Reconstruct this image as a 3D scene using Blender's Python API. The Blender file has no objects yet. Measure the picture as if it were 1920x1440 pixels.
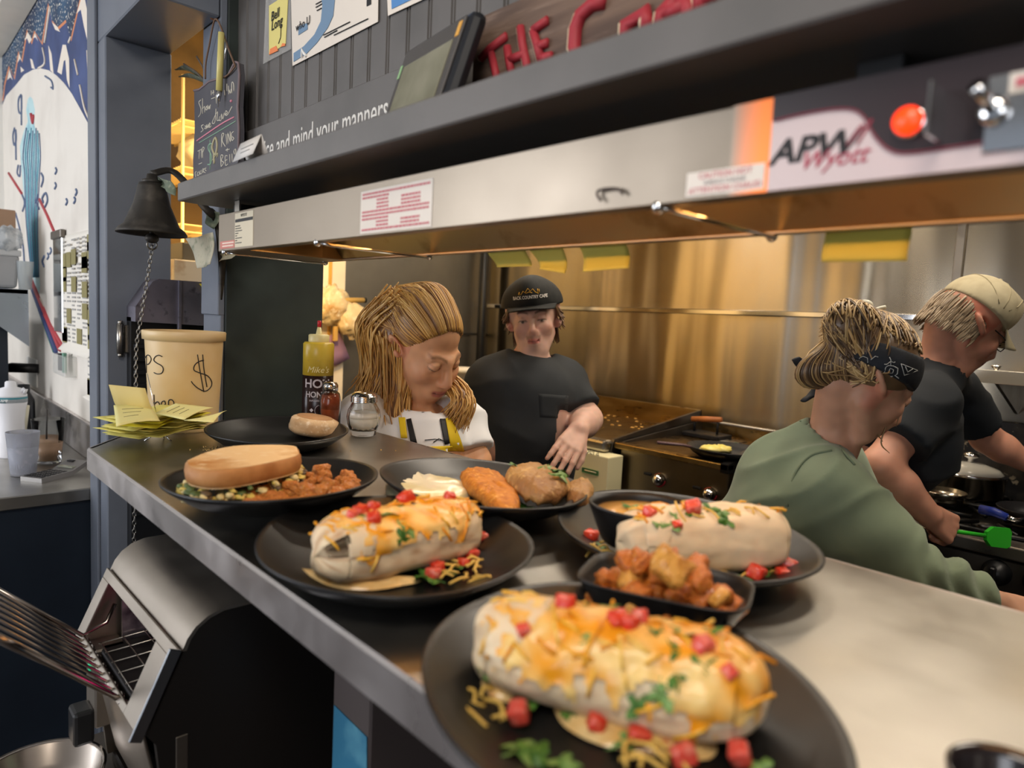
import bpy, bmesh, math, random
import numpy as np
from mathutils import Vector, Matrix, Euler, noise as mnoise
rnd = random.Random(7)
SC = bpy.context.scene
COL = SC.collection
PI = math.pi
# ---------------------------------------------------------------- camera
CAM = Vector((0, 0, 1.42)); F = 1283.25
def _cam():
    y, p, r = math.radians(43.4314), math.radians(5.2352), math.radians(-2.8188)
    fw = Vector((-math.cos(y)*math.cos(p), math.sin(y)*math.cos(p), -math.sin(p)))
    rt = fw.cross(Vector((0, 0, 1))).normalized(); dn = fw.cross(rt)
    c, s = math.cos(r), math.sin(r)
    return c*rt + s*dn, -s*rt + c*dn, fw
RT, DN, FW = _cam()
def ray(px, py): return RT*((px-960)/F) + DN*((py-720)/F) + FW
def at(px, py, x=None, y=None, z=None, d=None):
    r = ray(px, py)
    t = d if d is not None else (x-CAM.x)/r.x if x is not None else (y-CAM.y)/r.y if y is not None else (z-CAM.z)/r.z
    return CAM + r*t
cd = bpy.data.cameras.new('camera'); cam = bpy.data.objects.new('camera', cd); COL.objects.link(cam)
cam.matrix_world = Matrix(((RT.x, -DN.x, -FW.x, CAM.x), (RT.y, -DN.y, -FW.y, CAM.y), (RT.z, -DN.z, -FW.z, CAM.z), (0, 0, 0, 1)))
cd.sensor_width = 36; cd.lens = F/1920*36; cd.clip_start = .02; cd.clip_end = 60
cd.dof.use_dof = True; cd.dof.focus_distance = 1.5; cd.dof.aperture_fstop = 3.8
SC.camera = cam
SC.view_settings.view_transform = 'Standard'; SC.view_settings.look = 'None'
SC.view_settings.gamma = 1; SC.view_settings.use_curve_mapping = False
# ---------------------------------------------------------------- materials
def lin(h):
    if not isinstance(h, str): return tuple(h)+(1,) if len(h) == 3 else tuple(h)
    h = h.lstrip('#'); o = []
    for i in (0, 2, 4):
        c = int(h[i:i+2], 16)/255
        o.append(c/12.92 if c <= .04045 else ((c+.055)/1.055)**2.4)
    return (*o, 1)
_M = {}
def mat(name, col='888888', rough=.5, metal=0, noise=None, bump=None, aniso=0, trans=0, emit=None, coat=0, sss=0, spec=.5, alpha=1, vc=False, ior=1.45, rnoise=None, wave=None, stretch=None, sheen=0):
    """procedural principled material. noise=(scale,colour,lo,hi[,detail]); bump=(scale,strength,dist); rnoise=(scale,r0,r1); wave=(scale,axis,colour,lo,hi)"""
    if name in _M: return _M[name]
    m = bpy.data.materials.new(name); m.use_nodes = True; nt = m.node_tree; N = nt.nodes; L = nt.links
    b = N['Principled BSDF']; I = b.inputs
    I['Base Color'].default_value = lin(col); I['Roughness'].default_value = rough; I['Metallic'].default_value = metal
    I['Specular IOR Level'].default_value = spec; I['IOR'].default_value = ior; I['Alpha'].default_value = alpha
    if aniso: I['Anisotropic'].default_value = aniso
    if trans: I['Transmission Weight'].default_value = trans
    if coat: I['Coat Weight'].default_value = coat; I['Coat Roughness'].default_value = .1
    if sheen: I['Sheen Weight'].default_value = sheen
    if sss:
        I['Subsurface Weight'].default_value = sss; I['Subsurface Radius'].default_value = (1, .35, .2); I['Subsurface Scale'].default_value = .006
    if emit: I['Emission Color'].default_value = lin(emit[0]); I['Emission Strength'].default_value = emit[1]
    tc = N.new('ShaderNodeTexCoord'); co = tc.outputs['Object']
    if stretch:
        mp = N.new('ShaderNodeMapping'); mp.inputs['Scale'].default_value = stretch; L.new(co, mp.inputs[0]); co = mp.outputs[0]
    src = None
    if vc:
        a = N.new('ShaderNodeVertexColor'); a.layer_name = 'Col'; src = a.outputs[0]; L.new(src, I['Base Color'])
    def ntex(sc, det=4):
        n = N.new('ShaderNodeTexNoise'); n.inputs['Scale'].default_value = sc; n.inputs['Detail'].default_value = det; L.new(co, n.inputs['Vector']); return n.outputs[0]
    def mix(fac, lo, hi, c2):
        nonlocal src
        r = N.new('ShaderNodeMapRange'); r.inputs[1].default_value = lo; r.inputs[2].default_value = hi; L.new(fac, r.inputs[0])
        x = N.new('ShaderNodeMix'); x.data_type = 'RGBA'; L.new(r.outputs[0], x.inputs[0])
        if src: L.new(src, x.inputs[6])
        else: x.inputs[6].default_value = lin(col)
        x.inputs[7].default_value = lin(c2); src = x.outputs[2]; L.new(src, I['Base Color'])
    for n in ([noise] if noise and not isinstance(noise, list) else noise or []):
        mix(ntex(n[0], n[4] if len(n) > 4 else 4), n[2], n[3], n[1])
    if wave:
        w = N.new('ShaderNodeTexWave'); w.bands_direction = wave[1]; w.inputs['Scale'].default_value = wave[0]; w.inputs['Distortion'].default_value = wave[5] if len(wave) > 5 else 0; L.new(co, w.inputs[0])
        mix(w.outputs[1], wave[3], wave[4], wave[2])
    if rnoise:
        r = N.new('ShaderNodeMapRange'); r.inputs[1].default_value = .35; r.inputs[2].default_value = .65; r.inputs[3].default_value = rnoise[1]; r.inputs[4].default_value = rnoise[2]
        L.new(ntex(rnoise[0]), r.inputs[0]); L.new(r.outputs[0], I['Roughness'])
    prev = None
    for bp in ([bump] if bump and not isinstance(bump, list) else bump or []):
        bn = N.new('ShaderNodeBump'); bn.inputs['Strength'].default_value = bp[1]; bn.inputs['Distance'].default_value = bp[2]
        if len(bp) > 3:
            mp = N.new('ShaderNodeMapping'); mp.inputs['Scale'].default_value = bp[3]; L.new(tc.outputs['Object'], mp.inputs[0])
            n = N.new('ShaderNodeTexNoise'); n.inputs['Scale'].default_value = bp[0]; n.inputs['Detail'].default_value = 2; L.new(mp.outputs[0], n.inputs[0]); h = n.outputs[0]
        else: h = ntex(bp[0])
        L.new(h, bn.inputs['Height'])
        if prev: L.new(prev, bn.inputs['Normal'])
        prev = bn.outputs[0]; L.new(prev, I['Normal'])
    _M[name] = m; return m
# ---------------------------------------------------------------- mesh builder
def frame(o, ux, uy):
    o, ux, uy = Vector(o), Vector(ux).normalized(), Vector(uy).normalized(); n = ux.cross(uy).normalized()
    return Matrix(((ux.x, uy.x, n.x, o.x), (ux.y, uy.y, n.y, o.y), (ux.z, uy.z, n.z, o.z), (0, 0, 0, 1)))
def rot(x=0, y=0, z=0): return Euler((x, y, z)).to_matrix().to_4x4()
def T(x, y=None, z=None): return Matrix.Translation(Vector(x) if y is None else (x, y, z))
ID = Matrix.Identity(4)
def along(a, b):
    a, b = Vector(a), Vector(b); return T(a) @ (b-a).to_track_quat('Z', 'Y').to_matrix().to_4x4()
class MB:
    def __init__(s, m=None): s.v = []; s.f = []; s.mi = []; s.sm = []; s.mats = []; s.cur = 0; s.col = None; s.use(m)
    def use(s, m):
        if m is None: return s
        if m not in s.mats: s.mats.append(m)
        s.cur = s.mats.index(m); return s
    def add(s, vs, fs, smooth=True, M=None):
        o = len(s.v)
        s.v += [tuple(M @ Vector(v)) for v in vs] if M is not None else [tuple(v) for v in vs]
        for f in fs: s.f.append(tuple(i+o for i in f)); s.mi.append(s.cur); s.sm.append(smooth)
        return s
    def bm(s, bm, smooth=False, M=None):
        bm.verts.index_update(); s.add([v.co[:] for v in bm.verts], [[v.index for v in f.verts] for f in bm.faces], smooth, M); bm.free(); return s
    def box(s, lo, hi, b=0, M=None, taper=None):
        lo, hi = Vector(lo), Vector(hi); lo, hi = Vector(map(min, lo, hi)), Vector(map(max, lo, hi))
        bm = bmesh.new(); bmesh.ops.create_cube(bm, size=1)
        for v in bm.verts:
            v.co = Vector(((lo[i]+hi[i])/2+v.co[i]*(hi[i]-lo[i]) for i in range(3)))
        if taper:
            c = (lo+hi)/2
            for v in bm.verts:
                if v.co.z < c.z: v.co.x = c.x+(v.co.x-c.x)*taper; v.co.y = c.y+(v.co.y-c.y)*taper
        if b: bmesh.ops.bevel(bm, geom=bm.edges[:], offset=b, segments=2 if b > .003 else 1, affect='EDGES', profile=.5)
        return s.bm(bm, False, M)
    def tube(s, pts, r, n=8, cap=True, closed=False, flat=1, up=None):
        pts = [Vector(p) for p in pts]; k = len(pts); rs = r if isinstance(r, (list, tuple)) else [r]*k
        V = []; prev = Vector(up) if up else None
        for i, p in enumerate(pts):
            t = (pts[(i+1) % k]-pts[i-1]) if closed else (pts[min(i+1, k-1)]-pts[max(i-1, 0)])
            t.normalize()
            if prev is None: prev = t.orthogonal()
            u = (prev-t*prev.dot(t)); u = u.normalized() if u.length > 1e-6 else t.orthogonal().normalized(); w = t.cross(u)
            if not up: prev = u
            for j in range(n):
                a = 2*PI*j/n; V.append(p+(u*math.cos(a)*flat+w*math.sin(a))*rs[i])
        Fc = [[i*n+j, i*n+(j+1) % n, ((i+1) % k)*n+(j+1) % n, ((i+1) % k)*n+j] for i in range(k if closed else k-1) for j in range(n)]
        if cap and not closed: Fc += [list(range(n))[::-1], [(k-1)*n+j for j in range(n)]]
        return s.add(V, Fc)
    def lathe(s, prof, n=32, M=None, sx=1, sy=1, wob=None, smooth=True):
        V = []; k = len(prof)
        for (r, z) in prof:
            for j in range(n):
                a = 2*PI*j/n; q = wob(a, r, z) if wob else 1
                V.append((r*math.cos(a)*sx*q, r*math.sin(a)*sy*q, z))
        Fc = [[i*n+j, i*n+(j+1) % n, (i+1)*n+(j+1) % n, (i+1)*n+j] for i in range(k-1) for j in range(n)]
        if prof[0][0] > 1e-6: Fc.append(list(range(n))[::-1])
        if prof[-1][0] > 1e-6: Fc.append([(k-1)*n+j for j in range(n)])
        return s.add(V, Fc, smooth, M)
    def prism(s, poly, t0, t1, M=None, smooth=False):
        n = len(poly); V = [(x, y, t0) for x, y in poly]+[(x, y, t1) for x, y in poly]
        Fc = [list(range(n))[::-1], list(range(n, 2*n))]+[[i, (i+1) % n, n+(i+1) % n, n+i] for i in range(n)]
        return s.add(V, Fc, smooth, M)
    def grid(s, fn, nu, nv, closed_u=False, M=None, smooth=True):
        V = [fn(i/(nu if closed_u else nu-1), j/(nv-1)) for i in range(nu) for j in range(nv)]
        Fc = [[i*nv+j, ((i+1) % nu)*nv+j, ((i+1) % nu)*nv+j+1, i*nv+j+1] for i in range(nu if closed_u else nu-1) for j in range(nv-1)]
        return s.add(V, Fc, smooth, M)
    def slab(s, fn, nu, nv, th, M=None):
        """a sheet fn(u,v) given a thickness th along its normals (closed)"""
        P = [[Vector(fn(i/(nu-1), j/(nv-1))) for j in range(nv)] for i in range(nu)]
        top = []; bot = []
        for i in range(nu):
            for j in range(nv):
                a = P[min(i+1, nu-1)][j]-P[max(i-1, 0)][j]; b = P[i][min(j+1, nv-1)]-P[i][max(j-1, 0)]
                n = a.cross(b); n = n.normalized() if n.length > 1e-12 else Vector((0, 0, 1))
                top.append(P[i][j]+n*th/2); bot.append(P[i][j]-n*th/2)
        o = nu*nv; g = lambda i, j: i*nv+j
        Fc = []
        for i in range(nu-1):
            for j in range(nv-1):
                q = [g(i, j), g(i+1, j), g(i+1, j+1), g(i, j+1)]; Fc += [q, [x+o for x in q[::-1]]]
        for i in range(nu-1): Fc += [[g(i, 0), g(i, 0)+o, g(i+1, 0)+o, g(i+1, 0)], [g(i+1, nv-1), g(i+1, nv-1)+o, g(i, nv-1)+o, g(i, nv-1)]]
        for j in range(nv-1): Fc += [[g(0, j+1), g(0, j+1)+o, g(0, j)+o, g(0, j)], [g(nu-1, j), g(nu-1, j)+o, g(nu-1, j+1)+o, g(nu-1, j+1)]]
        return s.add(top+bot, Fc, True, M)
    def ball(s, c, r, seg=12, rings=8, nz=0, fr=3, M=None, seed=0, sq=1):
        r = (r, r, r) if isinstance(r, (int, float)) else r; V = []; sg = lambda x: math.copysign(abs(x)**sq, x)
        for i in range(rings+1):
            th = PI*i/rings
            for j in range(seg):
                a = 2*PI*j/seg; d = Vector((sg(math.sin(th)*math.cos(a)), sg(math.sin(th)*math.sin(a)), sg(math.cos(th))))
                q = 1+nz*mnoise.noise(d*fr+Vector((seed*3.1, seed*1.7, seed))) if nz else 1
                V.append((c[0]+d.x*r[0]*q, c[1]+d.y*r[1]*q, c[2]+d.z*r[2]*q))
        Fc = [[i*seg+j, i*seg+(j+1) % seg, (i+1)*seg+(j+1) % seg, (i+1)*seg+j][::-1] for i in range(rings) for j in range(seg)]
        return s.add(V, Fc, True, M)
    def text(s, body, M, size, depth=.0006, align='CENTER', shear=0, xs=1, bold=0):
        c = bpy.data.curves.new('t', 'FONT'); c.body = body; c.size = size; c.extrude = depth/2; c.align_x = align; c.align_y = 'CENTER'; c.shear = shear; c.resolution_u = 3; c.offset = bold*size
        o = bpy.data.objects.new('t', c); me = o.to_mesh()
        s.add([(v.co.x*xs, v.co.y, v.co.z) for v in me.vertices], [tuple(p.vertices) for p in me.polygons], False, M @ T(0, 0, depth/2))
        o.to_mesh_clear(); bpy.data.objects.remove(o); bpy.data.curves.remove(c); return s
    def stroke(s, pts, w, M=None, n=6, d=.4):
        """a pen / paint stroke: a flattened tube along 2-D or 3-D points of frame M"""
        P = [M @ Vector((p[0], p[1], p[2] if len(p) > 2 else 0)) for p in pts] if M else [Vector(p) for p in pts]
        return s.tube(P, w/2, n)
    def mesh(s, name):
        me = bpy.data.meshes.new(name); me.from_pydata(s.v, [], s.f)
        for m in s.mats: me.materials.append(m)
        me.polygons.foreach_set('material_index', s.mi); me.polygons.foreach_set('use_smooth', s.sm)
        if s.col is not None:
            a = me.color_attributes.new('Col', 'FLOAT_COLOR', 'POINT'); a.data.foreach_set('color', np.asarray(s.col, dtype=np.float32).ravel())
        me.validate(); me.update(); return me
def smooth_angle(me, deg=35):
    """mark edges sharper than deg as sharp so smooth shading keeps creases"""
    bm = bmesh.new(); bm.from_mesh(me)
    for e in bm.edges: e.smooth = not (len(e.link_faces) == 2 and e.calc_face_angle(0) > math.radians(deg))
    for f in bm.faces: f.smooth = True
    bm.to_mesh(me); bm.free()
# ---------------------------------------------------------------- objects
_W = {}
def thing(name, label, cat, loc=(0, 0, 0), rz=0, group=None, M=None):
    o = bpy.data.objects.new(name, None); COL.objects.link(o); o.empty_display_size = .05
    w = M if M is not None else T(loc) @ rot(0, 0, rz); o.matrix_world = w; _W[o.name] = w.copy()
    o['label'] = label; o['category'] = cat
    if group: o['group'] = group
    return o
def part(name, mb, parent, world=True, sharp=None, label=None, kind=None):
    """one mesh under a thing (or under a part). world=True: mb is in world coordinates"""
    w = _W[parent.name]
    if world:
        i = w.inverted(); mb.v = [tuple(i @ Vector(v)) for v in mb.v]
    me = mb.mesh(name)
    if sharp: smooth_angle(me, sharp)
    o = bpy.data.objects.new(name, me); COL.objects.link(o); o.parent = parent; _W[o.name] = w
    if label: o['label'] = label
    if kind: o['kind'] = kind
    return o
def single(name, mb, label=None, cat=None, group=None, kind=None, sharp=None, org=None):
    v = np.array(mb.v); c = Vector(org) if org else Vector(((v[:, 0].min()+v[:, 0].max())/2, (v[:, 1].min()+v[:, 1].max())/2, v[:, 2].min()))
    mb.v = [tuple(Vector(x)-c) for x in mb.v]; me = mb.mesh(name)
    if sharp: smooth_angle(me, sharp)
    o = bpy.data.objects.new(name, me); COL.objects.link(o); o.location = c; _W[o.name] = T(c)
    if label: o['label'] = label
    if cat: o['category'] = cat
    if group: o['group'] = group
    if kind: o['kind'] = kind
    return o
def struct(name, mb, sharp=None): return single(name, mb, kind='structure', sharp=sharp, org=(0, 0, 0))
def copy_thing(r, M, label=None, group=None):
    c = r.copy(); COL.objects.link(c); c.matrix_world = M; _W[c.name] = M.copy()
    if label: c['label'] = label
    if group: c['group'] = group
    for k in [x for x in r.children]:
        d = k.copy(); COL.objects.link(d); d.parent = c; d.matrix_parent_inverse = Matrix.Identity(4)
        for g in [x for x in k.children]:
            e = g.copy(); COL.objects.link(e); e.parent = d
    return c
# ---------------------------------------------------------------- implicit surfaces (for bodies, food)
class SDF:
    def __init__(s, ax):
        s.ax = [np.asarray(a, dtype=np.float32) for a in ax]; s.F = np.full([len(a) for a in s.ax], 9., np.float32)
    def _sub(s, lo, hi):
        i = [(max(0, np.searchsorted(a, lo[k])-1), min(len(a), np.searchsorted(a, hi[k])+1)) for k, a in enumerate(s.ax)]
        if any(b-a < 2 for a, b in i): return None, None
        sl = tuple(slice(a, b) for a, b in i)
        return sl, [s.ax[0][sl[0]][:, None, None], s.ax[1][sl[1]][None, :, None], s.ax[2][sl[2]][None, None, :]]
    def comb(s, sl, d, k, op):
        a = s.F[sl]
        if op == 'u':
            h = np.maximum(k-np.abs(a-d), 0)/k if k > 0 else 0; s.F[sl] = np.minimum(a, d)-h*h*k*.25
        elif op == 's':
            d = -d; h = np.maximum(k-np.abs(a-d), 0)/k if k > 0 else 0; s.F[sl] = np.maximum(a, d)+h*h*k*.25
        else:
            s.F[sl] = np.maximum(a, d)
    def cone(s, a, b, ra, rb, k=.02, op='u', flat=None):
        a, b = np.array(a, float), np.array(b, float); r = max(ra, rb)+k+.02
        sl, X = s._sub(np.minimum(a, b)-r, np.maximum(a, b)+r)
        if sl is None: return s
        ba = b-a; L2 = max(ba @ ba, 1e-9)
        P = [X[i]-a[i] for i in range(3)]
        t = np.clip((P[0]*ba[0]+P[1]*ba[1]+P[2]*ba[2])/L2, 0, 1)
        Q = [P[i]-t*ba[i] for i in range(3)]
        if flat is not None:      # flat=(axis vector, factor): squash across an axis
            n = np.array(flat[0], float); n /= np.linalg.norm(n); dn = Q[0]*n[0]+Q[1]*n[1]+Q[2]*n[2]
            Q = [Q[i]+dn*n[i]*(1/flat[1]-1) for i in range(3)]
        d = np.sqrt(Q[0]**2+Q[1]**2+Q[2]**2)-(ra+(rb-ra)*t)
        s.comb(sl, d, k, op); return s
    def chain(s, pts, rs, k=.02, flat=None):
        for i in range(len(pts)-1): s.cone(pts[i], pts[i+1], rs[i], rs[i+1], k, flat=flat)
        return s
    def ell(s, c, r, R=None, k=.02, op='u'):
        c = np.array(c, float); r = np.array(r, float); m = max(r)+k+.02
        sl, X = s._sub(c-m, c+m)
        if sl is None: return s
        P = [X[i]-c[i] for i in range(3)]
        if R is not None:
            R = np.array(R); P = [R[0][i]*P[0]+R[1][i]*P[1]+R[2][i]*P[2] for i in range(3)]
        q = np.sqrt((P[0]/r[0])**2+(P[1]/r[1])**2+(P[2]/r[2])**2); g = np.sqrt((P[0]/r[0]**2)**2+(P[1]/r[1]**2)**2+(P[2]/r[2]**2)**2)
        d = q*(q-1)/np.maximum(g, 1e-6); s.comb(sl, d, k, op); return s
    def cut(s, p, n, rad):
        """near p, remove what lies beyond the plane (p, n)"""
        p = np.array(p, float); n = np.array(n, float); n /= np.linalg.norm(n); sl, X = s._sub(p-rad, p+rad)
        d = (X[0]-p[0])*n[0]+(X[1]-p[1])*n[1]+(X[2]-p[2])*n[2]; s.F[sl] = np.maximum(s.F[sl], d); return s
    def half(s, p, n, op='i'):
        """keep the side the normal n points away from"""
        n = np.array(n, float); n /= np.linalg.norm(n); p = np.array(p, float)
        d = (s.ax[0][:, None, None]-p[0])*n[0]+(s.ax[1][None, :, None]-p[1])*n[1]+(s.ax[2][None, None, :]-p[2])*n[2]
        s.F = np.maximum(s.F, d).astype(np.float32); return s
    def surf(s):
        Fv = s.F; ins = Fv < 0; nx, ny, nz = Fv.shape
        c = np.zeros((nx-1, ny-1, nz-1), np.int8)
        for dx in (0, 1):
            for dy in (0, 1):
                for dz in (0, 1): c += ins[dx:nx-1+dx, dy:ny-1+dy, dz:nz-1+dz]
        act = (c > 0) & (c < 8); idx = np.argwhere(act); n = len(idx)
        vid = np.full(act.shape, -1, np.int32); vid[act] = np.arange(n)
        acc = np.zeros((n, 3)); cnt = np.zeros(n)
        G = [np.stack([s.ax[0][idx[:, 0]+d[0]], s.ax[1][idx[:, 1]+d[1]], s.ax[2][idx[:, 2]+d[2]]], 1) for d in [(a, b, e) for a in (0, 1) for b in (0, 1) for e in (0, 1)]]
        Vv = [Fv[idx[:, 0]+d[0], idx[:, 1]+d[1], idx[:, 2]+d[2]] for d in [(a, b, e) for a in (0, 1) for b in (0, 1) for e in (0, 1)]]
        for i in range(8):
            for ax in (4, 2, 1):
                j = i | ax
                if j == i: continue
                m = (Vv[i] < 0) != (Vv[j] < 0)
                t = Vv[i][m]/(Vv[i][m]-Vv[j][m]); acc[m] += G[i][m]+(G[j][m]-G[i][m])*t[:, None]; cnt[m] += 1
        V = acc/np.maximum(cnt, 1)[:, None]; Q = []
        for ax in range(3):
            o = [a for a in range(3) if a != ax]
            A = np.take(ins, range(0, Fv.shape[ax]-1), ax); B = np.take(ins, range(1, Fv.shape[ax]), ax)
            e = np.argwhere(A != B); e = e[(e[:, o[0]] > 0) & (e[:, o[1]] > 0) & (e[:, o[0]] < Fv.shape[o[0]]-1) & (e[:, o[1]] < Fv.shape[o[1]]-1)]
            if not len(e): continue
            def g(a, b):
                x = e.copy(); x[:, o[0]] -= a; x[:, o[1]] -= b; return vid[x[:, 0], x[:, 1], x[:, 2]]
            q = np.stack([g(1, 1), g(0, 1), g(0, 0), g(1, 0)], 1)
            fl = A[e[:, 0], e[:, 1], e[:, 2]] ^ (ax == 1)
            q[~fl] = q[~fl][:, ::-1]; Q.append(q)
        return V, np.concatenate(Q)
def relax(V, Q, it=2, lam=.5):
    e = np.concatenate([Q[:, [0, 1]], Q[:, [1, 2]], Q[:, [2, 3]], Q[:, [3, 0]]]); n = len(V)
    for _ in range(it):
        a = np.zeros((n, 3)); c = np.zeros(n)
        np.add.at(a, e[:, 0], V[e[:, 1]]); np.add.at(a, e[:, 1], V[e[:, 0]]); np.add.at(c, e[:, 0], 1); np.add.at(c, e[:, 1], 1)
        V = V+lam*(a/np.maximum(c, 1)[:, None]-V)
    return V
def sdf_mb(s, m, it=1, colf=None, disp=None):
    V, Q = s.surf(); V = relax(V, Q, it) if it else V
    if disp: V = disp(V)
    b = MB(m); b.v = [tuple(x) for x in V]; b.f = [tuple(int(i) for i in q) for q in Q]; b.mi = [0]*len(Q); b.sm = [True]*len(Q)
    if colf:
        c = np.ones((len(V), 4), np.float32); c[:, :3] = colf(V); b.col = c
    return b
def axr(lo, hi, st, *fine):
    """grid axis lo..hi with step st, refined inside each (a, b, step)"""
    o = [lo]
    while o[-1] < hi:
        x = o[-1]; h = st
        for a, b, fs in fine:
            if a-st*.5 <= x <= b: h = min(h, fs)
        o.append(x+h)
    return np.array(o)
def spl(pts, n=8):
    """Catmull-Rom through points"""
    P = [Vector(p) for p in pts]; P = [P[0]*2-P[1]]+P+[P[-1]*2-P[-2]]; o = []
    for i in range(1, len(P)-2):
        for k in range(n):
            t = k/n; a, b, c, d = P[i-1:i+3]
            o.append(.5*((2*b)+(c-a)*t+(2*a-5*b+4*c-d)*t*t+(3*b-a-3*c+d)*t**3))
    o.append(P[-2]); return o
# ================================================================ materials
M_dark = mat('grey_paint', '625f5d', .42, noise=(9, '575553', .45, .75), bump=(140, .12, .001))
M_trim = mat('slate_paint', '6e747f', .4, noise=(6, '646a75', .4, .7), bump=(120, .12, .001))
M_navy = mat('navy_panel', '1b2531', .45, noise=(4, '141c27', .4, .7))
M_black = mat('black_paint', '0c0d10', .6)
M_col = mat('dark_green_grey_paint', '363f3c', .38, noise=(5, '262d2c', .4, .7), bump=(60, .1, .001))
M_cream = mat('cream_wall_paint', 'e9e2d4', .6, noise=(3, 'd9d2c6', .45, .7))
M_white = mat('white_wall_paint', 'f2f1ec', .6)
M_steel = mat('brushed_steel', 'b9b4ac', .3, 1, noise=(5, 'a39d94', .4, .7), rnoise=(7, .22, .4), bump=(60, .06, .001, (.05, 1, 14)))
M_wallsteel = mat('wall_steel', 'b9b2a6', .24, 1, noise=(1.2, 'a79c88', .4, .65), bump=[(1.0, .6, .05, (2.6, 1, .3))])
_nt = M_wallsteel.node_tree; _b = _nt.nodes['Principled BSDF']; _b.inputs['Anisotropic'].default_value = .85
_cx = _nt.nodes.new('ShaderNodeCombineXYZ'); _cx.inputs[2].default_value = 1; _nt.links.new(_cx.outputs[0], _b.inputs['Tangent'])   # brushed so that highlights run up and down
M_counter = mat('counter_steel', 'b4b1aa', .34, 1, noise=[(5, '9f9b93', .4, .7)], rnoise=(7, .28, .42), bump=(90, .08, .0008, (.06, 1, 1)))
M_lip = mat('counter_lip_steel', 'c2bcba', .42, 1, rnoise=(8, .26, .45), bump=(30, .1, .001, (.2, 1, 1)))
M_steeld = mat('dark_steel', '77716a', .38, 1, rnoise=(6, .3, .5))
M_chrome = mat('chrome', 'd8d8d8', .1, 1)
M_floor = mat('quarry_tile', '3a2f2a', .5, noise=(3, '2b2320', .4, .7))
M_paper = mat('white_paper', 'ece6da', .7)
M_yel = mat('yellow_ticket_paper', 'd8cf72', .75, noise=(20, 'cfc366', .4, .7))
M_yel2 = mat('bright_yellow_paper', 'd9c92c', .7)
M_sticky = mat('sticky_note_paper', 'b6ae4e', .75)
M_ink = mat('black_ink', '1d1c1e', .6)
M_blackp = mat('black_plastic', '17181a', .4)
M_red = mat('red_ink', 'c02a3a', .6)
X, Y, Z = Vector((1, 0, 0)), Vector((0, 1, 0)), Vector((0, 0, 1))
FY = lambda o: frame(o, X, Z)            # a plane that faces the dining side (-Y)
FX = lambda o: frame(o, Y, Z)            # a plane that faces +X
# ================================================================ shell
struct('floor', MB(M_floor).box((-6, -4, -.05), (3.2, 3.2, 0)))
struct('ceiling', MB(mat('ceiling_paint', 'cfcac2', .7)).box((-6, -4, 2.72), (3.2, 3.2, 2.8)))
struct('wall_mural', MB(M_cream).box((-4.5, .535, 0), (-2.12, .61, 2.72)))
struct('wall_left', MB(M_white).box((-4.58, -4, 0), (-4.42, .535, 2.72)))
mb = MB(M_cream); P = [at(px, py, y=.52) for px, py in ((-60, 175), (6, 96), (62, 0), (92, -60), (-60, -60))]
mb.prism([(p.x, p.z) for p in P], 0, .1, frame((0, .53, 0), X, Z)); struct('trim_5', mb)
# slate-painted door casing left of the pass
mb = MB(M_trim).box((-2.15, .449, 0), (-2.0, .604, 2.075), .003).box((-2.15, .441, 0), (-2.07, .449, 2.2), .002); struct('trim_1', mb)
mb = MB(M_trim).box((-2.15, .449, 2.075), (-1.662, .604, 2.72), .003); struct('trim_2', mb)
# post between doorway and pass, its slim casings
mb = MB(M_col).box((-1.775, .622, 0), (-1.66, .875, 2.72), .003).use(M_trim).box((-1.775, .612, 0), (-1.664, .622, 1.42), .002)
mb.use(M_trim).box((-1.775, .606, 1.4), (-1.663, .622, 2.72), .002)
struct('trim_3', mb)
# bead-board wall above the pass: boards with a double groove
mb = MB(M_dark); prof = [(-1.66, .77)]; x = -1.66; gw = .0585
while x < 2.2:
    prof += [(x, .645), (x+gw-.012, .645), (x+gw-.0105, .6495), (x+gw-.008, .6495), (x+gw-.0065, .645), (x+gw-.0045, .645), (x+gw-.003, .6495), (x+gw-.0005, .6495)]; x += gw
prof += [(x, .77)]
mb.prism(prof, 1.6, 2.72); struct('wall_front', mb)
struct('wall_front_lower', MB(M_black).box((-1.66, .66, 0), (2.2, .76, 1.108)))
struct('wall_back', MB(M_wallsteel).box((-3.43, 2.95, 0), (2.6, 3.05, 2.72)))
struct('wall_side', MB(mat('side_steel', 'a5a29b', .42, 1, noise=(2, '918e87', .4, .65), rnoise=(2, .38, .48), bump=(1.2, .3, .03))).box((-3.5, .61, 0), (-3.40, 2.95, 2.72)))
struct('wall_right', MB(mat('far_wall', '8a8276', .7)).box((2.5, -4, 0), (2.6, 3.05, 2.72)))
struct('wall_kitchen_left', MB(M_cream).box((-3.40, 1.6, 0), (-3.36, 1.9, 2.72), .002))
mb = MB(mat('dark_trim', '33312f', .5, .3)).box((-3.398, 1.9, 1.318), (-3.388, 2.95, 1.332)); struct('trim_4', mb)
mb = MB(M_blackp).tube([(-3.33, 2.86, 0), (-3.33, 2.86, 2.7)], .028, 14); single('gas_pipe', mb, 'black vertical pipe in the far steel kitchen corner', 'pipe')
# seam strip and rail across the steel wall
mb = MB(M_chrome)
p0 = at(1045, 577, y=2.93); p1 = at(1745, 592, y=2.93)
mb.box((p0.x-1.2, 2.93, p0.z-.012), (p1.x, 2.952, p0.z+.012), .003)
single('steel_rail', mb, 'thin horizontal steel rail along the back kitchen wall', 'rail')
sx = at(1789, 480, y=2.94).x
single('seam_strip', MB(M_steel).box((sx, 2.938, .5), (sx+.03, 2.952, 2.7), .002), 'vertical metal seam strip on the steel wall, above the cap wearer', 'strip')
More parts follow.
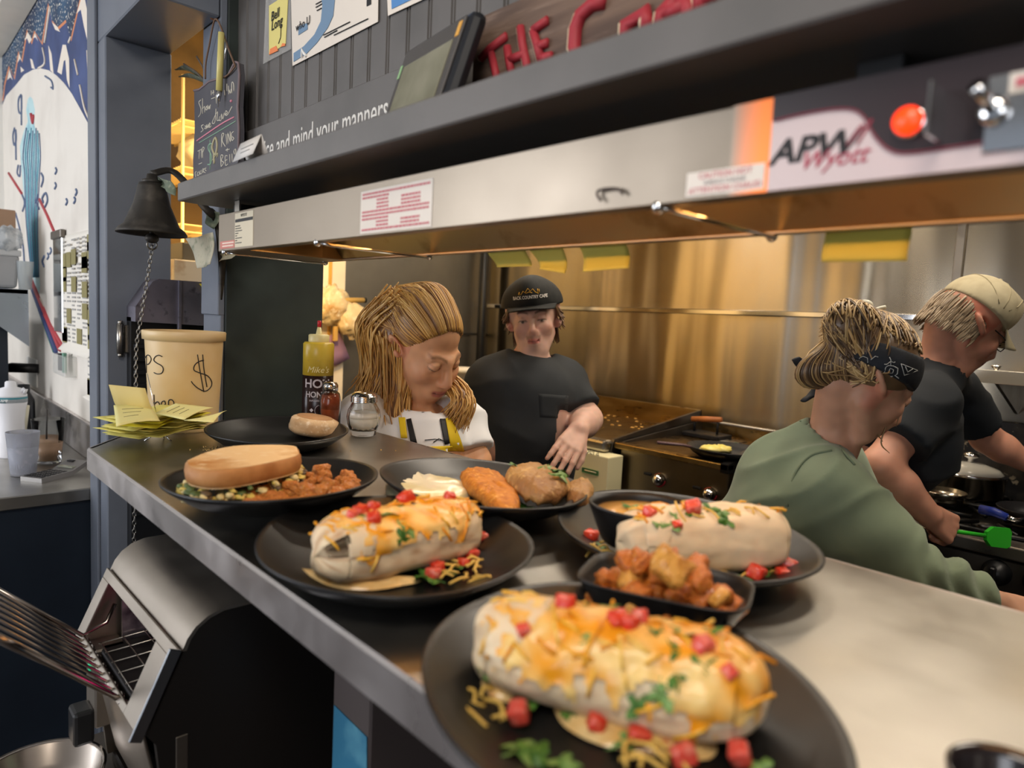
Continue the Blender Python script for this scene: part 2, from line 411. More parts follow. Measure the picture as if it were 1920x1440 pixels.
# ================================================================ mural
mu = thing('mural', 'painted wall mural of night mountains above a white snow hill with a blue bearded skier', 'mural', (-3.2, .534, 1.6))
yl = [.5335]
def paint(pts, m, mbx):
    yl[0] -= .00008; P = [at(px, py, y=.5338) for px, py in pts]
    mbx.use(m); mbx.prism([(p.x, p.z) for p in P], 0, .5338-yl[0], frame((0, .5338, 0), X, Z))
def line(pts, w, m, mbx, sm=True):
    P = [at(px, py, y=yl[0]-.0008) for px, py in pts]; mbx.use(m); mbx.tube(spl(P, 5) if sm and len(P) > 2 else P, w, 5)
m_sky = mat('mural_night_sky', '20324f', .6, noise=[(2.5, '3c6f94', .45, .8), (95, 'f0ead8', .66, .7, 0)])
m_mt = mat('mural_mountain_blue', '33436f', .6, noise=(5, '46598c', .4, .7)); m_snow = mat('mural_snow', 'f0e4d4', .6)
m_or = mat('mural_orange', 'd98a5c', .6); m_hill = mat('mural_hill_white', 'ece5da', .6, noise=(4, 'ddd5ca', .45, .75))
m_cy = mat('mural_ice_blue', 'bfdfe2', .6, noise=(14, '7fb9c9', .5, .7)); m_li = mat('mural_line_blue', '5b6b8c', .6); m_rd = mat('mural_red', 'b8434a', .6)
sk = MB(); paint([(4, 100), (62, 0), (95, -60), (180, -60), (180, 260), (4, 200)], m_sky, sk)
part('sky', sk, mu)
mt = MB()
for poly in [[(6, 195), (10, 160), (18, 128), (28, 150), (36, 100), (42, 118), (52, 60), (60, 84), (66, 62), (80, 85), (92, 10), (98, 42), (110, 56), (125, 42), (134, 78), (152, 0), (158, -40), (180, -60), (180, 260), (90, 150), (50, 150)]]:
    paint([(a-1.5, b-5) for a, b in poly], m_or, mt); paint(poly, m_mt, mt)
for poly in [[(52, 60), (46, 76), (51, 72), (55, 82), (60, 74), (58, 70)], [(66, 62), (62, 72), (67, 70), (72, 78)], [(36, 100), (33, 118), (38, 110), (42, 116)], [(98, 42), (104, 56), (113, 60), (108, 50)], [(152, 0), (144, 26), (152, 18), (158, 50), (164, 75), (172, 72), (166, 30), (160, 0), (157, -30)],
             [(118, 84), (108, 135), (116, 140), (120, 115), (123, 112), (126, 150), (131, 165), (130, 110), (124, 84)], [(91, 85), (95, 132), (101, 138), (97, 100)], [(57, 110), (60, 128), (66, 130), (61, 112)], [(18, 130), (14, 150), (20, 145), (24, 150)], [(39, 125), (40, 136), (46, 132)], [(170, 130), (171, 160), (174, 150)]]:
    paint(poly, m_snow, mt)
for l in [[(80, 90), (84, 118), (72, 128)], [(140, 112), (146, 140)], [(150, 160), (158, 200), (168, 225)], [(133, 70), (129, 80)], [(94, 12), (90, 40), (84, 80)], [(164, 95), (166, 130)]]: line(l, .004, m_snow, mt)
part('mountains', mt, mu)
hl = MB(); paint([(4, 200), (12, 180), (30, 160), (46, 140), (62, 131), (76, 128), (92, 132), (106, 141), (120, 155), (135, 175), (150, 202), (163, 226), (182, 262), (190, 480), (190, 800), (4, 720)], m_hill, hl)
line([(85, 143), (97, 152), (100, 166), (96, 164)], .004, m_li, hl)
for x0, y0 in ((105, 320), (140, 375), (125, 378), (143, 360), (104, 348), (95, 470), (90, 480)):
    line([(x0, y0-5), (x0+2, y0), (x0-1, y0+6)], .0045, m_li, hl)
part('snow_hill', hl, mu)
wz = MB(); paint([(53, 186), (57, 181), (62, 186), (66, 205), (65, 235), (72, 258), (76, 290), (73, 330), (70, 360), (73, 420), (74, 480), (76, 540), (72, 566), (66, 545), (60, 490), (50, 410), (44, 350), (40, 300), (38, 275), (46, 245), (53, 228), (50, 206)], m_cy, wz)
for k in range(9): line([(50+3*k, 240+5*(k % 3)), (44+4*k, 290), (47+3.4*k, 330), (50+2.6*k, 420), (60+1.6*k, 520)], .0035, mat('mural_teal', '4f97ab', .6) if k % 2 else m_li, wz)
for c in ([(40, 178), (36, 185), (35, 200), (37, 212), (41, 208), (41, 178), (41, 235)], [(28, 240), (25, 255), (27, 272), (31, 262), (30, 245), (31, 300)], [(35, 310), (33, 325), (38, 330), (39, 310)], [(82, 380), (80, 372), (86, 362), (90, 375), (85, 388)], [(30, 400), (38, 430), (44, 460), (47, 500)], [(78, 325), (82, 335), (78, 350)], [(40, 440), (36, 450), (40, 465)], [(84, 480), (80, 490), (83, 500)], [(42, 365), (47, 380), (43, 396)], [(72, 365), (69, 380), (74, 392)]): line(c, .005, m_li, wz)
line([(59, 214), (62, 230), (64, 216)], .008, m_rd, wz)
line([(17, 325), (42, 364)], .007, m_rd, wz, False); line([(75, 374), (90, 405), (107, 445)], .007, m_rd, wz, False)
part('bearded_figure', wz, mu)
sk2 = MB()
for (a, b, c, w) in [((52, 520), (102, 660), 'mural_green', .006), ((56, 522), (108, 660), 'mural_navy', .013), ((58, 520), (114, 656), 'mural_red', .010), ((84, 590), (120, 652), 'mural_red', .008), ((76, 560), (111, 655), 'mural_snow', .005)]:
    line([a, b], w, mat(c, {'mural_green': '3f7c6a', 'mural_navy': '3b4777', 'mural_red': 'b8434a', 'mural_snow': 'f0e4d4'}[c], .6), sk2, False)
part('skis', sk2, mu)
# ticket rail, menus, card holder, outlet on the mural wall
P = [at(*q, y=.525) for q in ((103, 440), (119, 432), (122, 625), (106, 622))]
mb = MB(M_chrome).box((P[0].x, .518, P[2].z), (P[1].x, .534, P[0].z), .003); mb.use(M_steeld).box((P[0].x-.01, .512, P[0].z-.02), (P[1].x+.01, .53, P[0].z+.01), .003)
single('steel_ticket_rail', mb, 'shiny vertical steel strip on the mural wall beside the menus', 'rail')
m_ol = mat('menu_olive', '8d8455', .7)
def menu(name, x0, x1, z0, z1, label, cols, seed, n):
    r = random.Random(seed); t = thing(name, label, 'menu', ((x0+x1)/2, .53, z0))
    s = MB(M_paper).slab(lambda u, v: (x0+(x1-x0)*u, .528-.004*math.sin(v*3.1+u*2)-(.02*(.06-v)/.06 if v < .06 else 0), z0+(z1-z0)*v), 12, 24, .0008); part('sheet', s, t)
    g = MB(mat('menu_text_grey', 'a3a09b', .7)); w = (x1-x0)/cols; H = z1-z0
    for c in range(cols):
        zz = z1-.05*H
        while zz > z0+.06*H:
            if r.random() < .85: g.box((x0+c*w+.08*w, .5225, zz-.006), (x0+c*w+w*r.uniform(.5, .92), .5232, zz))
            zz -= .014
    g.use(m_ol)
    for k in range(n):
        c = r.randrange(cols); zz = r.uniform(z0+.12*H, z1-.06*H); g.box((x0+c*w+.06*w, .521, zz-.03), (x0+c*w+.94*w, .5222, zz+.022))
    part('print', g, t)
a = at(118, 432, y=.528); b = at(184, 408, y=.528); c = at(122, 655, y=.528)
menu('printed_menu', a.x, b.x-.04, c.z, a.z-.02, 'large printed menu sheet with olive blocks taped to the mural wall', 6, 3, 19)
a = at(164, 655, y=.524); c = at(168, 745, y=.524)
menu('narrow_price_list', a.x, a.x+.13, c.z, a.z, 'narrow printed sheet below the big menu beside the door casing', 1, 5, 2)
a = at(102, 662, y=.5); c = at(124, 708, y=.5)
t = thing('card_holder', 'small clear card holder on the mural wall under the painted skis', 'holder', (a.x, .52, c.z))
part('tray', MB(mat('clear_plastic', 'e6e6e2', .15, alpha=.45)).box((a.x, .495, c.z), (c.x, .534, a.z), .003), t)
part('card', MB(M_ink).box((a.x+.06, .50, c.z+.015), (a.x+.1, .512, a.z+.004)).use(mat('green_card', '74a58f', .6)).box((a.x+.105, .505, c.z+.01), (a.x+.13, .515, a.z+.008)), t)
a = at(52, 668, y=.53); c = at(64, 724, y=.53)
t = thing('power_outlet', 'white outlet plate with a black plug at the left end of the splash', 'outlet', (a.x, .53, c.z))
part('plate', MB(M_white).box((a.x, .526, c.z), (c.x+.08, .535, a.z), .002), t)
q = at(58, 692, y=.5); part('plug', MB(M_blackp).tube([(q.x-.02, .53, q.z), (q.x-.08, .45, q.z), (q.x-.25, .40, q.z-.02), (q.x-.5, .36, q.z-.03)], [.02, .022, .015, .013], 10), t)
# ================================================================ back room seen through the doorway
wr = thing('wire_rack', 'lit wire shelving glowing yellow behind the doorway left of the chalkboard', 'rack', (-2.95, 1.0, 0))
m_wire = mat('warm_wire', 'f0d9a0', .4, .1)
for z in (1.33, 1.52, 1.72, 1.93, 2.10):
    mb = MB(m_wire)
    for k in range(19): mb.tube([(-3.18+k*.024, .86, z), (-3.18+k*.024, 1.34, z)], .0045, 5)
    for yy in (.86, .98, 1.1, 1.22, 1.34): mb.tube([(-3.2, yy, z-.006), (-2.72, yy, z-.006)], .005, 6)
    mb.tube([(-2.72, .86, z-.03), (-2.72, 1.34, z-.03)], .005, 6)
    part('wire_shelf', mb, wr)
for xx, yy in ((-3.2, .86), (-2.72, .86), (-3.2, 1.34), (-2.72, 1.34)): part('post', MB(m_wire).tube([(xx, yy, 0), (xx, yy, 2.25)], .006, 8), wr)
single('clear_food_bag', MB(mat('cloudy_plastic_bag', 'd8d2c0', .3, noise=(12, 'a59d88', .4, .7))).ball((-2.95, 1.08, 2.03), (.1, .16, .09), 20, 14, .25, 3), 'crumpled clear bag on the top wire shelf in the doorway', 'bag')
a = at(345, 315, x=-2.6)
single('white_food_tub', MB(mat('tub_plastic', 'dcdad2', .35, noise=(8, 'b3b4ae', .45, .7))).lathe([(.0, -.1), (.10, -.1), (.12, 0), (.12, .02), (.0, .03)], 28, T(-2.86, 1.02, 1.44)), 'pale round tub under the wire shelves behind the bell', 'tub')
struct('wall_room', MB(mat('room_tan', '5d4a2c', .7, noise=(6, '44351e', .4, .7))).box((-3.36, .62, 0), (-3.33, 1.58, 2.72)))
# steel appliance with dark louvres standing in the doorway
ap = thing('steel_appliance', 'scratched grey steel appliance with dark louvres behind the tip bucket', 'appliance', (-1.93, .72, 0))
m_lav = mat('scratched_steel', '8e8a96', .42, .75, noise=[(7, '716d78', .45, .7), (45, '5d5963', .6, .75)])
b0 = at(254, 560, x=-1.92); b1 = at(396, 530, x=-1.92); b2 = at(396, 612, x=-1.92); bl = at(250, 640, x=-1.92)
mb = MB(m_lav); y0, y1 = b0.y, b1.y+.03; zt = b1.z
prof = [(y0, bl.z+.05), (y0, b0.z-.02), (y0+.012, b0.z), (y0+.04, zt-.008), (y0+.055, zt), (y1, zt), (y1, b2.z), ]
mb.prism(prof, 0, .2, frame((-2.12, 0, 0), Y, Z)); part('hood', mb, ap)
mb = MB(M_blackp).box((-2.12, y0, .3), (-1.96, y1, bl.z+.06))
for k in range(14): mb.box((-1.962, y0+.005, .86+.034*k), (-1.945, y1, .872+.034*k), .002, M=None)
part('louvre_panel', mb, ap)
mb = MB(m_lav); s = at(337, 600, x=-1.915); mb.box((-1.925, s.y-.004, .9), (-1.912, s.y+.004, zt), .001); part('seam_strip', mb, ap)
mb = MB(M_yel2); q = at(385, 530, x=-1.905)
mb.slab(lambda u, v: (-1.908+.002*v, q.y-.015+.04*u, q.z+.0-.055*v*u-.004), 6, 6, .0008); single('yellow_note', mb, 'bright yellow paper slip on the corner of the scratched appliance', 'paper')
a = at(345, 505, x=-2.3)
single('stained_box', MB(mat('stained_white', 'b9b3a8', .6, noise=(9, '8c6f4d', .58, .7))).box((-2.5, a.y-.03, a.z-.04), (-2.3, a.y+.10, a.z+.03), .004), 'stained pale box on top behind the scratched appliance', 'box')
single('back_cabinet', MB(mat('grey_cabinet', '4b4944', .5)).box((-2.6, .70, 0), (-2.32, 1.1, 1.435), .004).box((-2.6, .74, 1.47), (-2.34, 1.1, 1.62), .004), 'dark grey cabinet deep inside the doorway behind the appliance', 'cabinet')
# hinge on the casing
q = at(227, 635, x=-1.998); hz = q.z
h = thing('door_hinge', 'worn steel hinge on the slate door casing left of the chain', 'hinge', q)
part('knuckle', MB(M_steel).tube([(-1.99, q.y-.004, hz-.038), (-1.99, q.y-.004, hz+.038)], .0085, 12).tube([(-1.99, q.y-.004, hz+.038), (-1.99, q.y-.004, hz+.047)], .006, 10).tube([(-1.99, q.y-.004, hz-.047), (-1.99, q.y-.004, hz-.038)], .006, 10), h)
part('leaf', MB(M_steel).box((-2.0, q.y+.008, hz-.036), (-1.992, q.y+.022, hz+.036), .001), h)
# ================================================================ plank shelf above the pass
SZ0, SZ1, SY = 1.608, 1.641, .42
a = at(333, 380, z=SZ0)
t = thing('plank_shelf', 'long dark grey painted plank shelf above the heat lamp', 'shelf', (.3, .55, SZ0))
mb = MB(M_dark).box((-1.356, SY, SZ0), (2.0, .644, SZ1), .002); part('plank', mb, t)
for x in (-1.3, -.2, .9): part('cleat', MB(M_black).box((x, .50, SZ0-.02), (x+.03, .64, SZ0), .001), t)
# board with lettering standing at the back of the shelf
t = thing('lettered_board', 'grey painted board with white words about manners at the back of the shelf', 'board', (-1, .64, SZ1))
ztop = at(600, 190, y=.63).z
part('board', MB(M_dark).box((-1.58, .628, SZ1), (-.42, .644, ztop), .002), t)
mb = MB(mat('white_lettering', 'd5d2cc', .6)); q0 = at(487, 290, y=.627); q1 = at(727, 205, y=.627)
n0 = len(mb.v); mb.text('nice and mind your manners', FY((0, .628, 0)), .06, .0008, 'LEFT')
vs = np.array(mb.v); xs0, xs1 = vs[:, 0].min(), vs[:, 0].max(); zr = at(600, 247, y=.627).z
mb.v = [(q0.x+(v[0]-xs0)/(xs1-xs0)*(q1.x-q0.x), v[1], zr+v[2]*1.05) for v in mb.v]
part('lettering', mb, t, label='white painted words')
# tablet in a thick black case
TL, TR, BL = at(764, 92, y=.585), at(893, 10, y=.535), at(731, 203, y=.560)
ux = (TR-TL).normalized(); uy = TL-BL; uy = (uy-ux*uy.dot(ux)).normalized(); wv = (TR-TL).length; hv = (TL.z-SZ1-.004)/uy.z
c0 = TL-uy*hv
t = thing('tablet', 'black-cased tablet leaning on the shelf between the lettered board and red-lettered sign', 'tablet', (c0.x, c0.y, SZ1))
fr = frame(c0, ux, uy)
part('case', MB(mat('case_black', '191b20', .35)).box((0, 0, -.022), (wv, hv, 0), .01, fr), t)
part('bezel', MB(mat('bezel_grey', '4b4846', .4)).box((.008, .006, 0), (wv-.014, hv-.008, .0025), .002, fr), t)
part('screen', MB(mat('tablet_screen', '8f8c78', .15, noise=(9, '75735f', .4, .65))).box((.026, .024, .0026), (wv-.032, hv-.035, .0036), .001, fr), t)
mb = MB(mat('gold_sticker', 'd9a24a', .5)).box((wv-.03, hv-.033, .0026), (wv-.02, hv-.014, .0032), M=fr).use(mat('green_sticker', '8fb884', .5)).box((.008, hv-.05, .0026), (.016, hv-.03, .0032), M=fr)
part('stickers', mb, t)
# weathered wooden sign
s0 = at(900, 140, y=.60); s1 = at(1345, 0, y=.60); zt = at(1040, 0, y=.60).z

m_wood = mat('weathered_wood', '6b5648', .7, noise=[(2, '4f3d33', .45, .6), (9, '7d685a', .55, .75)], stretch=(1.5, 1, 14), bump=(6, .5, .004, (1.5, 1, 14)))
t = thing('wooden_sign', 'weathered wooden sign with red cream-edged letters on the shelf', 'sign', (s0.x, .6, SZ1))
part('plank', MB(m_wood).box((s0.x, .585, SZ1), (s1.x+.35, .612, zt+.01), .003), t)
mb = MB(); m_sr = mat('sign_red', '9c2a34', .6); m_sc = mat('sign_cream', 'd9c8a6', .6)
def sg(pts, w=.012, edge=True):
    P = [at(880+x/4, y/4, y=.583) for x, y in pts]
    if edge: mb.use(m_sc).tube([p+Vector((-w*.55, .0006, 0)) for p in P], w*.75, 6)
    mb.use(m_sr).tube(P, w, 6)
for s in ([(85, 440), (150, 370), (280, 270)], [(165, 400), (200, 550), (205, 600)], [(285, 350), (300, 460), (320, 560)], [(385, 200), (400, 330), (430, 470), (440, 520)], [(300, 450), (430, 400)], [(480, 230), (510, 330), (540, 450)], [(480, 225), (590, 150)], [(510, 350), (590, 320)], [(530, 440), (620, 420)],
          [(1020, 10), (930, 30), (840, 110), (800, 220), (790, 360), (830, 480)], [(1180, 330), (1180, 190), (1330, 90), (1340, 230)], [(1440, 200), (1450, 110), (1560, 0)], [(1560, -20), (1640, 60), (1660, 160)], [(1460, 100), (1620, 50)], [(1740, 80), (1740, -80)], [(1740, 0), (1850, -60)]): sg(s, .0055 if s[0][0] < 700 else .0085)
part('letters', mb, t, label='red letters with cream edges')
# little folded card on the shelf edge
a = at(436, 305, z=SZ1); b = at(474, 289, z=SZ1)
t = thing('tent_card', 'small folded white card on the shelf below the chalkboard', 'card', a)
L = (b-a).to_2d().length; ux = Vector((b.x-a.x, b.y-a.y, 0)).normalized(); nx = Vector((ux.y, -ux.x, 0))
mb = MB(mat('card_white', 'd8d4cf', .6))
for sgn in (1, -1):
    mb.slab(lambda u, v: a+ux*(L*u)+Vector((-ux.y, ux.x, 0))*(.012+sgn*.012*(1-v))+Z*(.0005+.03*v), 2, 2, .0006)
part('card', mb, t)
mb = MB(mat('card_text', '8b8886', .6))
for k, (v, l) in enumerate(((.62, .6), (.38, .45))):
    p = a+ux*(L*(.5-l/2))-Vector((-ux.y, ux.x, 0))*(-.012+.012*(1-v)+.0008)+Z*(.03*v); mb.tube([p, p+ux*L*l], .0007, 4)
part('print', mb, t)
# papers on the bead board
yb = .642
def sheet(q, m, th=.0008, mbx=None):
    P = [at(*p, y=yb) for p in q]; mbx = mbx or MB(); mbx.use(m); mbx.prism([(p.x, p.z) for p in P], 0, th, frame((0, yb, 0), X, Z)); return mbx
t = thing('bagged_note', 'yellow handwritten note inside a clear bag pinned to the bead board', 'note', at(530, 60, y=yb))
part('bag', sheet([(500, -30), (545, -30), (546, 92), (494, 120)], mat('clear_bag', 'e8e6e0', .1, alpha=.22)), t)
yb -= .001; part('note', sheet([(505, 11), (541, -12), (536, 82), (505, 103)], mat('pale_yellow_paper', 'ddcf7e', .7)), t)
yb -= .001; mb = sheet([(505, 103), (507, 92), (518, 86), (522, 95)], mat('orange_ink', 'e8854f', .7)); sheet([(527, 88), (530, 81), (535, 82), (535, 86)], mat('orange_ink', 'e8854f', .7), .0008, mb)
mb.use(M_ink)
mb.text('Bell', frame(at(516, 28, y=yb-.001), X, Z), .027, .0006, shear=.1).text('Long', frame(at(519, 44, y=yb-.001), X, Z), .027, .0006, shear=.1)
mb.tube([at(527, 45, y=yb-.001), at(526, 70, y=yb-.001), at(522, 82, y=yb-.001)], .0008, 4)
part('writing', mb, t)
yb = .642
t = thing('safety_poster', 'laminated white poster with a curved blue band on the bead board', 'poster', at(620, 40, y=yb))
part('sheet', sheet([(545, -60), (712, -150), (709, 41), (549, 124)], mat('laminated_paper', 'e6dccf', .3)), t)
yb -= .0012; mb = sheet([(551, 116), (551, 100), (570, 87), (590, 65), (602, 40), (605, 10), (600, -30), (622, -40), (628, 0), (625, 30), (615, 52), (595, 80), (575, 101)], mat('poster_blue', '6f8ba6', .5))
sheet([(560, 50), (577, 43), (577, 55), (560, 66)], mat('poster_blue', '6f8ba6', .5), .0008, mb); sheet([(688, 0), (696, -4), (696, 8), (688, 12)], M_ink, .0008, mb)
mb.use(M_ink)
for a, b in (((606, 66), (656, 41)), ((608, 70), (632, 57)), ((626, 66), (690, 35)), ((592, 8), (603, 2)), ((592, 14), (604, 7)), ((594, 20), (603, 15))): mb.tube([at(*a, y=yb-.001), at(*b, y=yb-.001)], .0009, 4)
mb.text('who U', frame(at(568, 45, y=yb-.001), X, Z), .022, .0006)
mb.use(mat('poster_white', 'f2efe9', .5)).tube([at(566, 108, y=yb-.001), at(567, 92, y=yb-.001), at(570, 100, y=yb-.001), at(574, 105, y=yb-.001)], .003, 5)
part('print', mb, t)
yb = .642
t = thing('blue_poster', 'white-edged blue poster at the top edge of the bead board', 'poster', at(760, 10, y=yb))
part('sheet', sheet([(728, 30), (724, -70), (900, -170), (900, -50)], mat('laminated_paper', 'e6dccf', .3)), t)
yb -= .0012; part('print', sheet([(735, 17), (732, -70), (900, -160), (900, -62)], mat('poster_bright_blue', '4f86c0', .5)), t)
# ================================================================ chalkboard on a cord, pen, plants
yc = .600
cb = thing('chalkboard', 'small chalkboard with chalk words about tips and ringing hung by the doorway', 'chalkboard', at(405, 250, y=yc))
pl = [(364, 170), (374, 168), (384, 160), (392, 153), (402, 150), (428, 142), (437, 124), (441, 116), (447, 118), (449, 140), (446, 200), (448, 240), (447, 300), (440, 330), (363, 360), (362, 300), (365, 240)]
P = [at(*p, y=yc) for p in pl]
m_cb = mat('chalkboard_black', '45444a', .55, noise=(7, '56545a', .4, .7)); m_cbe = mat('board_bark_edge', '77676a', .6)
part('slate', MB(m_cb).prism([(p.x, p.z) for p in P], 0, .012, frame((0, yc+.012, 0), X, Z)), cb)
part('edge', MB(m_cbe).tube([p for p in P[:-4]], .0028, 6), cb)
ch = MB(mat('chalk_white', 'cfcabb', .8)); pk = mat('chalk_pink', 'd98a9c', .8); gr = mat('chalk_green', '8fb39a', .8); oc = mat('chalk_tan', 'b0a888', .8)
def ck(pts, m=None, w=.0011):
    ch.use(m or _M['chalk_white']); ch.tube(spl([at(340+x*.1944, 60+y*.1944, y=yc-.0004) for x, y in pts], 4) if len(pts) > 2 else [at(340+x*.1944, 60+y*.1944, y=yc-.0004) for x, y in pts], w, 5)
# pixel strokes in the board's own crop: Show / the kitchen / some love / TIP the cooks / $ / RING the BELL
for s in ([(190, 655), (170, 680), (190, 740), (185, 790), (165, 820)], [(205, 640), (205, 790)], [(205, 745), (225, 720), (228, 775)], [(245, 715), (235, 745), (250, 750), (248, 715)], [(255, 705), (262, 745), (270, 715), (275, 745), (282, 700)],
          [(290, 565), (290, 610)], [(300, 590), (318, 580)], [(310, 560), (312, 605)], [(290, 645), (325, 632)], [(335, 610), (340, 690)], [(345, 650), (365, 600)], [(350, 640), (370, 680)], [(440, 500), (440, 570)], [(455, 520), (460, 600)], [(462, 560), (475, 590), (482, 550)], [(488, 590), (488, 490), (505, 500), (508, 570)], [(415, 560), (420, 610)],
          [(215, 895), (195, 905), (200, 925), (212, 945), (190, 965)], [(225, 925), (232, 935), (240, 915), (228, 905)], [(245, 935), (245, 895), (255, 925), (262, 890), (266, 925)], [(270, 905), (282, 890), (272, 880), (275, 920), (290, 905)],
          [(335, 740), (325, 870), (300, 870), (350, 770), (345, 850), (370, 850)], [(372, 815), (365, 850), (385, 850), (384, 800)], [(390, 790), (402, 840), (415, 780)], [(420, 800), (445, 780), (432, 760), (425, 800), (450, 795), (490, 720)],
          [(160, 1150), (190, 1135)], [(175, 1140), (172, 1225)], [(195, 1125), (195, 1215)], [(208, 1215), (205, 1120), (222, 1120), (208, 1165)], [(170, 1275), (200, 1262)], [(145, 1345), (135, 1360), (140, 1400)], [(160, 1350), (155, 1385), (175, 1375), (170, 1345)], [(185, 1335), (182, 1370), (200, 1360), (198, 1330)], [(210, 1315), (212, 1360)], [(225, 1315), (212, 1340), (232, 1358)], [(240, 1310), (228, 1325), (242, 1340)],
          [(390, 1110), (392, 990), (412, 985), (395, 1045), (425, 1105)], [(432, 985), (440, 1085)], [(452, 1075), (450, 975), (475, 1060), (472, 960)], [(505, 960), (485, 985), (490, 1045), (508, 1030), (495, 1010)], [(430, 1140), (465, 1130)], [(445, 1120), (445, 1155)], [(385, 1300), (382, 1195), (405, 1195), (388, 1240), (410, 1260), (388, 1300)], [(445, 1195), (425, 1200), (428, 1285), (450, 1275)], [(425, 1240), (443, 1232)], [(468, 1180), (470, 1260)], [(490, 1175), (492, 1250)], [(515, 1180), (508, 1150), (525, 1130), (528, 1190)]): ck(s)
ck([(150, 1050), (280, 960), (400, 880), (508, 822)], pk, .0018); ck([(172, 1070), (350, 965), (525, 860)], gr, .0011)
ck([(300, 1075), (270, 1085), (262, 1130), (290, 1190), (285, 1270), (255, 1280)], gr, .0016); ck([(278, 1040), (278, 1330)], gr, .0012)
ck([(320, 1180), (300, 1110), (330, 1020), (348, 1090), (335, 1180), (318, 1180), (320, 1270)], oc, .003); ck([(300, 1240), (350, 1170), (345, 1210)], oc, .0016); ck([(478, 668), (488, 665)], pk, .003)
part('chalk_writing', ch, cb, label='white, pink and green chalk strokes')
m_rope = mat('cord_brown', '6e5544', .8)
pk0 = at(405, 36, y=yc-.006)
mb = MB(m_rope).tube(spl([at(385, 148, y=yc-.004), at(386, 118, y=yc-.004), at(393, 82, y=yc-.004), at(400, 45, y=yc-.006), pk0, at(413, 48, y=yc-.006), at(428, 90, y=yc-.004), at(441, 124, y=yc-.004)], 5), .0022, 6)
mb.tube(spl([at(441, 124, y=yc-.005), at(432, 136, y=yc-.004), at(420, 146, y=yc-.004)], 5), .002, 6).use(mat('rusty_nail', '8a5a3c', .6)).ball(at(402, 34, y=yc+.0), (.006, .012, .006), 10, 8)
part('hanging_cord', mb, cb)
pn = thing('ballpoint_pen', 'pale yellow ballpoint pen hanging in front of the chalkboard', 'pen', at(413, 120, y=yc-.012))
a, b, c, d = at(415, 61, y=yc-.012), at(411, 170, y=yc-.012), at(410, 190, y=yc-.012), at(409, 202, y=yc-.012)
part('barrel', MB(mat('pen_yellow', 'd3c77c', .35)).tube([a, b], [.0065, .0072], 12), pn)
part('tip', MB(M_chrome).tube([b, c, c, d], [.0068, .0035, .0015, .001], 12), pn)
a2 = at(422, 74, y=yc-.014); part('clip', MB(M_chrome).tube([a2, at(424, 88, y=yc-.02), at(421, 112, y=yc-.018)], .0016, 6), pn)
pt = thing('dried_sprig', 'dusty dried leaves tucked behind the top of the chalkboard', 'leaves', at(380, 160, y=yc))
for pts, w in (([(388, 155), (372, 140), (350, 128), (328, 131)], .010), ([(388, 155), (374, 148), (356, 142), (335, 144)], .008)):
    P = spl([at(x, y, y=yc+.02) for x, y in pts], 5); k = len(P)
    part('leaf', MB(mat('dry_leaf', '4e5546', .7, noise=(60, '7a7c66', .5, .65))).tube(P, [w*math.sin(PI*min(.97, .08+i/k))+.0008 for i in range(k)], 8, flat=.3), pt)
for pts in ([(390, 155), (380, 125), (369, 106)], [(388, 157), (368, 135), (345, 120)], [(386, 158), (400, 150)]):
    part('stem', MB(mat('dry_stem', '5b5148', .7)).tube([at(x, y, y=yc+.012) for x, y in pts], [.0022, .0018, .0024][:len(pts)], 6), pt)
# ================================================================ heat lamp
LY0, LY1, LZ0, LZ1, LX0, LX1 = .46, .663, 1.5175, 1.582, -1.262, .6
hl = thing('heat_lamp', 'long stainless strip heat lamp hanging under the plank shelf', 'heat lamp', (-.3, .55, LZ0))
m_lamp = mat('lamp_steel', '958a7c', .4, 1, noise=(3, '867b6d', .4, .7), rnoise=(5, .34, .46), bump=(70, .05, .0006, (.03, 1, 1)))
m_refl = mat('reflector_steel', 'b2a282', .35, 1, noise=(18, '8a7652', .55, .75))
mb = MB(m_lamp)   # hollow channel: front, back, ends, top
mb.box((LX0, LY0, LZ0), (LX1, LY0+.003, LZ1), .001).box((LX0, LY1-.003, LZ0), (LX1, LY1, LZ1), .001).box((LX0, LY0+.003, LZ1-.003), (LX1, LY1-.003, LZ1)).box((LX0, LY0+.003, LZ0), (LX0+.003, LY1-.003, LZ1-.003)).box((LX1-.003, LY0+.003, LZ0), (LX1, LY1-.003, LZ1-.003))
mb.box((LX0, LY0+.003, LZ0), (LX1, LY0+.016, LZ0+.002)).box((LX0, LY1-.016, LZ0), (LX1, LY1-.003, LZ0+.002)).box((LX0+.003, LY0+.016, LZ0), (LX0+.10, LY1-.016, LZ0+.002))
part('housing', mb, hl)
mb = MB(m_refl)
pr = [(LY0+.014, LZ0+.002), (LY0+.055, LZ1-.012), (LY1-.055, LZ1-.012), (LY1-.014, LZ0+.002), (LY1-.012, LZ0+.002), (LY1-.054, LZ1-.009), (LY0+.054, LZ1-.009), (LY0+.012, LZ0+.002)]
mb.prism(pr, 0, LX1-LX0-.12, frame((LX0+.10, 0, 0), Y, Z)); part('reflector', mb, hl)
part('heating_element', MB(mat('element_glow', 'ffb060', .5, emit=('ffb868', 19))).tube([(LX0+.14, .56, LZ1-.026), (LX1-.5, .56, LZ1-.026)], .0055, 10), hl)
for xa, xb in ((LX0+.02, None), (-.90, None), (-.33, None)):
    part('guard_wire', MB(M_chrome).tube([(xa, LY0+.002, LZ0-.001), (xa+.01, LY0+.02, LZ0-.004), (xa+.01, LY1-.02, LZ0-.004), (xa, LY1-.002, LZ0-.001)], .0022, 7).ball((xa, LY0+.004, LZ0-.001), .006, 8, 6).ball((xa, LY1-.006, LZ0-.001), .006, 8, 6), hl)
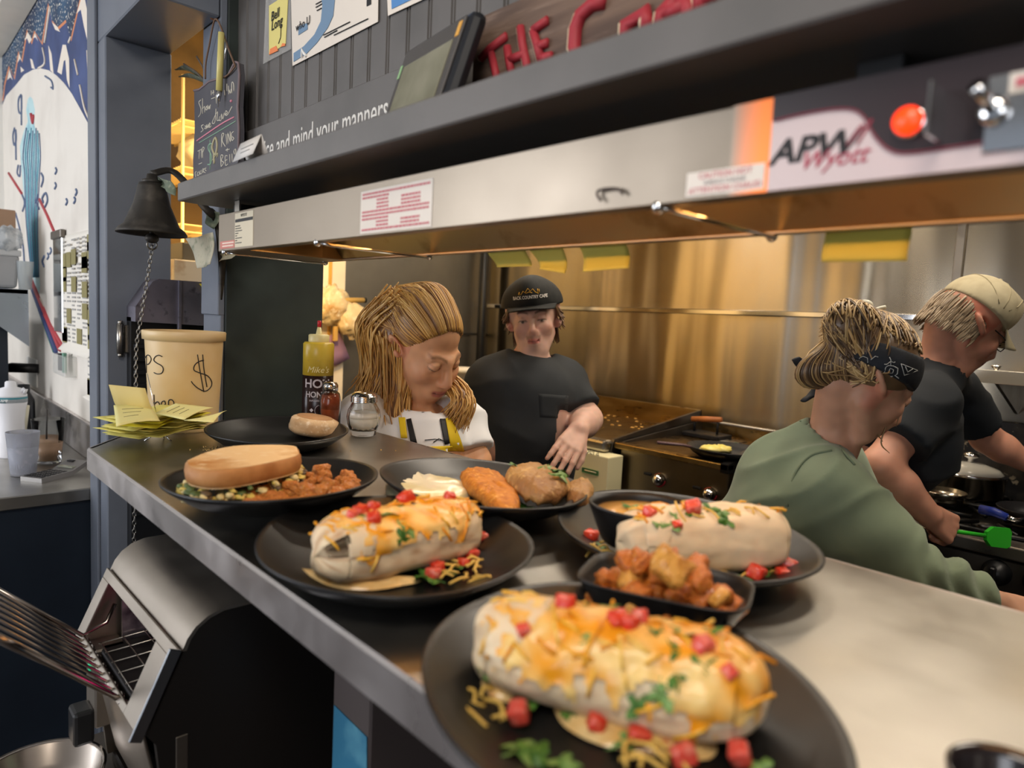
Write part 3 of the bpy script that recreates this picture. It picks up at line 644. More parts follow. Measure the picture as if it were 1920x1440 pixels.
for x in (LX0+.02, -.1): part('hanger_bracket', MB(M_steel).box((x, LY0+.02, LZ1), (x+.02, LY0+.023, SZ0-.001)).box((x, LY0+.02, LZ1), (x+.02, LY0+.05, LZ1+.002)), hl)
def lx(px, y=LY0): return at(px, 350, y=y).x
# stickers
m_st = mat('sticker_white', 'd8cfc4', .35); 
x0, x1 = at(677, 390, y=LY0).x, at(811, 380, y=LY0).x
z0, z1 = at(740, 432, y=LY0).z, at(740, 348, y=LY0).z
s = part('warning_sticker', MB(m_st).box((x0, LY0-.0006, z0), (x1, LY0, z1)), hl)
mb = MB(mat('sticker_red_text', 'c0626c', .5)); r = random.Random(4); n = 11
for k in range(n):
    z = z1-(z1-z0)*(k+1)/(n+1); segs = [(.03, .97)] if k in (0, 5, 6, 10) else [(.03, .42)] if k in (1, 7) else [(.25, .42), (.6, .85)]
    for a, b in segs:
        x = x0+(x1-x0)*a
        while x < x0+(x1-x0)*b:
            w = r.uniform(.002, .007); mb.box((x, LY0-.0011, z-.0012), (min(x+w, x0+(x1-x0)*b), LY0-.0006, z+.0012)); x += w+.0016
w = part('print', mb, s)
x0, x1 = at(441, 430, y=LY0).x, at(475, 430, y=LY0).x
s = part('rating_label', MB(mat('label_cream', 'cfc4ab', .5)).box((x0, LY0-.0006, LZ0+.004), (x1, LY0, LZ1-.004)), hl)
mb = MB(M_ink).box((x0+.002, LY0-.001, 1.563), (x1-.001, LY0-.0006, 1.568)).text('WYOTT', FY(((x0+x1)/2, LY0-.0006, 1.573)), .007, .0004)
for k in range(8): mb.box((x0+.003, LY0-.001, 1.556-.004*k), (x0+.01+.022*r.random(), LY0-.0006, 1.5573-.004*k))
part('print', mb, s)
x2 = at(413, 455, y=LY0).x
s = part('red_label', MB(mat('label_red', 'c4756a', .5)).box((x2+.001, LY0-.0006, LZ0+.004), (x0-.002, LY0, LZ0+.017)), hl)
part('print', MB(mat('label_pale', 'e3cdbd', .5)).box((x2+.012, LY0-.001, LZ0+.012), (x0-.004, LY0-.0006, LZ0+.0145)).box((x2+.012, LY0-.001, LZ0+.007), (x0-.006, LY0-.0006, LZ0+.0095)), s)
# control panel
xp = at(1445, 300, y=LY0).x; xo = at(1370, 290, y=LY0).x; xe = LX1
pan = part('control_panel', MB(mat('panel_pale', 'c9b8b8', .35)).box((xp, LY0-.002, LZ0+.001), (xe, LY0, LZ1)), hl)
P = [at(*p, y=LY0-.003) for p in ((1453, 226), (1500, 215), (1560, 205), (1600, 206), (1622, 222), (1640, 255), (1668, 281), (1705, 287), (1800, 274), (1920, 255), (2050, 235))]
poly = [(p.x, min(p.z, LZ1-.001)) for p in spl(P, 4)]; poly = [(xp, poly[0][1])]+poly+[(xe, poly[-1][1]), (xe, LZ1), (xp, LZ1)]
part('dark_band', MB(mat('panel_dark', '2c2225', .3)).prism(poly, 0, .0008, FY((0, LY0-.002, 0))), hl)
part('red_line', MB(mat('panel_line', '7a2f3e', .4)).tube([Vector((p.x, LY0-.003, p.z)) for p in spl(P, 4)], .0008, 5), hl)
bxy = LY0-.0006
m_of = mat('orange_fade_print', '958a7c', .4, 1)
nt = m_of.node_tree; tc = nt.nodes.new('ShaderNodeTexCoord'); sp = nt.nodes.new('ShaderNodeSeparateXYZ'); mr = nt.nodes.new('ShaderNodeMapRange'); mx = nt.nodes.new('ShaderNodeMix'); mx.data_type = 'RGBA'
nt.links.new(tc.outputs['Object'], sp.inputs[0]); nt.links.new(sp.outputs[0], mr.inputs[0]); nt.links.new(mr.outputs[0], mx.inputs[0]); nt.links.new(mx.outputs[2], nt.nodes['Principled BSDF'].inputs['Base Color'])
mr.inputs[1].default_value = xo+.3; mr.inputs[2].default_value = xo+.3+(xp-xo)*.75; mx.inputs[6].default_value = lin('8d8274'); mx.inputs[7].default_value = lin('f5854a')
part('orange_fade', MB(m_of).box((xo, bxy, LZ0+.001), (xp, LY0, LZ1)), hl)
x0, x1 = at(1289, 340, y=LY0).x, at(1436, 340, y=LY0).x; z1 = at(1360, 316, y=LY0).z; z0 = at(1360, 362, y=LY0).z
s = part('caution_label', MB(m_st).box((x0, LY0-.001, max(z0, LZ0+.0005)), (x1-.001, LY0-.0006, z1)), hl)
cx, cz = (x0+x1)/2, (z0+z1)/2; mb = MB(_M['sticker_red_text'])
mb.text('CAUTION HOT', FY((cx, LY0-.001, cz+.0052)), .0062, .0004).text('ATTENTION CHAUD', FY((cx, LY0-.001, cz-.0052)), .0062, .0004).use(mat('label_grey_text', '8a8083', .5)).text('SURFACE CHAUDE', FY((cx, LY0-.001, cz)), .004, .0004)
part('lettering', mb, s)
q = at(1522, 277, y=LY0-.003); q2 = at(1550, 292, y=LY0-.003)
mb = MB(M_ink).text('APW', FY((q.x-.001, LY0-.002, q.z-.0005)), .0225, .0006, shear=.25, xs=1.12, bold=.03).use(mat('logo_red', 'a8324c', .5)).text('Wyott', FY((q2.x+.003, LY0-.002, q2.z-.002)), .016, .0008, shear=.4)
mb.tube([Vector((q2.x+.012, LY0-.0026, q.z-.002)), Vector((q2.x+.021, LY0-.0026, q.z+.010))], .0008, 4).tube([Vector((q2.x+.018, LY0-.0026, q.z-.002)), Vector((q2.x+.026, LY0-.0026, q.z+.012))], .0008, 4)
part('maker_logo', mb, hl, label='black and red maker lettering')
q = at(1704, 228, y=LY0-.006)
part('indicator_lamp', MB(M_chrome).lathe([(.0, .0), (.0095, 0), (.0095, .003), (.008, .004), (0, .004)], 24, frame((q.x, LY0-.0025, q.z), X, Z)).use(mat('indicator_glow', 'ff3a12', .3, emit=('ff3808', 1.6))).lathe([(.0, .0), (.0082, .0), (.0082, .004), (.006, .0062), (0, .007)], 24, frame((q.x, LY0-.0055, q.z), X, Z)), hl, label='lit orange-red indicator')
q = at(1858, 205, y=LY0-.01)
sw = part('toggle_switch', MB(M_chrome).lathe([(.0, 0), (.008, 0), (.008, .006), (.005, .008), (0, .008)], 20, frame((q.x, LY0-.002, q.z), X, Z)).tube([(q.x, LY0-.008, q.z), (q.x-.004, LY0-.026, q.z+.009)], [.003, .0045], 10), hl)
mb = MB(M_chrome)
for dx in (-.026, .022):
    mb.box((q.x+dx, LY0-.03, q.z-.014), (q.x+dx+.002, LY0-.002, q.z+.016), .0006)
mb.box((q.x-.004, LY0-.004, q.z-.022), (q.x+.024, LY0-.002, q.z+.02), .0006)
part('switch_guard', mb, hl)
part('switch_label', MB(M_st if 0 else m_st).box((q.x+.006, LY0-.0052, q.z+.008), (q.x+.02, LY0-.004, q.z+.019)).use(_M['sticker_red_text']).box((q.x+.009, LY0-.0056, q.z+.011), (q.x+.017, LY0-.0052, q.z+.016)), hl)
hk = [at(x, y, y=LY0-.004) for x, y in ((1168, 364), (1160, 355), (1140, 354), (1122, 358), (1120, 366), (1127, 376))]
part('wire_hook', MB(mat('dark_wire', '4a3f3c', .4, .7)).tube(spl(hk, 4), .0013, 6), hl)
# yellow ticket slips clipped under the lamp's far edge
for k, (q, lab) in enumerate((([(913, 473), (984, 470), (989, 498), (924, 500)], 'pale yellow slip under the lamp above and left of the black cap'), ([(991, 471), (1054, 466), (1062, 513), (1015, 505)], 'yellow slip under the lamp just right of the black cap, curled corner'), ([(1086, 463), (1172, 459), (1190, 504), (1104, 511)], 'wide yellow slip under the lamp, third from the kitchen corner'), ([(1549, 428), (1711, 424), (1707, 491), (1548, 493)], 'largest yellow slip under the lamp above the bandana wearer'))):
    yy = LY1+.012
    P = [at(*p, y=yy) for p in q]; P[0].z = P[1].z = max(P[0].z, LZ0+.004)
    def f(u, v):
        a = P[0].lerp(P[1], u); b = P[3].lerp(P[2], u); p = a.lerp(b, v); return p+Vector((0, .012*math.sin(v*2.4+k)*v, 0))
    t = single('ticket_slip', MB(M_sticky).slab(f, 10, 8, .0007), lab, 'paper slip', 'yellow slips hanging from the heat lamp')
# ================================================================ pass counter
CZ = 1.15
t = thing('pass_counter', 'long stainless steel pass counter with a rolled front lip', 'counter', (-.3, .55, CZ-.04))
poly = [(-1.431, .29), (1.6, .29), (1.6, .85), (-1.655, .85), (-1.655, .455)]
mb = MB(M_counter).prism([(x+(.002 if x < 0 else 0), y+.003) for x, y in poly], CZ-.006, CZ); part('top', mb, t)
mb = MB(M_lip).box((-1.431, .288, CZ-.042), (1.6, .296, CZ), .003)
part('front_lip', mb, t)
mb = MB(M_lip).prism([(-1.431, .29), (-1.425, .297), (-1.648, .458), (-1.655, .455)], CZ-.042, CZ); part('end_lip', mb, t)
mb = MB(M_lip).box((-1.655, .846, CZ-.05), (1.6, .852, CZ+.0005), .001); part('back_lip', mb, t)
mb = MB(M_black).box((-1.40, .32, CZ-.036), (1.6, .655, CZ-.008)); part('under_panel', mb, t)
# support post with a blue picture under the counter
t = thing('counter_post', 'dark support post under the counter carrying a peeling blue picture', 'post', (-.75, .5, 0))
part('post', MB(mat('post_brown_grey', '4b4240', .6)).box((-.80, .45, 0), (-.705, .60, CZ-.037), .003), t)
q = [at(*p, y=.449) for p in ((627, 1322), (688, 1382), (688, 1500), (622, 1500))]
m_blue = mat('blue_picture', '2e6f8f', .5, noise=(14, '5d9bb0', .5, .75))
part('picture', MB(m_blue).prism([(p.x, p.z) for p in q], 0, .0012, FY((0, .4495, 0))), t, label='blue torn picture')
# kitchen-side work table under the counter's back edge
t = thing('prep_table', 'steel prep table under the back of the pass counter', 'table', (-.2, 1.0, 0))
part('top', MB(M_steeld).box((-1.64, .77, .87), (1.6, .862, .90), .003), t)
for x in (-1.6, 0, 1.55): part('leg', MB(M_steeld).tube([(x, .83, 0), (x, .83, .87)], .02, 10), t)
# ================================================================ bell
B = at(285, 440, x=-1.66); bz = B.z
bl = thing('dinner_bell', 'dark cast-iron dinner bell hung on a curved bracket by the doorway post', 'bell', (B.x, B.y, bz))
m_iron = mat('cast_iron', '3a3733', .55, .6, noise=(30, '55504a', .5, .75), bump=(90, .3, .001))
top = at(288, 345, x=-1.66).z; Hb = top-bz; Rr = .082
prof = [(.0, Hb), (.030, Hb), (.033, Hb-.008), (.036, Hb-.02), (.043, Hb-.045), (.052, Hb*.42), (.064, Hb*.18), (.076, .012), (Rr, .004), (Rr, 0), (.076, .002), (.06, Hb*.16), (.045, Hb*.42), (.03, Hb-.02), (0, Hb-.015)]
prof = [(r_*.86, z_) for r_, z_ in prof]
part('dome', MB(m_iron).lathe(prof, 40, T(B)), bl)
part('crown', MB(m_iron).lathe([(.0, 0), (.020, 0), (.020, .007), (.012, .010), (.010, .020), (0, .022)], 20, T(B.x, B.y, top)), bl)
part('clapper', MB(m_iron).tube([B+Z*.05, B-Z*.002], .005, 8).ball(B-Z*.008, (.014, .014, .011), 14, 10), bl)
# curved bracket arm from the post
br = [at(415, 562, y=.598), at(417, 500, y=.595), at(412, 440, y=.59), at(402, 405, y=.575), at(385, 390, y=.55), Vector((B.x-.01, B.y+.05, top+.034)), Vector((B.x, B.y, top+.022))]
P = spl(br, 6); k = len(P)
part('bracket', MB(m_iron).tube(P, [.003+.012*min(1, i/8)*(1-.5*i/k) for i in range(k)], 10, flat=.55), bl)
t = thing('bell_chain', 'thin steel link chain hanging from the dinner bell past the tip bucket', 'chain', (B.x, B.y, .86))
cp = [at(286, 452, x=-1.66), at(280, 500, x=-1.665), at(267, 580, x=-1.672), at(256, 650, x=-1.678), at(255, 720, x=-1.68), at(256, 800, x=-1.68), at(253, 920, x=-1.68), at(251, 1040, x=-1.68)]
P = spl(cp, 14); L = [0]
for i in range(1, len(P)): L.append(L[-1]+(P[i]-P[i-1]).length)
def onp(s):
    for i in range(1, len(P)):
        if L[i] >= s: return P[i-1].lerp(P[i], (s-L[i-1])/(L[i]-L[i-1]))
    return P[-1]
m_ch = mat('chain_steel', '8b8780', .35, 1)
part('ring', MB(m_ch).tube([Vector((B.x, B.y+.010*math.cos(a), bz-.022+.010*math.sin(a))) for a in [2*PI*i/16 for i in range(16)]], .0018, 6, closed=True), t)
n = 72; pit = L[-1]/n; meshes = []
for i in range(n):
    a, b = onp(i*pit), onp((i+1)*pit); d = (b-a).normalized(); c = (a+b)/2
    s1 = X if i % 2 else Y; s1 = (s1-d*s1.dot(d)).normalized()
    ring = [c+d*(pit*.66*math.cos(w))+s1*(.0036*math.sin(w)) for w in [2*PI*j/12 for j in range(12)]]
    part('link', MB(m_ch).tube(ring, .0011, 5, closed=True), t)
# folded bills round the bell
m_bill = mat('bill_paper', 'b8b29c', .75, noise=(60, '8d917a', .5, .7)); m_billd = mat('bill_green', '5f6a58', .75, noise=(70, '8d917a', .5, .7))
def bill(q, y, lab, m, k=0, th=.0008):
    P = [at(*p, y=y) for p in q]
    def f(u, v): return P[0].lerp(P[1], u).lerp(P[3].lerp(P[2], u), v)+Vector((0, .006*math.sin(u*5+k)+.004*math.sin(v*4), 0))
    single('dollar_bill', MB(m).slab(f, 12, 8, th), lab, 'money')
bill([(348, 447), (404, 436), (402, 496), (372, 503)], .56, 'crumpled banknote tucked by the iron bracket below the bell', m_bill)
bill([(282, 328), (322, 340), (334, 368), (300, 350)], .47, 'dark folded banknote stuck on top of the bell', m_billd, 1)
bill([(372, 388), (408, 398), (400, 430), (385, 410)], .57, 'dark crumpled banknote behind the bracket beside the lamp end', m_billd, 2)
bill([(412, 478), (437, 470), (432, 484), (414, 492)], .59, 'small rolled banknote under the left end of the lamp', m_bill, 3)
# ================================================================ tip bucket
bx, by = -1.572, .503
r0 = .082; bt = at(335, 620, x=bx).z
bk = thing('tip_bucket', 'stained yellowed plastic tip bucket with marker writing and dollar sign', 'bucket', (bx, by, CZ))
m_bk = mat('yellowed_plastic', 'd9bd8c', .4, noise=[(5, 'c99f62', .45, .75), (3, 'e3d3b4', .5, .75)])
Hh = bt-CZ
prof = [(0, .0), (.066, 0), (.068, .004), (.0775, Hh-.022), (.0775, Hh-.02), (.0825, Hh-.019), (.0835, Hh-.002), (.082, Hh), (.079, Hh), (.075, Hh-.02), (.065, .006), (0, .006)]
part('tub', MB(m_bk).lathe(prof, 48, T(bx, by, CZ)), bk)
def onb(px, py):
    r = ray(px, py); o = CAM-Vector((bx, by, 0)); R = .0738
    for _ in range(4):
        A = r.x*r.x+r.y*r.y; Bq = o.x*r.x+o.y*r.y; Cq = o.x*o.x+o.y*o.y-R*R; D = max(0, Bq*Bq-A*Cq); s = (-Bq-math.sqrt(D))/A; p = CAM+r*s
        R = .0683+(.0775-.0683)*max(0, min(1, (p.z-CZ)/(Hh-.02)))+.0004
    return p
mk = MB(mat('marker_black', '26211f', .6))
f2 = lambda x, y: (200+x*.264, 480+y*.264)
for s in ([(283, 830), (283, 710)], [(270, 725), (290, 703), (310, 715), (315, 740), (300, 765), (285, 770)], [(395, 715), (370, 705), (345, 715), (335, 740), (355, 760), (390, 780), (402, 805), (390, 832), (360, 838), (335, 828)],
          [(690, 740), (655, 750), (625, 775), (620, 810), (660, 830), (715, 850), (745, 890), (740, 930), (700, 960), (650, 940), (615, 910), (600, 890)], [(645, 700), (660, 800), (690, 965)], [(682, 700), (690, 800), (712, 930)],
          [(335, 985), (340, 1085)], [(340, 1050), (360, 1035), (375, 1055), (365, 1080), (342, 1085)], [(390, 1060), (415, 1055), (410, 1030), (390, 1040), (392, 1070), (415, 1080)], [(440, 1085), (440, 1030), (458, 1020), (475, 1035), (478, 1060)]):
    mk.tube([onb(*f2(*p)) for p in (spl([(a, b, 0) for a, b in s], 4) if len(s) > 2 else [(s[0][0], s[0][1], 0), ((s[0][0]+s[1][0])/2, (s[0][1]+s[1][1])/2, 0), (s[1][0], s[1][1], 0)]) for p in [(p[0], p[1])]], .0011, 5)
part('marker_writing', mk, bk, label='black marker letters and dollar sign')
# ================================================================ ticket spike
sp = at(300, 826, z=CZ)
sx_, sy_ = sp.x, sp.y
t = thing('ticket_spike', 'thin steel ticket spike on small wire legs spearing the ticket pile', 'spike', sp)
tp = at(276, 700, d=None, x=sx_-.02)
part('needle', MB(M_chrome).tube([(sx_, sy_, CZ+.02), tp], [.0014, .0008], 8), t)
for a in (0, 2.1, 4.2): part('leg', MB(M_chrome).tube([(sx_, sy_, CZ+.021), (sx_+.028*math.cos(a+.5), sy_+.028*math.sin(a+.5), CZ+.0015)], .0015, 6), t)
axd = (Vector(tp)-Vector((sx_, sy_, CZ+.02))).normalized()
r = random.Random(11); W, Hq = .088, .15
cen = at(288, 800, x=sx_-.01)
base_dir = (at(420, 778, z=1.19)-at(160, 815, z=1.19)); base_dir.z = 0; base_dir.normalize(); bn = Vector((-base_dir.y, base_dir.x, 0))
ticks = []
for k in range(22):
    z = CZ+.019+k*.00185; c = Vector((sx_, sy_, z))+axd*0; an = r.uniform(-.28, .28)+(.5 if k in (3, 9, 16) else 0)
    ux = (base_dir*math.cos(an)+bn*math.sin(an)); uy = Vector((-ux.y, ux.x, 0)); ox = r.uniform(-.018, .018); oy = r.uniform(-.012, .012); ph = r.uniform(0, 6); am = r.uniform(.001, .004); cl = r.uniform(-.004, .006); fan = (k-10)*.0003
    lft = .03 if k == 18 else 0; hl_ = W*r.uniform(.75, 1.05)
    def f(u, v, ux=ux, uy=uy):
        a = (u-.5)*hl_*2*.95+ox; b = (v-.5)*W+oy; dz = am*math.sin(u*5+ph)*abs(u-.5)*2+cl*(u-.5)**2*4+.02*(u-.5)*(.35 if k > 12 else .1)
        if lft and u < .25: dz += (.25-u)**2*1.1; 
        return c+ux*a+uy*b+Z*(dz+.0003)
    m = M_yel2 if k in (14, 15, 19) else (mat('tan_ticket', 'cdb873', .75) if k == 18 else M_yel)
    o = single('order_ticket', MB(m).slab(f, 14, 6, .0005), 'yellow paper order ticket in the pile speared on the spike', 'ticket', 'order tickets on the spike')
for k, (q, lab) in enumerate((([(213, 772), (282, 770), (300, 790), (218, 800)], 'top pale yellow order ticket left of the spike needle'), ([(290, 775), (330, 756), (400, 765), (345, 787)], 'top pale yellow order ticket right of the spike needle, handwriting showing'), ([(345, 788), (395, 780), (425, 770), (400, 792)], 'narrow pale ticket corner pointing at the dark plate'))):
    P = [at(*p, z=CZ+.066) for p in q]
    if k == 0: P[0].z += .012; P[1].z += .012
    def f(u, v): return P[0].lerp(P[1], u).lerp(P[3].lerp(P[2], u), v)+Z*(.004*math.sin(u*3)*v)
    mt_ = mat('pale_ticket', 'e2dc96', .75)
    t = thing('order_ticket', lab, 'ticket', P[0]); part('sheet', MB(mt_).slab(f, 10, 8, .0005), t)
    mb = MB(mat('pencil_line', '6d6a52', .7))
    for i in range(3 if k < 2 else 0):
        v = .25+.2*i; mb.tube([f(.2, v)+Z*.0006, f(.45, v)+Z*.0006, f(.75-.1*i, v)+Z*.0006], .0005, 4)
    if mb.v: part('pencil_writing', mb, t)
# ================================================================ bottle and shakers
q = at(598, 786, z=CZ); q = Vector((q.x, .80, CZ)); pq = at(598, 640, y=.80); q.x = pq.x
hb = thing('honey_squeeze_bottle', 'squeeze bottle of dark honey with yellow top and white lettering', 'bottle', q)
def zat(px, py): return at(px, py, x=q.x, y=None).z if False else (CAM+ray(px, py)*((q-CAM).dot(FW)/ray(px, py).dot(FW))).z
zs, zc, zn, zt = zat(598, 641), zat(598, 628), zat(598, 612), zat(598, 601)
rb = .0365; zl = zat(598, 702)
m_hy = mat('honey_bottle_yellow', 'd8b83a', .3, noise=(6, 'e3cc6a', .45, .7)); m_hd = mat('dark_honey', '2a1716', .25)
Rk = T(q.x, q.y, 0)
part('body', MB(m_hd).lathe([(0, CZ), (rb-.003, CZ), (rb, CZ+.004), (rb, zl)], 32, Rk).use(m_hy).lathe([(rb, zl), (rb, zs-.004), (rb-.003, zs), (.022, zs+.001)], 32, Rk), hb)
part('collar', MB(mat('nozzle_cream', 'e6d79a', .35)).lathe([(.0, zs), (.024, zs), (.0245, zs+.002), (.0245, zc+.0), (.022, zc+.002), (.0, zc+.002)], 28, Rk), hb)
part('nozzle', MB(_M['nozzle_cream']).lathe([(.0085, zc), (.0075, zc+.003), (.0042, zn), (0, zn)], 18, Rk), hb)
part('tip_cap', MB(mat('cap_red', 'c3262e', .4)).lathe([(.0046, zn-.001), (.0046, zt-.001), (.0035, zt), (0, zt)], 16, Rk), hb)
vd = (CAM-q); vd.z = 0; vd.normalize(); vx = Vector((-vd.y, vd.x, 0))
def wrap(mbx):   # bend flat lettering (x, z offsets) round the bottle
    mbx.v = [tuple(Vector((q.x, q.y, v[2]))+(vd*math.cos(v[0]/rb)+vx*math.sin(v[0]/rb))*(rb+.0003+abs(v[1]))) for v in mbx.v]; return mbx
fl = lambda x, z: frame((x, 0, z), X, Z)
mb = MB(mat('label_white', 'cfc7cc', .5)); zz = lambda py: zat(598, py)
mb.text('HOT', fl(-.003, zz(717)), .029, .0004, bold=.02).text('HONEY', fl(0, zz(737)), .0195, .0004, xs=.9, bold=.02).text('INFUSED', fl(-.008, zz(748)), .006, .0004).text('with', fl(.010, zz(748)), .006, .0004)
wrap(mb); part('lettering', mb, hb, label='white printed words')
mb = MB(_M['label_white'])
ring = [(.008+.014*math.cos(a), 0, zz(766)+.014*math.sin(a)) for a in [2*PI*i/24 for i in range(24)]]
mb.tube(ring, .0006, 4, closed=True).text('M', fl(.008, zz(767)), .012, .0004).text('◆', fl(-.014, zz(766)), .01, .0004)
mb.tube([(-.03, 0, zz(766)), (-.01, 0, zz(766))], .0007, 4).tube([(-.026, 0, zz(674)), (.0, 0, zz(674)), (.028, 0, zz(674))], .0005, 4)
wrap(mb); part('emblem', mb, hb, label='white printed round emblem')
mb = MB(mat('label_pale_yellow', 'efe3a4', .5)).text("Mike's", fl(-.001, zz(691)), .021, .0004, shear=.3); wrap(mb); part('script_lettering', mb, hb)
# spice shaker (red spice), sugar shaker
def glass_mat(n, c, a): return mat(n, c, .05, alpha=a, spec=.8)
m_gl = mat('shaker_glass', 'f2f2ee', .04, trans=1, ior=1.3, spec=.6)
q2 = at(620, 790, z=CZ); q2 = Vector((at(619, 760, y=.775).x, .775, CZ))
dz = (q2-CAM).dot(FW); pz = lambda py, qq: (CAM+ray(620, py)*((qq-CAM).dot(FW)/ray(620, py).dot(FW))).z
ss = thing('spice_shaker', 'small glass shaker of orange-red spice with a chrome lid', 'shaker', q2)
zt2 = pz(715, q2); R2 = T(q2); h2 = zt2-CZ
part('jar', MB(m_gl).lathe([(0, .001), (.022, .001), (.0245, .004), (.0245, h2*.62), (.021, h2*.76), (.016, h2*.80), (.016, h2*.84), (.0135, h2*.84), (.0135, h2*.8), (.019, h2*.745), (.0222, h2*.61), (.0222, .008), (0, .007)], 28, R2), ss)
part('spice', MB(mat('paprika', 'a3491f', .85, noise=(30, '7f3212', .4, .7))).lathe([(0, .0085), (.021, .0085), (.0215, h2*.45), (.0, h2*.48)], 24, R2).lathe([(.0216, h2*.44), (.0218, h2*.62), (.0185, h2*.74), (.0165, h2*.7), (.0205, h2*.5)], 24, R2), ss)
part('lid', MB(M_chrome).lathe([(.0145, h2*.82), (.0172, h2*.82), (.0172, h2*.93), (.014, h2*.985), (0, h2)], 24, R2), ss)
q3 = at(700, 815, z=CZ); q3.y = min(q3.y, .80); R3 = T(q3); zt3 = (CAM+ray(700, 733)*((q3-CAM).dot(FW)/ray(700, 733).dot(FW))).z; h3 = zt3-CZ
sh = thing('sugar_shaker', 'fluted glass shaker of white sugar with a chrome screw lid', 'shaker', q3)
wob = lambda a, r, z: 1+.025*math.cos(a*12)*(1 if .01 < z < h3*.68 and r > .02 else 0)
part('jar', MB(m_gl).lathe([(0, .0015), (.026, .0015), (.029, .004), (.0285, .01), (.034, h3*.25), (.0365, h3*.42), (.034, h3*.58), (.028, h3*.70), (.0265, h3*.74), (.0265, h3*.78), (.0235, h3*.78), (.0235, h3*.72), (.031, h3*.57), (.0335, h3*.42), (.031, h3*.26), (.024, .013), (0, .011)], 48, R3, wob=wob), sh)
mb = MB(mat('sugar', 'f0ece4', .8))
V = [(0, .0135)]+[(.0235, .0135), (.0302, h3*.26), (.0322, h3*.40)]
mb.lathe(V+[(.02, h3*.40), (0, h3*.36)], 32, R3, wob=lambda a, r, z: 1 if z < h3*.3 else 1)
mb.lathe([(.0315, h3*.40), (.0325, h3*.44), (.031, h3*.53), (.0295, h3*.5), (.0305, h3*.42)], 32, R3)
part('sugar', mb, sh)
rid = []
for i in range(4): z = h3*(.755+.035*i); rid += [(.0285, z), (.0295, z+h3*.012), (.0285, z+h3*.026)]
part('lid', MB(M_chrome).lathe([(.024, h3*.75)]+rid+[(.027, h3*.92), (.022, h3*.965), (.012, h3*.99), (0, h3)], 36, R3), sh)
# ================================================================ conveyor toaster under the counter
TX0, TX1, TZ = -1.318, -.942, .60
to = thing('conveyor_toaster', 'stainless conveyor toaster with a curved hood standing under the counter', 'toaster', (-1.13, .45, TZ))
m_ts = mat('toaster_steel', 'a79e93', .4, 1, noise=(4, '968d82', .4, .7), rnoise=(6, .36, .48)); m_td = mat('toaster_dark', '3a3634', .4, .8)
FXT = frame((TX0, 0, 0), Y, Z); w = TX1-TX0
hood = [(.3, .952), (.307, .968), (.318, .982), (.334, .993), (.355, .999), (.64, 1.0), (.64, .996), (.356, .995), (.337, .989), (.322, .979), (.312, .966), (.306, .951)]
part('hood', MB(m_ts).prism(hood, 0, w, FXT, True), to, sharp=40)
side = [(.302, .95), (.31, .967), (.322, .98), (.337, .989), (.356, .995), (.64, .995), (.64, TZ+.02), (.292, TZ+.02), (.268, .83), (.256, .848)]
for x0 in (TX0+.001, TX1-.013): part('side_panel', MB(m_td if x0 > -1.1 else m_ts).prism(side, 0, .012, frame((x0, 0, 0), Y, Z)), to)
# sloped frame round the mouth
a = Vector((0, .2985, .955)); b = Vector((0, .25, .846)); sd = (b-a).normalized(); L_ = (b-a).length
sf = frame((TX0, a.y, a.z), X, sd)      # u along X, v down the slope, normal outwards/up
nn = X.cross(sd)
mb = MB(m_ts)
def bar(u0, v0, u1, v1, th=.004, m=None): mb.use(m or m_ts).box((u0, v0, -th), (u1, v1, .0), .0008, sf)
bar(0, 0, w, .016); bar(0, .016, .036, L_); bar(w-.075, .016, w, L_); bar(.036, L_-.012, w-.075, L_)
part('mouth_frame', mb, to)
mb = MB(M_chrome).prism([(0, 0), (.016, -.012), (.018, -.010), (.003, .002)], 0, L_*1.0, sf @ T(w-.002, 0, 0) @ rot(-PI/2, 0, 0)); part('corner_strip', MB(mat('bright_edge_steel', 'c9ccd0', .25, 1)).box((w-.001, 0, -.016), (w+.003, L_+.004, .001), .001, sf), to)
mb = MB(mat('oven_wall', 'c0bac4', .35, .9, noise=(20, '6b6670', .5, .7))).box((TX0+.03, .31, .74), (TX0+.036, .60, .95)).box((TX1-.078, .31, .74), (TX1-.074, .6, .95)).use(M_black).box((TX0+.03, .58, .74), (TX1-.07, .59, .96)).box((TX0+.03, .30, .735), (TX1-.07, .6, .74))
mb.use(M_black)
for i in range(5): mb.ball((TX0+.0362, .325+.02*i, .93-.026*i), (.0012, .0035, .0035), 8, 6)
part('oven_cavity', mb, to)
cv = part('conveyor', MB(mat('conveyor_dark', '2a2829', .5, .6)).box((TX0+.045, .272, .822), (TX1-.085, .57, .838), .004), to)
mb = MB(mat('wire_steel', 'b9b2a8', .25, 1))
for i in range(7): x = TX0+.045+i*(w-.13)/6; mb.tube([(x, .272, .842), (x, .40, .846), (x, .56, .85)], .0014, 6)
for j in range(8): mb.tube([(TX0+.045, .275+.034*j, .843+.001*j), (TX1-.085, .275+.034*j, .843+.001*j)], .0012, 5)
part('belt_wires', mb, to)
part('heat_glow', MB(mat('pink_glow', 'e0307c', .4, emit=('ff2f88', 4))).tube([(TX1-.12, .36, .885), (TX1-.08, .36, .885)], .010, 10), to)
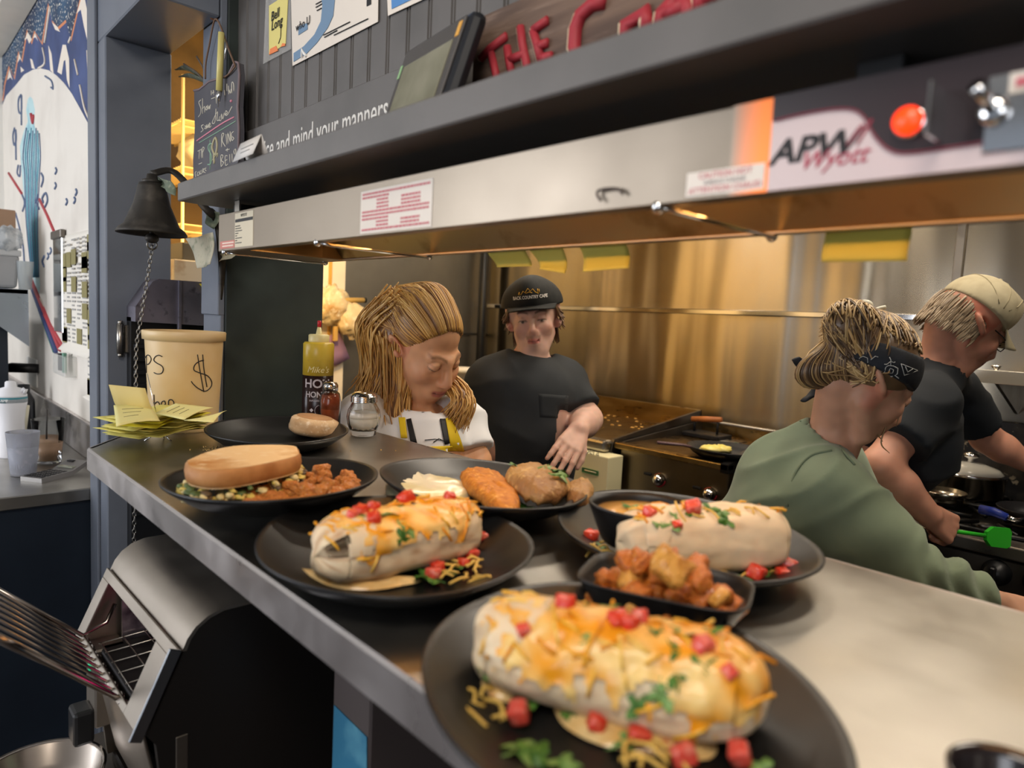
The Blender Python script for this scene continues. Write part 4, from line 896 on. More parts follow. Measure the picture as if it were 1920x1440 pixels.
# feed rack of wires
rk = part('rack_arm', MB(mat('rack_steel', 'a59c94', .22, 1)).tube([(TX0+.03, .30, .90), (TX0+.04, .285, .875), (TX0+.036, .25, .86), (TX0+.04, .12, .985)], .0035, 8), to)
part('rack_arm', MB(_M['rack_steel']).tube(spl([(TX1-.085, .275, .848), (TX1-.10, .255, .848), (TX1-.115, .245, .856), (TX1-.03, .1, 1.02)], 5), .0042, 8), to)
mb = MB(_M['rack_steel'])
for i in range(9):
    u = i/8; x = TX0+.04+u*(w-.155); mb.tube([(x, .262, .842), (x, .248, .853), (x+.06*u+.004, .06, 1.045)], .0022, 6)
part('feed_wires', mb, to)
part('lip_wire', MB(_M['rack_steel']).tube(spl([(TX0+.03+(w-.13)*i/14, .252+(.004 if i % 2 else -.003), .851+(.004 if i % 2 else -.002)) for i in range(15)], 3), .003, 6), to)
e0 = at(5, 1160, y=.07); e1 = at(30, 1205, y=.1)
part('rack_end_bar', MB(M_chrome).tube([(TX1-.03, .1, 1.02), (TX1-.05, .075, 1.055), (TX1-.15, .055, 1.06)], .004, 8), to)
# slotted front panel and control box
fa = Vector((0, .262, .836)); fb = Vector((0, .297, TZ+.06)); fd = (fb-fa).normalized(); FL = (fb-fa).length
ff = frame((TX0+.06, fa.y, fa.z), X, fd)
mb = MB(m_ts).box((0, 0, -.004), (w-.09, FL, 0), .001, ff).use(M_black)
for i in range(4):
    for j in range(11): mb.box((.02+.032*i+(.006 if j % 2 else 0), .02+.014*j, 0), (.04+.032*i+(.006 if j % 2 else 0), .0235+.014*j, .0006), 0, ff)
part('slotted_panel', mb, to)
part('control_box', MB(m_ts).box((TX0, .262, TZ+.10), (TX0+.062, .31, .838), .003), to)
part('control_knob', MB(M_blackp).box((TX0+.012, .232, .675), (TX0+.058, .263, .735), .006), to)
part('green_light', MB(mat('green_led', '1f9a6c', .3, emit=('1fbf86', .8))).ball((TX0+.032, .261, .80), (.006, .003, .008), 10, 8), to)
part('base', MB(m_td).box((TX0+.004, .30, TZ), (TX1-.004, .63, TZ+.022), .003), to)
part('nameplate', MB(M_ink).box((-1.02, .40, 1.0), (-.965, .43, 1.0008)), to)
part('corner_post', MB(m_ts).box((TX1-.03, .292, TZ+.02), (TX1, .31, .832), .002), to)
# table under the toaster, tray in front of it
t = thing('low_table', 'dark low table under the conveyor toaster', 'table', (-1.15, .4, 0))
part('top', MB(M_steeld).box((-1.42, .08, TZ-.03), (-.82, .655, TZ), .003), t)
for x, y in ((-1.4, .1), (-.84, .1), (-1.4, .63), (-.84, .63)): part('leg', MB(M_steeld).box((x-.015, y-.015, 0), (x+.015, y+.015, TZ-.03)), t)
pc = at(175, 1430, z=TZ+.03)
m_pan = mat('pan_steel', 'b5aca4', .22, 1)
prf = [(0, 0), (.075, 0), (.083, .006), (.09, .04), (.097, .043), (.097, .045), (.089, .043), (.081, .009), (0, .003)]
single('catch_pan', MB(m_pan).lathe(prf, 40, T(pc.x-.0, .185, TZ)), 'shallow steel pan catching toast in front of the toaster', 'pan')
# ================================================================ left counter along the mural wall
LZ = .90
t = thing('side_counter', 'grey steel side counter with navy end panel along the mural wall', 'counter', (-3.2, .2, 0))
part('top', MB(M_counter).box((-4.412, -.15, LZ-.036), (-2.155, .532, LZ), .003), t)
part('base', MB(M_navy).box((-4.412, -.12, 0), (-2.17, .53, LZ-.036)), t)
part('backsplash', MB(M_lip).box((-4.412, .515, LZ), (-2.155, .533, at(100, 757, y=.515).z), .003), t)
# steel shelf unit with tub etc.
ux_ = -3.3
a, b, c = at(0, 540, x=ux_), at(53, 540, x=ux_), at(55, 650, x=ux_); d = at(0, 612, x=ux_)
t = thing('steel_shelf', 'pale steel shelf bracket at the left edge carrying a grey tub', 'shelf', (ux_-.2, .4, c.z))
m_ps = mat('pale_steel', 'aab4be', .3, .9, rnoise=(5, .25, .4))
part('end_panel', MB(m_ps).prism([(-.1, a.z), (b.y, a.z), (c.y, c.z), (d.y, d.z), (-.1, d.z+.05)], -.004, 0, FX((ux_, 0, 0))), t)
part('board', MB(m_ps).box((ux_-.45, -.1, a.z-.02), (ux_, b.y, a.z), .002), t)
part('leg', MB(M_navy).box((ux_-.45, -.1, LZ), (ux_-.05, d.y+.03, d.z+.03)), t)
k0, k1 = at(0, 470, x=ux_-.05), at(43, 470, x=ux_-.05)
t = thing('food_tub', 'translucent grey plastic tub on the steel shelf at the left edge', 'tub', (ux_-.15, k1.y-.1, a.z))
zt_ = k1.z
part('tub', MB(mat('cloudy_tub', 'a8a9aa', .3, noise=(4, '8e9092', .4, .7))).box((ux_-.28, k1.y-.2, a.z+.002), (ux_-.05, k1.y-.01, zt_-.02), .012, taper=.9), t)
part('rim', MB(mat('tub_rim', 'c2c4c4', .3)).box((ux_-.285, k1.y-.205, zt_-.025), (ux_-.045, k1.y-.005, zt_), .006), t)
c_ = at(18, 410, x=ux_-.1)
single('cardboard_box', MB(mat('cardboard', 'a98a70', .8)).box((ux_-.30, c_.y-.12, zt_+.001), (ux_-.1, c_.y+.02, c_.z+.035), .003), 'brown cardboard box on top of the grey tub at the left edge', 'box')
cc = at(14, 440, x=ux_-.06)
single('plastic_wrap', MB(mat('cling_film', 'dfe4e6', .12, alpha=.6, noise=(25, 'aeb6ba', .45, .6))).ball((cc.x, cc.y, zt_+.04), (.04, .05, .05), 20, 14, .35, 4), 'crumpled clear plastic in front of the cardboard box', 'plastic')
k2 = at(50, 500, x=ux_-.02)
single('clear_cup', MB(mat('clear_cup_plastic', 'c9d3d6', .1, alpha=.4)).lathe([(.022, 0), (.03, .11), (.031, .112), (.029, .11), (.021, .002), (0, .002)], 20, T(ux_-.06, k2.y+.0, a.z)), 'clear plastic cup beside the grey tub on the steel shelf', 'cup')
# bottle, tumbler, coffee glass, calculator, black object
def zq(px, py, q): return (CAM+ray(px, py)*((q-CAM).dot(FW)/ray(px, py).dot(FW))).z
q = at(22, 856, z=LZ); sc = (q-CAM).dot(FW)/F
wb = thing('sport_bottle', 'white sports bottle with a teal band on the side counter', 'bottle', q)
zb = lambda py: zq(22, py, q)-LZ
rr = 26*sc; R_ = T(q); m_wb = mat('bottle_white', 'eeeef2', .3)
part('body', MB(m_wb).lathe([(0, 0), (rr*.78, 0), (rr*.82, .004), (rr*.84, zb(820)), (rr*.80, zb(790)), (rr*.9, zb(765)), (rr, zb(752)), (rr, zb(745)), (rr*.95, zb(742)), (0, zb(742))], 32, R_), wb)
part('band', MB(mat('teal_band', '3a8794', .4)).lathe([(rr*.94, zb(752)), (rr*1.0, zb(752)), (rr*1.0, zb(742)), (rr*.94, zb(742))], 32, R_), wb)
part('cap', MB(m_wb).lathe([(rr*.98, zb(742)), (rr*.98, zb(738)), (rr*.75, zb(733)), (rr*.7, zb(727)), (rr*.35, zb(724)), (rr*.33, zb(715)), (rr*.25, zb(713)), (0, zb(713))], 28, R_), wb)
vdx = Vector((RT.x, RT.y, 0)).normalized()
part('carry_loop', MB(m_wb).tube([q+Z*zb(736)+vdx*rr*.6, q+Z*zb(726)+vdx*rr*.95, q+Z*zb(727)+vdx*rr*1.12, q+Z*zb(736)+vdx*rr*.98], .005, 8), wb)
tb = frame(q+(CAM-q).normalized()*0+Z*zb(747)+Vector((-FW.x, -FW.y, 0)).normalized()*rr*1.005, vdx, Z); part('lettering', MB(M_white).text('CAMP', tb @ T(rr*.2, 0, 0), .012, .0006), wb)
q = at(44, 890, z=LZ); sc = (q-CAM).dot(FW)/F; rt_, rb_, ht = 27*sc, 20*sc, zq(44, 808, q)-LZ
m_fr = mat('frosted_tumbler', 'dfe2ec', .25, trans=.7, ior=1.15, alpha=.85)
tu = thing('plastic_tumbler', 'frosted plastic tumbler of ice water in front of the white sports bottle', 'cup', q)
part('cup', MB(m_fr).lathe([(0, .001), (rb_, .001), (rb_*1.02, .004), (rt_, ht), (rt_*.96, ht), (rb_*.94, .006), (0, .006)], 32, T(q)), tu)
part('ice_water', MB(mat('ice_water', 'd5d9e4', .15, trans=.6, ior=1.2, noise=(60, 'f6f6fa', .5, .65), bump=(50, .6, .004))).lathe([(0, .0065), (rb_*.93, .0065), (rb_*1.2, ht*.66), (0, ht*.66)], 28, T(q)), tu)
q = at(91, 867, z=LZ); sc = (q-CAM).dot(FW)/F; rt_, rb_, ht = 27*sc, 20*sc, zq(91, 784, q)-LZ
cg = thing('iced_coffee_glass', 'clear tumbler half full of milky coffee with a dark straw', 'cup', q)
part('glass', MB(mat('clear_tumbler', 'eceff2', .05, trans=1, ior=1.12)).lathe([(0, .001), (rb_, .001), (rb_*1.03, .005), (rt_, ht), (rt_*.965, ht), (rb_*.95, .009), (0, .008)], 32, T(q)), cg)
part('coffee', MB(mat('milky_coffee', 'b08c6c', .3)).lathe([(0, .0095), (rb_*.94, .0095), (rb_*1.12, ht*.47), (0, ht*.47)], 28, T(q)), cg)
part('straw', MB(mat('straw_dark', '3b3734', .4)).tube([q+Z*.012-vdx*.008, q+Z*(ht*1.22)-vdx*.002], .0028, 8), cg)
c0, c1, c2, c3 = [at(*p, z=LZ+.012) for p in ((66, 887), (78, 898), (165, 877), (152, 868))]
ca = thing('calculator', 'grey desk calculator with tilted display at the end of the side counter', 'calculator', at(115, 890, z=LZ))
ux2 = (c2-c1); Lc = ux2.length; ux2.normalize(); uy2 = (c0-c1); uy2 = (uy2-ux2*uy2.dot(ux2)); Wc = max(.07, uy2.length); uy2.normalize(); nz2 = ux2.cross(uy2); nz2 = nz2 if nz2.z > 0 else -nz2
cf = frame(Vector((c1.x, c1.y, LZ)), ux2, uy2)
if cf.col[2].z < 0: cf = frame(Vector((c1.x, c1.y, LZ))+uy2*Wc, ux2, -uy2)
m_cg = mat('calculator_grey', '8c8987', .35, .4)
part('case', MB(m_cg).prism([(0, 0), (Lc*.66, .0), (Lc, .022), (Lc, .034), (Lc*.66, .014), (0, .012)], 0, Wc, cf @ Matrix(((1, 0, 0, 0), (0, 0, -1, Wc), (0, 1, 0, 0), (0, 0, 0, 1)))), ca)
for i in range(5):
    for j in range(4): part('key', MB(M_ink).box((.008+i*Lc*.115, .008+j*Wc*.23, .0118), (.008+i*Lc*.115+Lc*.085, .008+j*Wc*.23+Wc*.17, .0145), .001, cf), ca)
part('display', MB(mat('lcd', '9a9c8c', .2)).box((Lc*.70, .01, .0185), (Lc*.86, Wc-.01, .0225), 0, cf @ T(0, 0, .0) ), ca)
part('solar_cell', MB(M_ink).box((Lc*.9, Wc*.55, .029), (Lc*.97, Wc-.012, .033), 0, cf), ca)
q = at(56, 815, z=LZ)
single('black_flask', MB(M_blackp).lathe([(0, 0), (.035, 0), (.037, .01), (.035, .12), (.02, .15), (.02, .18), (0, .182)], 24, T(q.x-.12, q.y-.0, LZ)), 'black flask behind the white sports bottle', 'bottle')
q = at(-2, 850, z=LZ)
single('paper_cup', MB(mat('cream_cup', 'd8d2b8', .6)).lathe([(0, 0), (.03, 0), (.045, .13), (0, .13)], 24, T(q.x-.2, q.y+.07, LZ)), 'cream cup half hidden behind the white sports bottle', 'cup')
from mathutils.bvhtree import BVHTree
m_plate = mat('glazed_plate_black', '0c0d0e', .36, noise=(40, '141516', .45, .7), rnoise=(6, .28, .44), spec=.5)
def plate(cx, cy, a, b, th, label, tilt=(0, 0), z=CZ, seed=0):
    """oval coupe plate; tilt raises the rim (degrees about X, Y)"""
    M = T(cx, cy, z) @ rot(math.radians(tilt[0]), math.radians(tilt[1]), 0) @ rot(0, 0, math.radians(th))
    o = thing('oval_plate', label, 'plate', M=M, group='black oval plates on the pass')
    pf = [(0, 0), (.55, 0), (.60, .0015), (.80, .012), (.96, .028), (1.0, .033), (1.003, .0355), (.99, .0362), (.955, .0335), (.80, .0185), (.62, .0085), (.50, .006), (0, .0055)]
    wob = lambda an, r, zz: 1+.012*math.sin(3*an+seed)+.008*math.sin(5*an+2*seed)
    part('dish', MB(m_plate).lathe([(r*a, zz) for r, zz in pf], 72, sy=b/a, wob=wob), o, world=False)
    return M
def tilt_up(M, P0): return M
PL = {}
PL['far'] = plate(-1.295, .593, .165, .135, -20, 'dark oval plate holding the English muffin beside the honey bottle', seed=1)
PL['sand'] = plate(-.885, .40, .168, .140, -20, 'dark oval plate under the toast sandwich and seasoned potatoes', (0, -3.5), CZ+.0095, 2)
PL['egg'] = plate(-.722, .634, .168, .145, -20, 'dark oval plate under the fried egg and breaded cutlets', (-3.0, 0), CZ+.0075, 3)
PL['left'] = plate(-.60, .407, .166, .142, -20, 'dark oval plate under the burrito with the tucked end showing', seed=4)
PL['right'] = plate(-.437, .70, .176, .142, -30, 'dark oval plate under the pale burrito nearest the green-shirted person', seed=5)
PL['near'] = plate(-.268, .366, .160, .131, -28, 'dark oval plate nearest the camera under the cheese-covered burrito', seed=6)
FZ = CZ+.007
# ---------------------------------------------------------------- burritos
m_tort = mat('flour_tortilla', 'd8c2a0', .62, vc=True, sss=.15, bump=(70, .25, .002))
m_chz = mat('melted_cheese', 'e0a32a', .35, vc=True, coat=.15, sss=.1, bump=(120, .3, .002))
def nz(p, f, s=0): return mnoise.noise(Vector(p)*f+Vector((s*7.3, s*3.1, s*1.7)))
def burrito(label, A, B, hw, hh, seed, cheese, tuck=-1, brown=.4):
    A, B = Vector(A), Vector(B); c = (A+B)/2; d = B-A; L2 = d.length/2; u = d.normalized(); v = Z.cross(u).normalized(); w = u.cross(v)
    Mf = Matrix(((u.x, v.x, w.x, c.x), (u.y, v.y, w.y, c.y), (u.z, v.z, w.z, c.z), (0, 0, 0, 1)))
    o = thing('burrito', label, 'burrito', M=Mf)
    NU, NV = 72, 90; V = []; colr = []
    for i in range(NU):
        a = 2*PI*i/NU
        for j in range(NV):
            s = -1+2*j/(NV-1); e = (1-min(1, abs(s))**4.2)**(1/2.6)
            e = max(e, .0)
            ca, sa = math.cos(a), math.sin(a); q = 2.5
            rr = (abs(ca)**q+abs(sa)**q)**(-1/q)
            y, z = hw*rr*ca*e, hh*rr*sa*e
            x = s*L2*(1-.05*(abs(ca)**2)*(abs(s) > .8))
            k = 1+.10*nz((x*9, ca*1.2, sa*1.2), 1.6, seed)+.035*nz((x*30, ca*3, sa*3), 1.5, seed+2)
            # overlapping flap seam spiralling along the roll, tucks at the ends
            ph = (a-1.1-.35*s) % (2*PI); k += .045*max(0, 1-ph/1.3)*(ph < 1.3)
            for sg in (-1, 1):
                t = (s*sg-.70)/.30
                if t > 0: k += .10*math.sin(a*3+seed+t*2.5)*t*(1.5 if sg == tuck else .8)*(1-t*.5)
            p = (x, y*k, max(-hh*.93, z*k)); V.append(p)
            n = nz((x*22, ca*2, sa*2), 1.2, seed+4); br = max(0, nz((x*50, ca*4.4, sa*4.4), 1.1, seed+5)-.12)*brown*2.2
            base = np.array(lin('dcc7a6')[:3])*(1+.10*n); tan = np.array(lin('a8774a')[:3])
            colr.append((*(base*(1-min(.75, br))+tan*min(.75, br)), 1))
    Fc = [[i*NV+j, ((i+1) % NU)*NV+j, ((i+1) % NU)*NV+j+1, i*NV+j+1] for i in range(NU) for j in range(NV-1)]
    mb = MB(m_tort); mb.add(V, Fc); mb.col = colr; tp = part('tortilla', mb, o, world=False)
    # outer tortilla edges folded over the end
    for a0, a1, s0_, sl_ in ((.2, 3.0, -.60, .16), (2.2, 5.2, -.74, -.10), (4.4, 6.8, -.82, .06)):
        keep = {}; FV = []; FC = []; FF = []
        for f in Fc:
            ok = True
            for i in f:
                ia, ij = divmod(i, NV); a = 2*PI*ia/NU; ss = (-1+2*ij/(NV-1))*-tuck
                a = a if a >= a0 else a+2*PI
                if not (a0 <= a <= a1 and ss < s0_+sl_*math.sin((a-a0)/(a1-a0)*PI)): ok = False; break
            if ok:
                for i in f:
                    if i not in keep:
                        keep[i] = len(FV); x, y, z = V[i]; q = Vector((x*.0+(.6*x/L2), y/hw, z/hh)); FV.append(tuple(Vector(V[i])+q.normalized()*.0022)); FC.append(colr[i])
                FF.append([keep[i] for i in f])
        if FF: mb = MB(m_tort); mb.add(FV, FF); mb.col = FC; part('folded_flap', mb, o, world=False)
    # melted cheese blanket over the top, in patches
    if cheese:
        keep = {}; CV = []; CC = []; CF = []; thr, lo = cheese
        for f in Fc:
            ok = True
            for i in f:
                x, y, z = V[i]; m = nz((x*34, y*34, z*20), 1, seed+8)*.8+nz((x*110, y*110, z*80), 1, seed+9)*.75+(z/hh-lo)*1.1-thr
                if m < 0: ok = False; break
            if ok:
                idx = []
                for i in f:
                    if i not in keep:
                        x, y, z = V[i]; keep[i] = len(CV); h = 1.0+(.0022+.0018*nz((x*120, y*120, z*120), 1, seed))/max(.01, math.hypot(y, z))
                        CV.append((x, y*h, z*h)); t = max(0, min(1, .5+1.3*nz((x*55, y*55, z*55), 1, seed+3)))
                        c1, c2 = np.array(lin('e39612')[:3]), np.array(lin('e9c67c')[:3]); CC.append((*(c1*(1-t)+c2*t), 1))
                    idx.append(keep[i])
                CF.append(idx)
        mb = MB(m_chz); mb.add(CV, CF); rr_ = random.Random(seed)
        for k in range(55 if len(CV) > 300 else 18):
            p = Vector(rr_.choice(CV)); nn = Vector((0, p.y, p.z)).normalized(); a = rr_.uniform(0, PI); dd = Vector((math.cos(a), 0, 0))+nn.cross(Vector((1, 0, 0)))*math.sin(a); l = rr_.uniform(.005, .012); n0 = len(mb.v)
            mb.tube([p-dd*l+nn*.0002, p+nn*.0014, p+dd*l-nn*.0012], .0014, 5); cc = lin(rr_.choice(('e8a324', 'e3ac34', 'e6bc5a', 'dd8f1a'))); CC += [cc]*(len(mb.v)-n0)
        mb.col = CC; part('melted_cheese', mb, o, world=False, label='melted orange and white cheese', kind='stuff')
    W = [Mf @ Vector(p) for p in V]
    return BVHTree.FromPolygons(W, Fc), o
def drop(px, py, bvh, z=FZ+.004):
    if bvh:
        r = ray(px, py); h = bvh.ray_cast(CAM, r.normalized())
        if h[0] is not None: return h[0], h[1]
    return at(px, py, z=z), Z.copy()
# ---------------------------------------------------------------- toppings, one mesh of each kind reused by copies
m_tom = mat('tomato_red', 'c8321c', .3, noise=(1.6, 'd8604a', .45, .7), coat=.2)
m_tom2 = mat('tomato_pink', 'cf4a3c', .3, noise=(1.4, 'e0907e', .5, .7), coat=.2)
m_cil = mat('cilantro_green', '3a6420', .5, noise=(2, '5a8636', .45, .7)); m_cil2 = mat('cilantro_pale', '5f8440', .5, noise=(2, '84a35e', .45, .7))
m_shr = mat('cheese_shred_yellow', 'd9b45a', .5)
def tom_mesh(s, m):
    mb = MB(m).ball((0, 0, 0), (1, .9, .8), 14, 10, .22, 2, seed=s, sq=.42); return mb.mesh('diced_tomato')
TOM = [tom_mesh(s, m_tom if s % 3 else m_tom2) for s in range(5)]
def leaf_mesh(s, m):
    r = random.Random(s); pts = []; n = 36
    for i in range(n):
        a = 2*PI*i/n; pts.append((1+.32*math.sin(3*a+s)+.16*math.sin(7*a+2*s))*.8)
    mb = MB(m)
    V = [(0, 0, .12)]+[(pts[i]*math.cos(2*PI*i/n)*.5, pts[i]*math.sin(2*PI*i/n)*.5, .12*math.sin(3*2*PI*i/n+s)-.02) for i in range(n)]+[(pts[i]*math.cos(2*PI*i/n), pts[i]*math.sin(2*PI*i/n), .22*math.sin(2*2*PI*i/n+s)-.12) for i in range(n)]
    Fc = [[0, 1+i, 1+(i+1) % n] for i in range(n)]+[[1+i, 1+n+i, 1+n+(i+1) % n, 1+(i+1) % n] for i in range(n)]
    mb.add(V, Fc); mb.tube([(0, 0, .1), (-.9, .15, -.05), (-1.3, .4, -.1)], .07, 5); return mb.mesh('cilantro_leaf')
LEAF = [leaf_mesh(s, m_cil if s % 2 else m_cil2) for s in range(4)]
tr = random.Random(21)
def put(meshes, nm, px, py, size, bvh, label, cat, group, lift=.4):
    p, n = drop(px, py, bvh); me = tr.choice(meshes)
    o = bpy.data.objects.new(nm, me); COL.objects.link(o)
    M = T(p+n*size*lift) @ n.to_track_quat('Z', 'Y').to_matrix().to_4x4() @ rot(tr.uniform(-.4, .4), tr.uniform(-.4, .4), tr.uniform(0, 6.3)) @ Matrix.Diagonal((size, size, size, 1))
    o.matrix_world = M; _W[o.name] = M; o['label'] = label; o['category'] = cat; o['group'] = group
def toms(l, bvh, lab, grp, s=.0075):
    for q in l: put(TOM, 'diced_tomato', q[0], q[1], .80*s*(q[2] if len(q) > 2 else tr.uniform(.85, 1.15)), bvh, lab, 'tomato', grp, .55)
def leaves(l, bvh, lab, grp, s=.010):
    for q in l: put(LEAF, 'cilantro_leaf', q[0], q[1], s*(q[2] if len(q) > 2 else tr.uniform(.8, 1.2)), bvh, lab, 'herb', grp, .15)
def shreds(boxes, n, bvh, label, seed, z=FZ+.003, ln=.026):
    r = random.Random(seed); mb = MB(m_shr)
    for k in range(n):
        x0, y0, x1, y1 = boxes[k % len(boxes)]; px, py = r.uniform(x0, x1), r.uniform(y0, y1); p, nn = drop(px, py, bvh, z+r.uniform(0, .006))
        a = r.uniform(0, PI); d = Vector((math.cos(a), math.sin(a), 0)); d = (d-nn*d.dot(nn)).normalized(); l = ln*r.uniform(.5, 1.2); side = d.cross(nn)
        mb.tube(spl([p-d*l/2, p+side*r.uniform(-.005, .005)+nn*.003, p+d*l/2], 3), .0013, 5)
    single('cheese_shreds', mb, label, 'cheese', kind='stuff')
# near burrito
bv, _ = burrito('cheese-covered burrito nearest the camera with tomato and cilantro on top', at(893, 1188, z=1.187), at(1446, 1308, z=1.187), .040, .031, 1, (-.22, .12), -1, .25)
g1 = 'diced tomato on the nearest burrito'; lt = 'diced tomato piece on top of the burrito nearest the camera'
toms([(1033, 1122, 1.3), (1060, 1140, 1.35), (1050, 1112, 1.2), (1160, 1172, 1.3), (1180, 1176, 1.2), (1198, 1166, 1.15), (1317, 1220, 1.25), (985, 1185, .9), (1365, 1262, .9)], bv, lt, g1, .0068)
leaves([(1020, 1138), (1092, 1138), (1140, 1142), (1240, 1188, 1.2), (1270, 1184, 1.2), (1328, 1188, 1.2), (1292, 1196), (1112, 1195), (1265, 1268, 1.25), (1240, 1302, 1.3), (1190, 1322, 1.1), (1275, 1225), (905, 1262), (1320, 1250)], bv, 'cilantro leaf piece on top of the burrito nearest the camera', 'cilantro on the nearest burrito', .0078)
toms([(972, 1346, 1.35), (1118, 1364, 1.15), (1198, 1390, 1.2), (1280, 1428, 1.4), (1386, 1424, 1.3)], None, 'diced tomato piece on the plate in front of the nearest burrito', 'diced tomato in front of the nearest burrito', .0070)
leaves([(992, 1318, 1.2), (1072, 1342), (1167, 1394), (1312, 1376), (975, 1408, 1.6), (1005, 1416, 1.5), (1052, 1430, 1.4), (1420, 1438, 1.1)], None, 'cilantro leaf piece on the plate in front of the nearest burrito', 'cilantro in front of the nearest burrito', .0078)
shreds([(870, 1285, 960, 1345), (1180, 1385, 1270, 1440)], 16, None, 'yellow cheese shreds scattered in front of the nearest burrito', 5)
m_sauce = mat('cheese_sauce', 'd9bc84', .3, noise=[(30, 'c99a50', .45, .7), (60, 'b5754a', .6, .75)], coat=.3, bump=(60, .5, .003))
def puddle(pts, label, seed=0, z0=FZ, th=.006):
    P = [at(*p, z=z0) for p in pts]; c = sum(P, Vector())/len(P); ring = spl(P+[P[0]], 4)[:-1]; n = len(ring); V = [c+Z*th]; 
    for k, (f, h) in enumerate(((.5, 1), (.85, .8), (1.0, .1))):
        V += [c.lerp(p, f)+Z*(th*h+.002*nz(p*60, 1, seed)*(k < 2)) for p in ring]
    Fc = [[0, 1+i, 1+(i+1) % n] for i in range(n)]+[[1+k*n+i, 1+k*n+n+i, 1+k*n+n+(i+1) % n, 1+k*n+(i+1) % n] for k in range(2) for i in range(n)]
    mb = MB(m_sauce); mb.add(V, Fc); single('sauce_puddle', mb, label, 'sauce')
puddle([(1035, 1325), (1120, 1325), (1230, 1350), (1335, 1385), (1330, 1425), (1240, 1420), (1130, 1400), (1060, 1365)], 'creamy cheese sauce spilled in front of the nearest burrito')
puddle([(890, 1290), (925, 1280), (965, 1300), (960, 1318), (915, 1312)], 'small pale sauce spot by the left end of the nearest burrito', 2)
# left burrito
bv, _ = burrito('burrito with a tucked folded end facing the camera, left of the pale one', at(590, 1044, z=1.187), at(893, 978, z=1.189), .040, .0325, 2, (-.02, .28), -1, .6)
toms([(662, 970), (677, 964), (700, 958, 1.1), (716, 951, 1.15), (700, 977, 1.15), (762, 941, 1.3), (775, 935), (793, 934, 1.1), (842, 938)], bv, 'diced tomato piece on top of the tucked-end burrito', 'diced tomato on the tucked-end burrito', .0078)
leaves([(682, 958), (728, 966, 1.2), (757, 998, 1.3), (752, 1012, 1.2), (863, 956, 1.2), (812, 924), (740, 953), (672, 975)], bv, 'cilantro leaf piece on top of the tucked-end burrito', 'cilantro on the tucked-end burrito', .0085)
toms([(898, 1017, 1.5), (882, 1046, 1.3), (820, 1070, 1.1), (812, 1082), (905, 1010, 1.2), (868, 1060, .9)], None, 'diced tomato piece on the plate beside the tucked-end burrito', 'diced tomato beside the tucked-end burrito', .0078)
leaves([(770, 1066, 1.4), (790, 1085, 1.5), (800, 1078), (855, 1065), (840, 1075, 1.2), (815, 1090)], None, 'cilantro leaf piece on the plate beside the tucked-end burrito', 'cilantro beside the tucked-end burrito', .0085)
shreds([(830, 1045, 915, 1092)], 18, None, 'cheese shreds on the plate right of the tucked-end burrito', 6)
puddle([(545, 1072), (600, 1078), (680, 1098), (760, 1098), (790, 1090), (700, 1108), (600, 1098)], 'pink bean sauce along the front of the tucked-end burrito', 3)
# right burrito
bv, _ = burrito('pale smooth burrito on the plate beside the sauce skillet', at(1158, 1016, z=1.190), at(1476, 1004, z=1.193), .038, .036, 3, (.62, .62), -1, .2)
toms([(1297, 957, 1.35), (1217, 966, 1.05), (1268, 986, .8)], bv, 'diced tomato piece on top of the pale burrito', 'diced tomato on the pale burrito', .0078)
leaves([(1330, 955, 1.2), (1265, 968), (1258, 984, 1.3), (1350, 962), (1362, 976, 1.2), (1238, 985), (1300, 963)], bv, 'cilantro leaf piece on top of the pale burrito', 'cilantro on the pale burrito', .0085)
toms([(1108, 1012, 1.3), (1418, 1083, 1.5), (1478, 1068, 1.4), (1466, 1081)], None, 'diced tomato piece on the plate around the pale burrito', 'diced tomato around the pale burrito', .0085)
leaves([(1440, 1072, 1.5), (1455, 1060, 1.4), (1430, 1080), (1395, 1085), (1370, 1085), (1135, 1042), (1128, 1025)], None, 'cilantro leaf piece on the plate around the pale burrito', 'cilantro around the pale burrito', .009)
shreds([(1108, 998, 1155, 1040), (1330, 1075, 1400, 1092), (1440, 1055, 1500, 1080), (1220, 955, 1430, 965)], 30, bv, 'cheese shreds around and on the pale burrito', 8)
# ---------------------------------------------------------------- sauce skillet behind the pale burrito
m_cast = mat('cast_black', '0b0b0c', .42, noise=(50, '131314', .45, .7), spec=.5)
q0, q1 = at(1112, 935, z=1.222), at(1308, 955, z=1.222); c = (q0+q1)/2; rx = (q1-q0).length/2; c = at(1208, 946, z=1.222); c.z = CZ+.028
an = math.atan2((q1-q0).y, (q1-q0).x); Mb = T(c) @ rot(math.radians(4), 0, an)
t = thing('sauce_skillet', 'small black skillet dish of orange cheese sauce behind the pale burrito', 'dish', M=Mb)
part('dish', MB(m_cast).lathe([(0, 0), (rx*.74, 0), (rx*.80, .004), (rx*.96, .036), (rx*1.0, .043), (rx*1.0, .045), (rx*.96, .0455), (rx*.92, .038), (rx*.77, .007), (0, .006)], 48, sy=.80, wob=lambda a, r, z: 1+(.05*math.cos(2*a)+.02*math.cos(4*a))*(z > .03)), t, world=False)
part('sauce', MB(mat('orange_sauce', 'c99a55', .25, noise=[(18, 'e0ae4e', .45, .65), (45, 'b38a5c', .55, .75)], coat=.4, bump=(50, .4, .002))).lathe([(0, .0365), (rx*.5, .0365), (rx*.915, .0355), (rx*.89, .031)], 40, sy=.80), t, world=False)
leaves([(1195, 948), (1228, 946, 1.1), (1180, 950), (1240, 952)], None, 'green herb fleck floating on the orange sauce', 'herb flecks on the sauce', .007)
for o in list(COL.objects)[-4:]: o.location.z += .052; 
for o, (px, py) in zip(list(COL.objects)[-4:], ((1195, 948), (1228, 946), (1180, 950), (1240, 952))): p = at(px, py, z=CZ+.067); o.location = p
